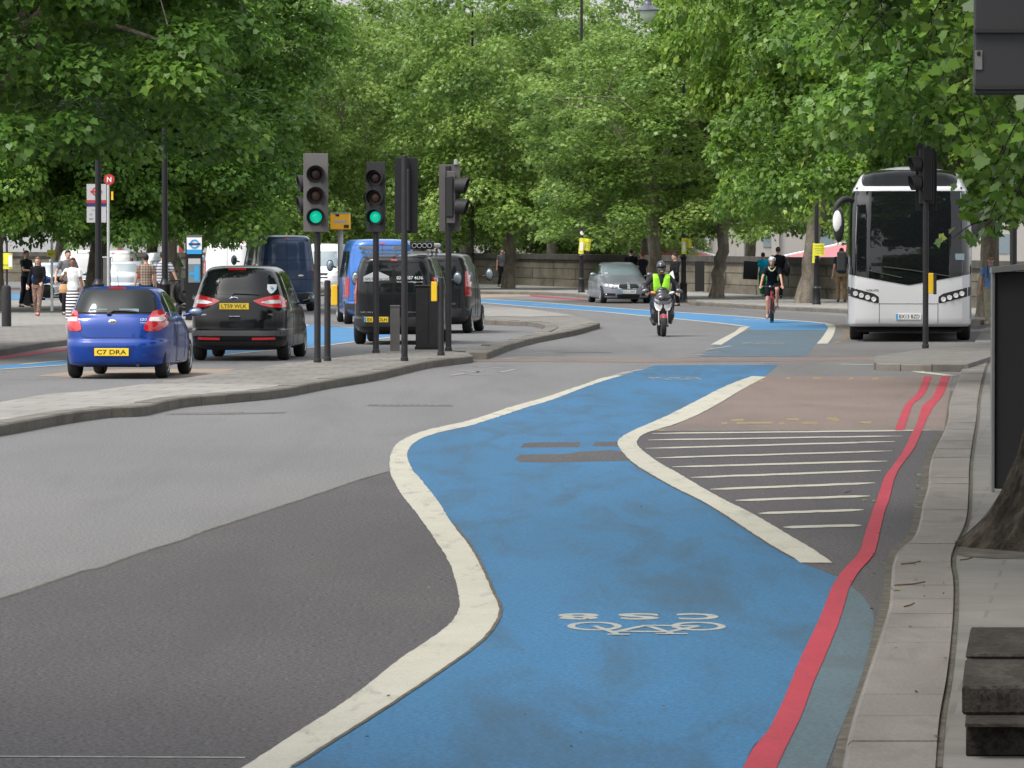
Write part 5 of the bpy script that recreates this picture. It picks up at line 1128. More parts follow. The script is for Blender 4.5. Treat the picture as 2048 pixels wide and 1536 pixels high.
v.patch('handle_recess', 'rear', rect(-.14,.76,.08,.83), M['vdark'], .003, .01, .04, rnd=.03)
b = MB(); b.box((-.03, v.hit('rear',0,.83)[0].y-.012, .835), (.2,.02,.014)); b.build('tailgate_handle', M['chrome'], v.t)
b = MB(); q = [v.hit('rear', a, c)[0]+Vector((0,-.02,0)) for a, c in ((-.08,1.21),(-.05,1.255),(.2,1.245),(.42,1.235))]; b.tube(q, .008, 6); b.build('wiper', M['dark'], v.t)
v.patch('brake_light', 'rear', rect(-.19,1.685,.14,1.715), M['lampred'], .012, .02, .03)
o = v.patch('window_sticker', 'rear', [(.55,1.42),(.70,1.42),(.70,1.33),(.66,1.27),(.625,1.25),(.59,1.27),(.55,1.33)], M['white_p'], .010, .002, .03)
q = v.hit('rear', .625, 1.345)[0]; roundel(v.t, (q.x, q.y-.016, 1.345), .04, M['signblue'], M['signblue'])
seam(v, 'rear', [(-.84,.97),(-.80,.66),(-.72,.60),(.72,.60),(.80,.66),(.84,.97)])
for sd_ in ('left', 'right'):
    for pl in ([(-2.1,1.22),(-1.35,1.21),(-1.35,1.62),(-1.85,1.62)], [(-1.28,1.21),(-.3,1.20),(-.3,1.63),(-1.28,1.63)], [(-.22,1.20),(.82,1.18),(.22,1.62),(-.22,1.63)], [(.90,1.18),(1.3,1.16),(.62,1.45)]): v.patch('side_window', sd_, pl, M['glass'], .004, .02, .09, rnd=.04)
    seam(v, sd_, [(-.26,1.2),(-.26,.3)]); seam(v, sd_, [(.95,1.15),(.95,.3)]); seam(v, sd_, [(-1.32,1.2),(-1.1,.8),(-1.0,.3)])
    v.patch('door_handle', sd_, rect(-.62,1.05,-.42,1.08), M['chrome'], .02, .0, .03)
v.patch('windscreen', 'front', [(-.7,1.22),(.7,1.22),(.58,1.62),(-.58,1.62)], M['glass'], .004, .02, .1, rnd=.06)
for x in (.79, -.79): v.wheel(x, -1.42, .335, .21, 7); v.wheel(x, 1.43, .335, .21, 7)
v.mirror(1.12, .95, 1.12, BLACK, .24, .22); v.mirror(-1.12, .95, 1.12, BLACK, .24, .22)
# --- vans
def van_rings(L=4.8, W=.95, H=1.95, hood=.9, belt=1.1):
    r, f = -L/2, L/2; fo = f-hood
    return [(.22,r+.25,f-.25,W-.12,5,3.5),(.30,r+.06,f-.08,W-.03,5,3.5),(.42,r-.04,f-.01,W-.005,5.5,3),(.56,r-.04,f,W,5.5,3),(.60,r+.03,f-.01,W,6,3),(.80,r+.03,f-.08,W,6,3),(belt-.12,r+.03,f-.35,W,6,3),(belt,r+.035,fo+.1,W-.01,6,3.4),
            (belt+.12,r+.04,fo-.08,W-.03,6,4),(belt+.45,r+.07,fo-.42,W-.08,6,4.5),(H-.22,r+.10,fo-.75,W-.125,6,5),(H-.10,r+.13,fo-.95,W-.16,5.5,5),(H-.03,r+.22,fo-1.15,W-.24,5,4.5),(H,r+.5,fo-1.5,W-.4,4,4)]
def van(label, loc, rz, W, H, L, pm, lamps=None, plate=None, name='panel_van', group='vans in the traffic', windows=True, glassrear=None, hood=.95, wr=.33, bumper='dark', lampz=(.9,1.45), belt=1.15):
    v = Veh(name, label, 'van', loc, rz, van_rings(L, W, H, hood, belt), pm, (-L/2+.95, L/2-.95), wr+.06, group)
    r = -L/2
    seam(v, 'rear', [(0,.62),(0,H-.12)], .006); seam(v, 'rear', [(-W+.10,.64),(-W+.16,H-.16),(W-.16,H-.16),(W-.10,.64),(-W+.10,.64)], .006)
    v.patch('rear_bumper', 'rear', rect(-W+.05,.40,W-.05,.56), M[bumper], .02, .02, .08, rnd=.03)
    for sg in (-1, 1):
        v.patch('tail_light', 'rear', [(sg*a, b) for a, b in ((W-.115,lampz[0]),(W-.015,lampz[0]),(W-.035,lampz[1]),(W-.125,lampz[1]))], M['lampred'], .012, .02, .03, rnd=.02)
        v.wheel(sg*(W-.12), r+.95, wr, .22, 8); v.wheel(sg*(W-.12), -r-.95, wr, .22, 8)
        v.mirror(sg*(W+.20), -r-hood-.55, belt+.25, M['dark'], .2, .32)
        v.patch('headlight', 'front', [(sg*a, b) for a, b in ((W-.42,.78),(W-.08,.80),(W-.10,1.02),(W-.3,.98))], M['lampclear'], .012, .02, .05, rnd=.03)
    for sd_ in ('left', 'right'):
        v.patch('cab_window', sd_, [(-r-hood-1.45,belt+.12),(-r-hood-.50,belt+.10),(-r-hood-.85,belt+.62),(-r-hood-1.45,belt+.64)], M['glass'], .004, .02, .1, rnd=.05)
        seam(v, sd_, [(-r-hood-1.55,.4),(-r-hood-1.55,belt+.7)], .006); seam(v, sd_, [(r+1.7,.45),(r+1.7,H-.25)], .006)
    v.patch('windscreen', 'front', [(-W+.16,belt+.14),(W-.16,belt+.14),(W-.24,belt+.75),(-W+.24,belt+.75)], M['glass_light'], .004, .02, .08, rnd=.06)
    v.patch('grille', 'front', rect(-.4,.72,.4,.92), M['dark'], .006, .02, .08, rnd=.03)
    if glassrear:
        z0, z1 = glassrear
        for sg in (-1, 1): v.patch('rear_window', 'rear', [(sg*a, b) for a, b in ((.05,z0),(W-.20,z0),(W-.24,z1),(.05,z1))], M['glass'], .004, .02, .07, rnd=.05)
    if plate: v.plate('rear', *plate)
    v.patch('brake_light', 'rear', rect(-.07,H-.13,.07,H-.10), M['lampred'], .012, .01, .03)
    return v
def vloc(px, v_, deg, L): g = Vector(G(px, v_)); d = Vector((math.sin(R(deg)), math.cos(R(deg)), 0)); return tuple(g+d*(L/2-.95)), -R(deg)
VL = 4.78; loc, rz = vloc(795,688,3.8,VL)
v = van('black roofing firm van seen from behind with white lettering and roof rack', loc, rz, .93, 1.93, VL, VANBLK, plate=(-.37,.545,'EX12 OLH','plate_y',.52,.115,True), glassrear=(1.13,1.72), lampz=(.88,1.45))
r = -VL/2
q = v.hit('rear', -.38, 1.45)[0]; b = MB(); b.prism([(-.28,-.115),(.27,-.115),(.27,.0),(.0,.125),(-.28,-.01)], 0, .004, Matrix.Translation((-.37, q.y-.022, 1.475)) @ Matrix.Rotation(R(9), 4, 'X') @ Rx); o = b.build('sign_panel', M['white_p'], v.t)
T = Matrix.Translation((-.37, q.y-.032, 1.405)) @ Matrix.Rotation(R(4), 4, 'X') @ Rx; text_mb('GPS Roofing Ltd', .5, .07, None, T, bold=.005).build('lettering', M['txt'], o)
v.text('rear', .345, 1.44, '020 8857 4636', .07, M['txt_w'], .56, .012, .01); v.text('rear', .345, 1.35, 'www.surreyroofinggps.co.uk', .04, M['txt_w'], .56, .012)
v.text('rear', -.52, .70, 'VAUXHALL', .035, M['chrome'], .42); v.text('rear', .45, .70, 'VIVARO', .035, M['chrome'], .34)
seam(v, 'rear', [(-.80,1.10),(.80,1.10)], .006)
for yy in (r+.5, r+1.6, r+2.7): b = MB(); b.box((0, yy, 1.985), (1.5, .04, .035)); b.box((-.7,yy,1.95),(.04,.04,.1)); b.box((.7,yy,1.95),(.04,.04,.1)); b.build('roof_bar', M['alloy'], v.t)
t = thing('ladder', 'folded silver ladder lying on the roof rack of the black roofing van', 'ladder', tuple(v.t.matrix_basis @ Vector((-.38, r+1.6, 2.01))), rz); b = MB()
for sx in (-.36, .36): b.box((sx,0,.07), (.035,3.0,.08))
for k in range(11): b.box((0,-1.4+k*.28,.07), (.72,.03,.03))
b.build('ladder_frame', M['alloy'], t)
t = thing('roof_tube', 'bundle of silver tubes on the right of the roof rack of the black roofing van', 'tube rack', tuple(v.t.matrix_basis @ Vector((.55, r+1.5, 2.0))), rz)
for sx in (-.13,-.02,.09,.2): b = MB(); b.lathe([(.04,-1.2),(.05,-1.2),(.05,1.2),(.04,1.2),(.04,-1.2)], 12, Matrix.Translation((sx,0,.13)) @ Matrix.Rotation(R(90),4,'X')); b.build('tube', M['lgrey'], t)
b = MB(); b.box((.03,-1.1,.13), (.52,.03,.16)); b.build('clamp', M['dark'], t)
loc, rz = vloc(867,666,5,VL)
v = van('second black van partly hidden behind the roofing van, long red tail light', loc, rz, .95, 1.92, VL, VANBLK, glassrear=(1.13,1.72), lampz=(.9,1.5)); v.text('rear', .45, .72, 'VIVARO', .04, M['chrome'], .35)
loc, rz = vloc(761,648,-5,5.4)
v = van('bright blue high roof van behind the black roofing van', loc, rz, .99, 2.27, 5.4, SKY, plate=(-.3,1.02,'GK08 XWP'), hood=.75, glassrear=None, lampz=(.72,1.25), belt=1.3)
v.patch('door_panel', 'rear', rect(-.85,1.4,-.08,2.0), paint('blue_van_panel', (.035,.16,.5)), .006, .01, .1, rnd=.08); v.patch('door_panel', 'rear', rect(.08,1.4,.85,2.0), paint('blue_van_panel2', (.035,.16,.5)), .006, .01, .1, rnd=.08)
for yy in (-2.2,-1.3,-.4): v.patch('side_window', 'left', [(yy,1.25),(yy+.75,1.25),(yy+.75,1.95),(yy,1.95)], M['glass'], .006, .01, .1, rnd=.06)
loc, rz = vloc(567,622,-10,5.5)
v = van('dark navy high roof van seen from behind beyond the black car', loc, rz, .985, 2.40, 5.5, NAVY, hood=.75, lampz=(.95,1.5), belt=1.35, group='vans in the traffic')
seam(v, 'rear', [(-.85,1.62),(.85,1.62)], .007); seam(v, 'rear', [(-.85,1.0),(.85,1.0)], .007); b = MB(); b.ball((.44, v.hit('rear',.44,1.12)[0].y-.006, 1.12), (.09,.01,.035), 14, 6); b.build('badge', M['chrome'], v.t)
for yy in (-2.3,-1.2): v.patch('side_window', 'left', rect(yy,1.45,yy+.95,2.1), M['glass'], .006, .01, .1, rnd=.05)
loc, rz = vloc(457,592,0,5.2); van('white panel van seen from behind between totem and navy van', loc, rz, .99, 2.15, 5.2, WHITE, hood=.8, belt=1.25)
loc, rz = vloc(231,582,3,4.2); van('small white van seen from behind, left of the man in checked shirt', loc, rz, .91, 1.80, 4.2, WHITE, hood=.9, glassrear=(1.0,1.2), belt=1.05)
loc, rz = vloc(172,586,-14,4.9); van('white van half hidden behind the leaning tree trunk on the left', loc, rz, .93, 1.85, 4.9, WHITE, hood=.9, belt=1.05)
g = G(643,592); v = van('white van facing the camera between the navy and blue vans', (g[0], g[1]+2, 0), math.pi-.06, .98, 2.1, 4.9, WHITE, hood=.9, belt=1.05); v.plate('front', 0, .55, 'LR07 OYB', 'plate_w')
# white van and car queue seen on the far left road
def plain_car(name, label, px, v_, deg, pm, rings=None, front=False, group='cars beyond the left pavement', cat='car'):
    g = Vector(G(px, v_)); v = Veh(name, label, cat, tuple(g+Vector((0, 1.9, 0))), math.pi-R(deg) if front else -R(deg), rings or hatch_rings(4.2, .88, 1.45), pm, (-1.25, 1.3), .35, group)
    v.patch('rear_window', 'rear', [(-.62,1.06),(.62,1.06),(.52,1.36),(-.52,1.36)], M['glass_light'], .004, .02, .07, rnd=.07)
    v.patch('windscreen', 'front', [(-.66,1.03),(.66,1.03),(.5,1.34),(-.5,1.34)], M['glass_light'], .004, .02, .07, rnd=.06)
    for sd_ in ('left', 'right'): v.patch('side_window', sd_, [(-1.3,1.06),(.9,1.05),(.1,1.34),(-1.0,1.34)], M['glass'], .004, .02, .1, rnd=.06)
    for sg in (-1, 1):
        v.patch('tail_light', 'rear', [(sg*a, b) for a, b in ((.55,.8),(.82,.82),(.80,.98),(.62,.96))], M['lampred'], .01, .02, .05, rnd=.02)
        v.patch('headlight', 'front', [(sg*a, b) for a, b in ((.45,.62),(.76,.66),(.74,.80),(.5,.72))], M['lampclear'], .01, .02, .05, rnd=.02)
        v.wheel(sg*.77, -1.25, .31, .2); v.wheel(sg*.77, 1.3, .31, .2); v.mirror(sg*.98, .7, 1.04, pm, .2, .14)
    return v
v = plain_car('taxi', 'pale silver taxi cab half hidden behind the striped shirt man and totem', 322, 583, 2, SILV, mpv_rings(4.6,.9,1.72), cat='taxi')
v = plain_car('estate_car', 'low silver car in front of the small white van, behind the blue hatchback roof', 249, 600, 3, SILV, hatch_rings(4.3,.88,1.40))
v = plain_car('saloon_car', 'pale silver car behind the woman in black top at the far left', 98, 607, 8, SILV)
# --- grey saloon (front)
def sedan_rings():
    r, f, W = -2.45, 2.45, .93
    return [(.15,r+.3,f-.25,W-.16,3.6,3.4),(.21,r+.06,f-.07,W-.03,4.4,3.5),(.34,r,f-.01,W-.01,4.4,3.6),(.50,r,f,W,4.4,3.5),(.62,r,f-.03,W,4.4,3.5),(.70,r,f-.12,W,4.4,3.5),(.76,r,f-.38,W-.003,4.2,3.4),(.84,r,f-.85,W-.015,3.4,3),(.92,r+.02,f-1.25,W-.04,3.4,3.2),(.97,r+.1,f-1.48,W-.07,3.4,3.4),
            (1.02,r+.45,f-1.62,W-.10,3.6,3.8),(1.15,r+.85,f-1.85,W-.17,3.6,4),(1.28,r+1.15,f-2.12,W-.235,3.6,4),(1.37,r+1.4,f-2.4,W-.29,3.4,3.8),(1.43,r+1.7,f-2.75,W-.38,3,3),(1.45,r+2.0,f-3.0,W-.5,2.5,2.5)]
ph = R(7); gF = Vector(G(1250,606.6)); d_ = Vector((math.sin(ph), -math.cos(ph), 0)); loc = gF-d_*1.53
v = Veh('saloon_car', 'grey metallic saloon car facing the camera, parked at the far kerb', 'car', tuple(loc), math.pi+ph, sedan_rings(), GREYM, (-1.46, 1.53), .37)
F_ = 'front'
v.patch('windscreen', F_, [(-.74,1.0),(.74,1.0),(.56,1.36),(-.56,1.36)], M['glass_light'], .004, .02, .05, rnd=.08)
for sg in (-1, 1):
    o = v.patch('headlight', F_, [(sg*a, b) for a, b in ((.40,.545),(.60,.535),(.84,.585),(.88,.68),(.80,.73),(.50,.705))], M['lampdark'], .008, .03, .035, rnd=.03)
    v.patch('lamp_ring', F_, [(sg*(.60+.045*math.cos(q)), .63+.045*math.sin(q)) for q in np.linspace(0, 5.8, 12)], M['lampclear'], .014, .01, .03, parent=o); v.patch('lamp_lens', F_, [(sg*a, b) for a, b in ((.45,.565),(.60,.557),(.80,.60),(.83,.67),(.77,.705),(.54,.685))], mat('lamp_pale', (.30,.31,.33), .2, .4, coat=1), .0115, .01, .04, parent=o, rnd=.03); v.patch('lamp_ring', F_, [(sg*(.73+.045*math.cos(q)), .645+.045*math.sin(q)) for q in np.linspace(0, 5.8, 12)], M['lampclear'], .014, .01, .03, parent=o)
    v.patch('grille_surround', F_, [(sg*a, b) for a, b in ((.025,.515),(.32,.515),(.37,.56),(.36,.655),(.30,.69),(.035,.69))], M['chrome'], .006, .02, .035, rnd=.03)
    o = v.patch('kidney_grille', F_, [(sg*a, b) for a, b in ((.04,.53),(.31,.53),(.35,.565),(.345,.65),(.29,.675),(.045,.675))], M['vdark'], .010, .02, .035, rnd=.03)
    v.patch('fog_intake', F_, [(sg*a, b) for a, b in ((.46,.27),(.80,.28),(.82,.34),(.74,.375),(.46,.36))], M['vdark'], .006, .02, .04, rnd=.03)
    b = MB(); q = v.hit(F_, sg*.74, .32)[0]; b.ball((q.x, q.y+.01, q.z), .035, 12, 8); b.build('fog_light', M['lampclear'], v.t, smooth=True)
    v.wheel(sg*.78, -1.46, .33, .22, 10); v.wheel(sg*.78, 1.53, .33, .22, 10, steer=R(-2)); v.mirror(sg*1.02, .62, 1.02, GREYM, .22, .15)
for sd_ in ('left', 'right'): v.patch('side_window', sd_, [(-1.35,1.03),(.55,1.01),(-.05,1.34),(-.85,1.35)], M['glass'], .004, .02, .08, rnd=.06); seam(v, sd_, [(-.4,1.0),(-.4,.3)]); seam(v, sd_, [(.75,.98),(.75,.3)])
v.patch('lower_grille', F_, [(-.38,.20),(.38,.20),(.42,.33),(-.42,.33)], M['vdark'], .006, .02, .05, rnd=.04)
v.plate(F_, 0, .415, 'OY11 OWR', 'plate_w', .52, .115, True)
q = v.hit(F_, 0, .715)[0]; b = MB(); b.ball((q.x, q.y+.002, q.z+.0), (.032,.008,.022), 14, 8); b.build('badge', M['chrome'], v.t)
b = MB(); q = v.hit(F_, .58, 1.04)[0]; b.box((q.x-.02, q.y+.012, q.z+.03), (.12,.004,.05)); b.build('tax_disc', M['white_p'], v.t)
seam(v, F_, [(-.60,.74),(-.42,.70),(0,.705),(.42,.70),(.60,.74)])
# --- white coach (front)
def coach_rings(L=12.2, W=1.375, H=3.90):
    f = L/2; r = -f
    return [(.34,r+.1,f-.14,W-.04,14,11),(.42,r,f-.03,W,14,11),(1.2,r,f,W,14,11),(1.55,r,f-.01,W,14,11),(2.3,r,f-.10,W-.005,14,11),(3.0,r,f-.26,W-.025,14,11),(3.25,r,f-.34,W-.05,14,11),(3.38,r,f-.37,W-.10,14,11),(3.46,r,f-.50,W-.14,12,10),(3.70,r,f-.75,W-.26,9,8),(3.79,r+.1,f-.95,W-.40,6,3.8),(3.85,r+.3,f-1.4,W-.7,5,3.5),(H,r+1,f-2.5,W-.95,4,3)]
ph = R(-5.3); gF = Vector(G(1817.5, 683.5)); d_ = Vector((math.sin(ph), -math.cos(ph), 0)); loc = gF-d_*(6.1-2.6+.0)
loc = Vector((gF.x, gF.y, 0))-d_*(6.1-.4)
v = Veh('coach', 'white coach facing the camera with black windscreen and number plate BX13 BZD', 'coach', tuple(loc), math.pi+ph, coach_rings(), COACH, (3.6, -3.2), .56)
LF = F_
v.patch('windscreen', LF, [(-1.362,1.50),(0,1.255),(1.362,1.50),(1.34,3.33),(-1.34,3.33)], mat('coach_glass', (.006,.007,.008), .02, spec=.5), .012, .05, .045, rnd=.04)
v.patch('roof_panel', LF, [(-1.03,3.44),(1.03,3.44),(1.06,3.60),(.98,3.80),(-.98,3.80),(-1.06,3.60)], mat('roof_glass', (.006,.007,.008), .08, spec=.15), .012, .03, .045, rnd=.06)
for sg in (-1, 1):
    o = v.patch('headlight', LF, [(sg*a, b) for a, b in ((1.35,1.22),(.76,1.07),(.655,1.0),(.655,.855),(.80,.88),(1.35,1.02))], M['vdark'], .008, .02, .05, rnd=.03)
    for a, b_ in ((1.17,1.07),(1.04,1.03),(.90,.985),(.765,.945)):
        q = v.hit(LF, sg*a, b_)[0]; b = MB(); b.lathe([(.055,.0),(.055,.02),(.045,.022),(.035,.012),(0,.016)], 16, Matrix.Translation((q.x, q.y+.03, q.z)) @ Matrix.Rotation(R(-90), 4, 'X') @ Matrix.Translation((0,0,-.02))); b.build('lamp', M['lampclear'], o, smooth=True)
    q = v.hit(LF, sg*1.14, 3.395)[0]; b = MB(); b.ball((q.x, q.y+.01, q.z), (.04,.03,.025), 10, 6); b.build('marker_lamp', M['dark'], v.t)
    for yy in (3.6, -3.2): v.wheel(sg*1.2, yy, .48, .30, 10, .29)
    seam(v, LF, [(sg*.645,.42),(sg*.645,.86)], .006)
seam(v, LF, [(-.645,.845),(.645,.845)], .006)
v.plate(LF, 0.0, .565, 'BX13 BZD', 'plate_w', .56, .135, True, .085)
v.text(LF, .80, 1.14, 'VOLVO', .045, M['txt'], .28, .006, .02)
b = MB(); b.box((0,5.5,.34), (2.4,.2,.16)); b.box((0,0,.36),(2.3,11.2,.3)); b.build('underbody', M['vdark'], v.t)
for sg in (1,):   # mirror arms (vehicle's right = image left)
    b = MB(); q = cr([(sg*1.25,5.7,3.12),(sg*1.42,5.95,3.16),(sg*1.58,6.05,3.02),(sg*1.62,6.05,2.82)], 5); b.tube(q, [.065]*len(q), 10); o = b.build('mirror_arm', M['dark'], v.t, smooth=True)
    b = MB(); b.ball((sg*1.54,6.1,2.58), (.125,.12,.38), 14, 10); b.build('mirror_housing', M['dark'], o, smooth=True)
    b = MB(); b.ball((sg*1.57,6.18,2.66), (.10,.06,.24), 14, 10); b.build('mirror_cap', WHITE, o, smooth=True)
    b = MB(); b.bbox((sg*1.48,6.02,1.78), (.20,.12,.44), .03); b.build('kerb_mirror', M['dark'], o)
b = MB(); q = cr([(-1.25,5.7,3.12),(-1.42,5.95,3.12),(-1.55,6.05,2.9)], 5); b.tube(q, .07, 10); b.ball((-1.5,6.1,2.6), (.13,.1,.36), 14, 10); b.build('mirror_arm', M['dark'], v.t, smooth=True)
for pl in ([(-.9,1.45),(-.1,1.58),(.55,1.66)], [(.15,1.42),(.8,1.56),(1.22,1.72)]):
    b = MB(); b.tube([v.hit(LF, a, c)[0]+Vector((0,.03,0)) for a, c in pl], .014, 6); b.build('wiper', M['dark'], v.t)
for sd_ in ('left', 'right'):
    v.patch('side_glass', sd_, [(-5.9,1.75),(5.55,1.75),(5.45,3.05),(-5.9,3.05)], M['glass'], .006, .02, .3, rnd=.1); seam(v, sd_, [(4.9,.5),(4.9,3.0)], .008)
q = v.hit(LF, -1.1, 1.62)[0]; b = MB(); b.box((-1.12, q.y+.015, 1.88), (.20,.006,.14)); b.build('window_sticker', mat('sticker_pale', (.18,.24,.28), .4), v.t)
# ------------------------------------------------------------------ people
def blob(name, prims, m, parent, voxel=.013, smooth=3):
    mb = MB()
    for p in prims:
        if p[0] == 'c':      # round tapered limb
            a, b, r0, r1 = Vector(p[1]), Vector(p[2]), p[3], p[4]; mb.tube([a, a.lerp(b, .5), b], [r0, (r0+r1)/2, r1], 14)
            mb.ball(a, r0*.99, 12, 8); mb.ball(b, r1*.99, 12, 8)
        elif p[0] == 'k':    # frustum with clean ends
            mb.tube([p[1], p[2]], [p[3], p[4]], 18)
        elif p[0] == 'e':
            mb.ball(p[1], p[2], 18, 12, Euler(p[3]).to_matrix() if len(p) > 3 else None)
        elif p[0] == 't':    # stacked elliptical torso rings [(center, rx, ry)...]
            vs = []; n = 22
            for c, rx, ry in p[1]:
                for k in range(n): t = 2*math.pi*k/n; vs.append((c[0]+rx*math.cos(t), c[1]+ry*math.sin(t), c[2]))
            K = len(p[1]); fs = [(i*n+k, i*n+(k+1) % n, i*n+n+(k+1) % n, i*n+n+k) for i in range(K-1) for k in range(n)]+[tuple(range(n-1, -1, -1)), tuple((K-1)*n+k for k in range(n))]
            mb.add(vs, fs)
    o = mb.build(name, m, parent)
    md = o.modifiers.new('r', 'REMESH'); md.mode = 'VOXEL'; md.voxel_size = voxel; md.use_smooth_shade = True
    if smooth: sm = o.modifiers.new('s', 'SMOOTH'); sm.factor = .5; sm.iterations = smooth
    dg = bpy.context.evaluated_depsgraph_get(); dg.update(); me = bpy.data.meshes.new_from_object(o.evaluated_get(dg)); o.modifiers.clear(); o.data = me; me.name = name
    me.polygons.foreach_set('use_smooth', [True]*len(me.polygons)); me.materials.clear(); me.materials.append(m); return o
def ik(a, c, l1, l2, bend):
    a, c = Vector(a), Vector(c); d = c-a; L = min(d.length, (l1+l2)*.999); dn = d.normalized(); c = a+dn*L
    x = (l1*l1-l2*l2+L*L)/(2*L); h = math.sqrt(max(0, l1*l1-x*x)); b = Vector(bend); b = (b-dn*b.dot(dn)).normalized(); return a+dn*x+b*h, c
def person(label, loc, rz, h=1.75, skin='skin_l', hair=(.03,.02,.015), hairlen=0, top=None, sleeve='short', bottom=None, legs='long', shoes=(.03,.03,.03), hip=(0,0), hipz=.93, lean=(0,0), feet=None, hands=None, headturn=0, group=None, fem=False, elbow=None, knees=None, helmet=None, extra=None, patterned=None, legtop=None):
    s = h/1.75; t = thing('person', label, 'person', loc, rz, group); t.scale = (s, s, s)
    H = Vector((hip[0], hip[1], hipz)); up = Vector((lean[0], lean[1], .50)); up = up*(.50/up.length); Sh = H+up; Nk = Sh+up.normalized()*.07; Hd = Nk+Vector((lean[0]*.1, .02+lean[1]*.1, .135))
    sw = .185 if not fem else .165; hw = .095
    fts = feet or ((-.10,.05,.08), (.10,-.08,.08)); hnd = hands or ((-.26,.05,.80), (.26,-.02,.80)); parts = []
    fwd = Vector((0,1,0)); J = {}
    for i, sx in enumerate((-1, 1)):
        hp = H+Vector((sx*hw, 0, -.02)); kd = (knees or ((0,1,0),(0,1,0)))[i]; kn, an = ik(hp, fts[i], .43, .42, kd)
        sh = Sh+Vector((sx*sw, 0, -.02)); ed = (elbow or ((sx*.4,-1,-.2),)*2)[i] if not elbow else elbow[i]; el, wr = ik(sh, hnd[i], .29, .255, ed)
        J[sx] = (hp, kn, an, sh, el, wr)
    P_ = [('t', [(H+Vector((0,0,-.08)), .13, .10), (H, .155, .115), (H+up*.35, .125 if fem else .14, .095), (H+up*.72, .15 if fem else .165, .11), (H+up*.95, .155, .10), (Sh+Vector((0,0,.02)), .10, .07), (Nk, .055, .06)]), ('c', Sh, Nk+Vector((0,.01,.04)), .06, .052),
          ('e', Hd, (.074,.092,.105)), ('e', Hd+Vector((0,.025,-.055)), (.055,.065,.06)), ('e', Hd+Vector((0,.10,-.015)), (.012,.018,.022))]
    cm = Matrix.Translation(Hd) @ Matrix.Rotation(headturn, 4, 'Z') @ Matrix.Translation(-Hd)
    for sx in (-1, 1):
        hp, kn, an, sh, el, wr = J[sx]
        P_ += [('c', hp, kn, .085, .055), ('c', kn, an, .056, .038), ('c', an, an+Vector((0,.13,-.045)), .036, .026), ('c', sh, el, .050, .038), ('c', el, wr, .037, .026), ('e', Hd+Vector((sx*.076,-.005,-.01)), (.010,.02,.03))]
        d = (wr-el).normalized(); pal = wr+d*.045; P_.append(('c', wr, pal+d*.02, .026, .030))
        side = d.cross(Vector((0,1,0))); side = side.normalized() if side.length > .1 else Vector((1,0,0)); cur = Vector((0,.25,-.35))
        for k in range(4):
            o_ = side*(-.027+.018*k); l = (.062,.072,.068,.052)[k]; a = pal+o_+d*.015; m1 = a+d*l*.6; e_ = m1+(d+cur*.8).normalized()*l*.5
            P_ += [('c', a, m1, .0105, .0095), ('c', m1, e_, .0095, .008)]
        a = wr+d*.02-side*.024*sx; P_ += [('c', a, a+d*.03-side*.03*sx+Vector((0,.02,0)), .012, .011), ('c', a+d*.03-side*.03*sx+Vector((0,.02,0)), a+d*.06-side*.032*sx+Vector((0,.03,0)), .011,.009)]
    body = blob('body', P_, M[skin], t, .011, 2)
    b = MB()
    for sx in (-1, 1): b.ball(Hd+Vector((sx*.03,.085,.012)), (.011,.007,.006), 8, 6)
    b.build('eye', M['txt'], t); b = MB(); b.ball(Hd+Vector((0,.088,-.062)), (.024,.008,.006), 10, 6); b.build('mouth', mat('lips', (.35,.12,.1), .5), t)
    if helmet is None:
        hr = [('e', Hd+Vector((0,-.018,.025)), (.084,.095,.10)), ('e', Hd+Vector((0,.03,.075)), (.065,.06,.04))]
        if hairlen: hr += [('e', Hd+Vector((0,-.06,-.05)), (.085,.06,.12)), ('c', Hd+Vector((-.06,-.04,-.03)), Hd+Vector((-.075,-.03,-hairlen)), .04, .03), ('c', Hd+Vector((.06,-.04,-.03)), Hd+Vector((.075,-.03,-hairlen)), .04, .03), ('c', Hd+Vector((0,-.07,-.05)), Hd+Vector((0,-.08,-hairlen)), .07, .05)]
        blob('hair', hr, mat('hair', hair, .7), t, .014, 2)
    else: helmet(t, Hd)
    if top:
        m = patterned or fabric('top_fabric', top)
        q = [('t', [(H+Vector((0,0,-.02)), .170, .132), (H+up*.08, .168, .128), (H+up*.35, .140 if fem else .158, .112), (H+up*.72, .165 if fem else .185, .125), (H+up*.96, .165, .110), (Sh+Vector((0,0,.035)), .115, .082), (Sh+Vector((0,0,.06)), .075, .068)])]
        for sx in (-1, 1):
            hp, kn, an, sh, el, wr = J[sx]; q.append(('e', sh, (.062,.062,.06)))
            if sleeve == 'long': q += [('c', sh, el, .064, .052), ('k', el, el.lerp(wr, .94), .052, .040), ('e', el, (.05,.05,.05))]
            elif sleeve == 'short': q += [('k', sh, sh.lerp(el, .62), .066, .062)]
        blob('shirt' if sleeve == 'short' else 'jacket', q, m, t, .014, 2)
    if bottom:
        m = legtop or fabric('trouser_fabric', bottom)
        q = [('t', [(H+Vector((0,0,-.12)), .165, .125), (H, .170, .130), (H+up*.12, .150, .118)])]
        if legs == 'skirt':
            a = (J[1][2]+J[-1][2])/2; k = (J[1][1]+J[-1][1])/2; q = [('t', [((a.x, a.y, .10), .19, .17), ((k.x, k.y, k.z), .185, .15), (H+Vector((0,0,-.08)), .175, .135), (H+up*.15, .140, .11)])]
        else:
            for sx in (-1, 1):
                hp, kn, an, sh, el, wr = J[sx]
                if legs == 'long': q += [('c', hp, kn, .100, .074), ('k', kn, an.lerp(kn, .05), .074, .062), ('e', kn, (.072,.072,.07))]
                else: q += [('k', hp, hp.lerp(kn, .74), .108, .098), ('e', hp, (.10,.10,.09))]
        blob('skirt' if legs == 'skirt' else 'trousers', q, m, t, .015, 2)
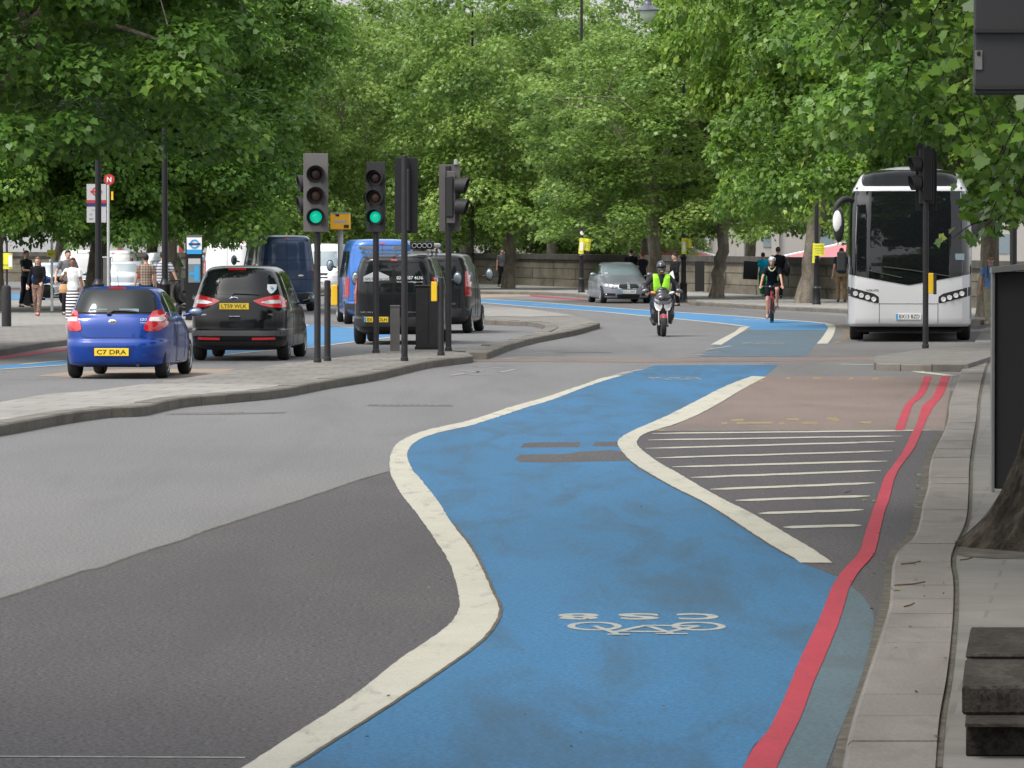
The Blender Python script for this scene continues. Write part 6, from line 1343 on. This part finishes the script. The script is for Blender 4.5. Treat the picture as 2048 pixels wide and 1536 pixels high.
    for sx in (-1, 1):
        an = J[sx][2]; d = Vector((0,.15,-.05)); blob('shoe', [('c', an+Vector((0,-.03,-.045)), an+Vector((0,.14,-.058)), .04, .034), ('c', an+Vector((0,-.01,-.02)), an+Vector((0,.04,-.05)), .045, .04)], mat('shoe_leather', shoes, .6), t, .013, 1)
    if extra: extra(t, J, H, Sh, Hd)
    return t, J, H, Sh, Hd
def stripes(name, c1, c2, n, axis='Z', check=False):
    m = mat(name, c1, .9); L = m.node_tree.links; tc = nd(m, 'ShaderNodeTexCoord'); sx = nd(m, 'ShaderNodeSeparateXYZ'); L.new(tc.outputs['Object'], sx.inputs[0])
    def st(ax, k):
        a = nd(m, 'ShaderNodeMath', operation='MULTIPLY'); a.inputs[1].default_value = k; L.new(sx.outputs[ax], a.inputs[0]); f = nd(m, 'ShaderNodeMath', operation='FRACT'); L.new(a.outputs[0], f.inputs[0]); g = nd(m, 'ShaderNodeMath', operation='GREATER_THAN'); g.inputs[1].default_value = .5; L.new(f.outputs[0], g.inputs[0]); return g.outputs[0]
    out = st(axis, n)
    if check: ad = nd(m, 'ShaderNodeMath', operation='ADD'); L.new(out, ad.inputs[0]); L.new(st('X', n), ad.inputs[1]); h = nd(m, 'ShaderNodeMath', operation='MULTIPLY'); h.inputs[1].default_value = .5; L.new(ad.outputs[0], h.inputs[0]); out = h.outputs[0]
    mx_ = nd(m, 'ShaderNodeMixRGB'); mx_.inputs[1].default_value = (*c1, 1); mx_.inputs[2].default_value = (*c2, 1); L.new(out, mx_.inputs[0]); L.new(mx_.outputs[0], m.node_tree.nodes['Principled BSDF'].inputs['Base Color']); return m
PI = math.pi
def bp(u, v): return base(u, v)
# left pavement people
person('man in dark grey T-shirt and black trousers holding a phone, at the far left', bp(52,614), PI+.9, 1.80, hair=(.05,.03,.02), top=(.035,.045,.05), bottom=(.012,.012,.02), hands=((-.10,.33,1.15),(.12,.34,1.13)), feet=((-.10,.16,.08),(.10,-.14,.08)))
person('woman in black top and patterned trousers with long fair hair, walking at far left', bp(76,632), PI-.1, 1.66, hair=(.16,.09,.05), hairlen=.24, top=(.012,.012,.014), sleeve='long', fem=True, legtop=noisy('patterned_fabric', [(.42,(.30,.2,.16)),(.5,(.05,.03,.03)),(.6,(.24,.14,.1))], 26, 3, .9, 0), bottom=(1,1,1), shoes=(.35,.1,.09), hands=((-.16,.22,.98),(.30,.0,.9)), feet=((-.05,.20,.08),(.06,-.16,.10)))
person('man in loose grey shirt behind the woman with the tan handbag', bp(136,630), PI+.3, 1.84, hair=(.02,.015,.01), top=(.12,.12,.13), bottom=(.02,.02,.03), hands=((-.34,.05,.9),(.36,.1,.95)))
def bag(t, J, H, Sh, Hd):
    b = blob('shoulder_bag', [('t', [(Vector((.25,.04,.80)), .10, .05), (Vector((.25,.04,.90)), .13, .06), (Vector((.24,.03,1.04)), .10, .045)])], mat('tan_leather', (.50,.28,.13), .5), None, .014, 2)
    b.name = 'handbag'; b.matrix_world = t.matrix_basis; tag(b, 'tan leather handbag on the shoulder of the woman in white', 'handbag')
    m = MB(); m.tube(cr([(.16,.02,1.04),(.17,.06,1.22),(.17,.0,1.45),(.19,-.08,1.2),(.3,-.02,1.04)], 5), .008, 6); m.build('strap', mat('tan_strap', (.3,.16,.08), .6), b)
person('woman in white T-shirt and black and white striped skirt walking beside the blue car', bp(146,646), PI-.05, 1.68, skin='skin_d', hair=(.06,.02,.012), top=(.75,.75,.76), fem=True, bottom=(1,1,1), legs='skirt', legtop=stripes('striped_skirt', (.02,.02,.035), (.75,.75,.75), 12), hands=((-.28,.02,.80),(.20,.14,1.30)), feet=((-.06,.16,.08),(.06,-.1,.09)), extra=bag)
person('man in brown checked shirt seen from behind', bp(292,640), .15, 1.76, skin='skin_m', hair=(.012,.01,.01), patterned=stripes('checked_shirt', (.30,.24,.19), (.12,.07,.05), 14, check=True), top=(1,1,1), bottom=(.03,.03,.04), hands=((-.30,.05,.85),(.28,.06,.85)))
person('man in white and grey striped shirt with his right arm swinging, seen from behind', bp(326,638), .2, 1.82, hair=(.015,.012,.01), patterned=stripes('striped_shirt', (.55,.56,.58), (.15,.16,.2), 13), top=(1,1,1), bottom=(.03,.03,.04), hands=((-.28,.1,.88),(.42,-.06,.84)))
# far pavement
person('man in dark T-shirt half hidden behind the plane tree trunk by the wall', bp(1003,573), PI/2+2.2, 1.74, hair=(.05,.03,.02), top=(.11,.11,.12), bottom=(.015,.015,.02))
person('person in black jacket walking away behind the grey saloon car', bp(1262,593), .2, 1.80, hair=(.008,.008,.008), top=(.012,.012,.014), sleeve='long', bottom=(.02,.02,.025))
person('red-haired person in dark top beside the thick trunk behind the saloon car', bp(1285,595), .6, 1.68, hair=(.25,.08,.05), top=(.03,.03,.04), bottom=(.02,.02,.03), fem=True)
def paper(t, J, H, Sh, Hd):
    b = MB(); b.box((.0,0,0), (.22,.02,.28)); o = b.build('paper_bag', M['white_p']); o.matrix_world = t.matrix_basis @ Matrix.Translation((-.28,.28,1.0)) @ Matrix.Rotation(.4, 4, 'Y'); tag(o, 'white papers held by the man in the dark jacket', 'papers')
person('man in dark jacket stepping off the kerb behind the scooter rider', (G(1350,612)[0], G(1350,612)[1], 0), PI/2+.5, 1.80, hair=(.02,.015,.01), top=(.014,.014,.016), sleeve='long', bottom=(.012,.012,.02), hands=((-.22,.28,1.02),(.22,.22,1.0)), feet=((-.08,.22,.08),(.08,-.18,.08)), extra=paper)
def folio(t, J, H, Sh, Hd):
    b = MB(); b.bbox((0,0,0), (.60,.06,.72), .01); o = b.build('art_portfolio', M['black']); o.matrix_world = t.matrix_basis @ Matrix.Translation((-.52,-.02,1.04)) @ Matrix.Rotation(.06, 4, 'Y'); tag(o, 'large flat black portfolio case carried by the woman in the blue top', 'portfolio')
    b = MB(); b.tube([(.14,.10,1.42),(.0,-.13,1.2),(-.17,-.10,.98)], .008, 6); b.build('bag_strap', M['black'], t)
person('woman in bright blue top and green trousers walking away with a black portfolio', bp(1526,593), .25, 1.66, hair=(.03,.012,.015), top=(.01,.42,.66), bottom=(.02,.26,.10), fem=True, shoes=(.6,.6,.6), hands=((-.34,.0,.82),(.22,.1,.85)), feet=((-.06,-.05,.08),(.06,.12,.08)), extra=folio)
person('tall man in black walking away beside the woman in blue, bag at his side', bp(1556,597), -.1, 1.88, skin='skin_m', hair=(.03,.02,.02), top=(.010,.010,.014), sleeve='long', bottom=(.015,.015,.02), extra=lambda t, J, H, Sh, Hd: blob('shoulder_bag_on_man', [('e', Vector((.30,-.05,1.0)), (.12,.10,.26))], M['black'], t, .016, 2))
person('man in dark top and khaki trousers half hidden behind the left side of the coach', bp(1683,604), .1, 1.86, skin='skin_m', hair=(.03,.02,.015), top=(.02,.03,.05), bottom=(.22,.15,.09), hands=((-.30,.0,.8),(.28,.05,.85)))
def glasses(t, J, H, Sh, Hd):
    b = MB()
    for sx in (-1, 1): b.ball(Hd+Vector((sx*.033,.092,.012)), (.026,.01,.018), 10, 6)
    b.tube([Hd+Vector((-.075,.0,.02)), Hd+Vector((-.06,.09,.018)), Hd+Vector((.06,.09,.018)), Hd+Vector((.075,.0,.02))], .005, 6); b.build('sunglasses', M['txt'], t)
    b = MB(); b.tube([Sh+Vector((-.10,.10,.06)), H+Vector((-.11,.15,.25))], .018, 8); b.tube([Sh+Vector((.10,.10,.06)), H+Vector((.11,.15,.25))], .018, 8); b.build('backpack_strap', M['navy'], t)
p = G(1981,650,.035); person('man with sunglasses in light blue shirt and beige trousers behind the dark board', (p[0],p[1],p[2]), PI+.1, 1.82, hair=(.20,.09,.05), top=(.16,.27,.50), bottom=(.36,.33,.24), shoes=(.2,.17,.14), hands=((.30,.02,.80),(-.34,.06,.80))[::-1], feet=((-.08,-.05,.08),(.12,.16,.08)), extra=glasses)
# ------------------------------------------------------------------ scooter and rider
def scooter():
    g = G(1325,673.5); t = thing('scooter', 'black and silver motor scooter ridden toward the camera', 'scooter', (g[0], g[1]+.65, 0), PI+.03)
    BK = paint('scooter_black', (.02,.02,.023), .2, .25); SV = paint('scooter_grey', (.13,.135,.15), .5, .3)
    def wh(y, nm):
        Mx = Matrix.Translation((0,y,.255)) @ Matrix.Rotation(R(90), 4, 'Y'); b = MB(); b.lathe([(.16,-.05),(.21,-.062),(.245,-.045),(.257,0),(.245,.045),(.21,.062),(.16,.05),(.16,-.05)], 30, Mx); o = b.build('wheel', M['rubber'], t, smooth=True)
        b = MB(); b.lathe([(.16,-.04),(.14,-.03),(.05,-.05),(0,-.05)], 24, Mx); b.lathe([(.16,.04),(.14,.03),(.05,.05),(0,.05)], 24, Mx); b.build('rim', M['alloy'], o)
    wh(.65, 0); wh(-.65, 1)
    blob('front_mudguard', [('e', (0,.62,.43), (.075,.22,.12))], SV, t, .012, 2)
    b = MB(); b.bbox((0,.80,.47), (.16,.03,.09), .01); b.build('mudguard_sticker', paint('scooter_red', (.6,.06,.08), 0, .3), t)
    b = MB()
    for sx in (-1, 1): b.tube([(sx*.10,.64,.255),(sx*.10,.52,.62)], .018, 10)
    b.build('fork', mat('fork_silver', (.4,.4,.39), .3, .7), t, smooth=True)
    b = MB(); b.tube([(0,.65,.255),(.12,.65,.255)], .02, 8); b.tube([(0,.65,.255),(-.12,.65,.255)], .02, 8); b.build('axle', M['dark'], t)
    blob('leg_shield', [('e', (0,.40,.72), (.245,.13,.34)), ('e', (-.14,.36,.52), (.14,.12,.22)), ('e', (.14,.36,.52), (.14,.12,.22)), ('e', (0,.44,.86), (.17,.12,.14))], BK, t, .014, 3)
    for sx in (-1, 1):
        b = MB(); b.add([(sx*.02,.555,.68),(sx*.07,.555,.60),(sx*.155,.525,.62),(sx*.20,.47,.72),(sx*.20,.46,.81),(sx*.15,.50,.76),(sx*.02,.56,.75)], [tuple(range(7))]); 
        q = MB(); k = 7; q.v = b.v+[(x*1.0, y+.012, z) for x, y, z in b.v]; q.f = [tuple(range(6,-1,-1)), tuple(range(7,14))]+[(i,(i+1)%7,7+(i+1)%7,7+i) for i in range(7)]; q.build('headlight', mat('scooter_lamp', (.55,.55,.54), .15, .2, coat=1), t)
        b = MB(); b.ball((sx*.19,.36,.52), (.075,.10,.21), 14, 10); b.build('side_panel', SV, t, smooth=True)
        b = MB(); b.ball((sx*.21,.34,1.015), (.075,.05,.035), 12, 8, Euler((0,-sx*.35,0)).to_matrix()); b.build('indicator', M['lamporange'] if sx > 0 else M['lampclear'], t, smooth=True)
        b = MB(); b.tube([(sx*.18,.24,1.02),(sx*.34,.10,1.03)], .017, 10); b.build('handlebar_grip', M['rubber'], t)
        b = MB(); b.ball((sx*.40,.22,1.06), (.085,.04,.052), 14, 8, Euler((0,sx*.35,0)).to_matrix()); b.tube([(sx*.22,.25,1.0),(sx*.38,.2,1.03)], .01, 6); b.build('mirror', SV, t, smooth=True)
    b = MB(); b.add([(-.19,.50,.83),(-.10,.555,.76),(.10,.555,.76),(.19,.50,.83),(.20,.47,.90),(.08,.545,.83),(-.08,.545,.83),(-.20,.47,.90)], [(0,1,6,7),(1,2,5,6),(2,3,4,5)]); q = MB(); q.v = b.v+[(x,y+.02,z) for x,y,z in b.v]; q.f = b.f+[tuple(i+8 for i in f[::-1]) for f in b.f]+[(0,1,9,8),(1,2,10,9),(2,3,11,10),(3,4,12,11),(4,5,13,12),(5,6,14,13),(6,7,15,14),(7,0,8,15)]; q.build('chin_panel', SV, t)
    blob('handlebar_fairing', [('e', (0,.28,1.03), (.17,.12,.09)), ('e', (0,.30,1.10), (.11,.08,.06)), ('c', (-.2,.26,1.0), (.2,.26,1.0), .045, .045), ('c', (0,.28,1.0), (0,.38,.80), .06, .06)], BK, t, .013, 2)
    b = MB(); b.ball((0,.405,.985), (.02,.01,.016), 8, 6); b.build('badge', M['chrome'], t)
    blob('seat', [('c', (0,-.08,.80), (0,-.62,.86), .13, .12)], M['dark'], t, .016, 2); blob('rear_body', [('e', (0,-.45,.62), (.17,.42,.18)), ('e', (0,.1,.33), (.17,.32,.08)), ('e', (0,-.05,.55), (.13,.15,.22))], BK, t, .016, 2)
    b = MB(); b.tube([(.16,-.2,.30),(.18,-.85,.40)], .06, 12); b.build('exhaust', M['dark'], t, smooth=True)
    def helm(tt, Hd):
        blob('helmet', [('e', Hd+Vector((0,-.01,.03)), (.125,.145,.14)), ('e', Hd+Vector((0,.03,-.05)), (.105,.115,.09))], paint('helmet_grey', (.045,.05,.06), .3, .3), tt, .012, 2)
        b = MB(); b.ball(Hd+Vector((0,.062,.025)), (.108,.102,.062), 18, 10); b.build('visor', M['glass'], tt, smooth=True)
        b = MB(); b.ball(Hd+Vector((0,.13,-.09)), (.04,.02,.025), 10, 6); b.build('chin_vent', mat('chin_tan', (.35,.2,.13), .5), tt)
    hv = mat('hi_vis_yellow', (.36,.85,.03), .6)
    loc = t.matrix_basis @ Vector((0,0,0))
    def vest(tt, J, H, Sh, Hd):
        for sx in (-1, 1):
            blob('vest_panel', [('t', [(H+Vector((sx*.085,.125,.08)), .10, .03), (H+(Sh-H)*.5+Vector((sx*.100,.115,0)), .098, .038), (H+(Sh-H)*.92+Vector((sx*.128,.085,0)), .078, .048), (Sh+Vector((sx*.145,.02,.06)), .062, .06)])], hv, tt, .011, 2)
        blob('vest_back', [('t', [(H+Vector((0,-.03,.05)), .16, .105), (H+(Sh-H)*.6+Vector((0,-.045,0)), .175, .10), (Sh+Vector((0,-.04,.03)), .15, .075)])], hv, tt, .014, 2)
    pt, J, H, Sh, Hd = person('scooter rider in grey helmet and lime green vest over a dark jacket', (loc[0], loc[1], 0), t.rotation_euler[2], 1.72, hip=(0,-.22), hipz=.93, lean=(0,.08), top=(.03,.03,.035), sleeve='long', bottom=(.025,.045,.09), feet=((-.20,.12,.38),(.20,.12,.38)), hands=((-.37,.10,1.05),(.37,.10,1.05)), knees=((-.35,1,.4),(.35,1,.4)), elbow=((-1,-.3,-.7),(1,-.3,-.7)), helmet=helm, extra=vest)
scooter()
# ------------------------------------------------------------------ bicycle and cyclist
def bicycle():
    g = G(1546,646); t = thing('bicycle', 'red bicycle ridden toward the camera on the blue lane', 'bicycle', (g[0], g[1]+.52, 0), PI-.10)
    RD = paint('bike_red', (.30,.010,.028), .1, .3)
    for y in (.52, -.52):
        Mx = Matrix.Translation((0,y,.34)) @ Matrix.Rotation(R(90), 4, 'Y'); b = MB()
        b.lathe([(.318,-.019),(.338,-.014),(.345,0),(.338,.014),(.318,.019),(.310,0),(.318,-.019)], 40, Mx); o = b.build('wheel', M['rubber'], t, smooth=True)
        b = MB(); b.lathe([(.302,-.012),(.318,-.013),(.318,.013),(.302,.012),(.302,-.012)], 40, Mx); b.build('rim', M['alloy'], o)
        b = MB()
        for k in range(24): a = 2*PI*k/24; b.tube([Mx @ Vector((0,0,.03*(-1)**k)), Mx @ Vector((.305*math.cos(a), .305*math.sin(a), 0))], .0018, 3, False)
        b.lathe([(.02,-.04),(.02,.04)], 10, Mx); b.build('spokes', M['lgrey'], o)
    b = MB(); ht, hb = (0,.36,.86), (0,.40,.70)
    for a, c, r in (((0,-.12,.27),hb,.018),((0,-.26,.80),ht,.015),((0,-.12,.27),(0,-.29,.88),.015),(ht,hb,.022)): b.tube([a, c], r, 10)
    for sx in (-1, 1): b.tube([(sx*.03,-.12,.27),(sx*.06,-.52,.34)], .009, 8); b.tube([(sx*.015,-.26,.78),(sx*.06,-.52,.34)], .008, 8)
    b.build('frame', RD, t, smooth=True)
    b = MB()
    for sx in (-1, 1): b.tube([(sx*.045,.42,.68),(sx*.055,.47,.5),(sx*.055,.52,.34)], .014, 8)
    b.tube([(-.05,.42,.69),(.05,.42,.69)], .02, 8); b.build('fork', RD, t, smooth=True)
    b = MB(); b.tube([(0,.36,.86),(0,.38,.98)], .016, 8); b.tube(cr([(-.31,.30,1.0),(-.12,.38,.99),(.12,.38,.99),(.31,.30,1.0)], 4), .013, 8); b.build('handlebar', M['dark'], t, smooth=True)
    for sx in (-1, 1): b = MB(); b.tube([(sx*.2,.345,1.0),(sx*.32,.295,1.0)], .017, 8); b.build('grip', M['rubber'], t)
    b = MB(); b.ball((.03,.42,.99), (.03,.02,.025), 10, 6); b.build('bike_lamp', M['chrome'], t)
    b = MB(); b.tube([(0,-.28,.85),(0,-.30,.94)], .013, 8); b.ball((0,-.32,.96), (.07,.13,.03), 12, 8); b.build('saddle', M['dark'], t)
    b = MB(); b.tube([(.06,-.12,.27),(.09,-.20,.12)], .012, 8); b.tube([(-.06,-.12,.27),(-.09,-.04,.42)], .012, 8); b.box((.14,-.20,.12), (.10,.08,.02)); b.box((-.14,-.04,.42), (.10,.08,.02))
    b.lathe([(.09,-.003),(.09,.003)], 24, Matrix.Translation((.05,-.12,.27)) @ Matrix.Rotation(R(90),4,'Y')); b.build('crankset', M['dark'], t)
    def helm(tt, Hd):
        blob('helmet', [('e', Hd+Vector((0,-.015,.07)), (.098,.135,.080))], mat('helmet_white', (.7,.7,.72), .3, coat=1), tt, .012, 2)
        for k in (-.055, 0, .055): b = MB(); b.ball(Hd+Vector((k,.055,.115-abs(k)*.4)), (.012,.075,.032), 10, 6, Euler((-.45,0,0)).to_matrix()); b.build('vent', paint('vent_red', (.35,.03,.04)) if k == 0 else M['dark'], tt)
        b = MB()
        for sx in (-1, 1): b.tube([Hd+Vector((sx*.078,.02,.03)), Hd+Vector((sx*.06,.05,-.06)), Hd+Vector((0,.06,-.12))], .006, 6)
        b.build('strap', M['dark'], tt)
    def det(tt, J, H, Sh, Hd):
        for sx in (-1, 1): blob('side_panel_green', [('e', H+(Sh-H)*.45+Vector((sx*.150,.07,0)), (.02,.03,.09))], mat('jersey_green', (.10,.55,.2), .7), tt, .011, 1)
        b = MB(); b.tube(cr([Sh+Vector((-.09,.055,.055)), Sh+Vector((-.06,.125,-.01)), Sh+Vector((0,.145,-.05)), Sh+Vector((.06,.125,-.01)), Sh+Vector((.09,.055,.055))], 4), .016, 8); b.build('collar', mat('collar_pale', (.45,.5,.33), .8), tt)
    lc = t.matrix_basis @ Vector((0,0,0))
    person('cyclist in black short sleeved jersey, black shorts and white helmet on the blue lane', (lc[0], lc[1], 0), t.rotation_euler[2], 1.76, hip=(0,-.32), hipz=1.02, lean=(0,.30), top=(.010,.012,.016), bottom=(.010,.010,.014), legs='short', shoes=(.25,.24,.24), feet=((-.13,-.02,.50),(.13,-.19,.19)), hands=((-.29,.30,1.01),(.29,.30,1.01)), knees=((-.12,1,.3),(.12,1,.3)), elbow=((-1,-.1,-.3),(1,-.1,-.3)), helmet=helm, extra=det, skin='skin_m')
bicycle()
# ------------------------------------------------------------------ motorcycle parked on the left
def motorbike():
    p = base(96,612); t = thing('motorcycle', 'blue motorcycle parked on the pavement behind the woman in black', 'motorcycle', p, PI/2+.5)
    BL2 = paint('motorbike_blue', (.02,.10,.42), .2, .3)
    for y in (.68,-.68):
        Mx = Matrix.Translation((0,y,.30)) @ Matrix.Rotation(R(90), 4, 'Y'); b = MB(); b.lathe([(.21,-.05),(.27,-.055),(.30,0),(.27,.055),(.21,.05),(.21,-.05)], 28, Mx); o = b.build('wheel', M['rubber'], t, smooth=True)
        b = MB(); b.lathe([(.21,-.03),(.19,-.02),(.04,-.03),(0,-.03)], 20, Mx); b.lathe([(.21,.03),(.19,.02),(.04,.03),(0,.03)], 20, Mx); b.build('rim', M['alloy'], o)
    blob('fuel_tank', [('e', (0,.15,.85), (.15,.28,.14)), ('e', (0,.52,.85), (.2,.2,.2))], BL2, t, .018, 2); blob('engine', [('e', (0,.05,.48), (.17,.28,.22))], M['dark'], t, .018, 1); blob('seat', [('c', (0,-.15,.82), (0,-.65,.90), .12, .09)], M['dark'], t, .018, 2)
    b = MB(); b.tube([(-.34,.38,1.05),(0,.48,1.0),(.34,.38,1.05)], .015, 8); b.build('handlebar', M['dark'], t); b = MB()
    for sx in (-1,1): b.tube([(sx*.1,.68,.3),(sx*.09,.48,.95)], .025, 8)
    b.build('fork', M['chrome'], t); b = MB(); b.tube([(.14,.1,.3),(.16,-.75,.42)], .05, 10); b.build('exhaust', M['chrome'], t, smooth=True)
motorbike()
def scoot2():   # dark moped beside the totem
    p = base(368,640); t = thing('moped', 'dark parked moped partly seen between striped shirt man and totem', 'moped', p, .3)
    for y in (.6,-.6): Mx = Matrix.Translation((0,y,.25)) @ Matrix.Rotation(R(90), 4, 'Y'); b = MB(); b.lathe([(.16,-.05),(.25,-.03),(.25,.03),(.16,.05),(.16,-.05)], 24, Mx); b.build('wheel', M['rubber'], t, smooth=True)
    blob('bodywork', [('e', (0,-.35,.65), (.2,.42,.2)), ('e', (0,.40,.75), (.22,.14,.34)), ('e', (0,.05,.33), (.17,.35,.09))], M['black'], t, .018, 2); b = MB(); b.tube([(-.32,.30,1.05),(.32,.30,1.05)], .02, 8); b.build('handlebar', M['dark'], t)
    b = MB(); b.box((0,-.60,.95), (.38,.34,.34)); b.build('top_box', M['dark'], t)
scoot2()
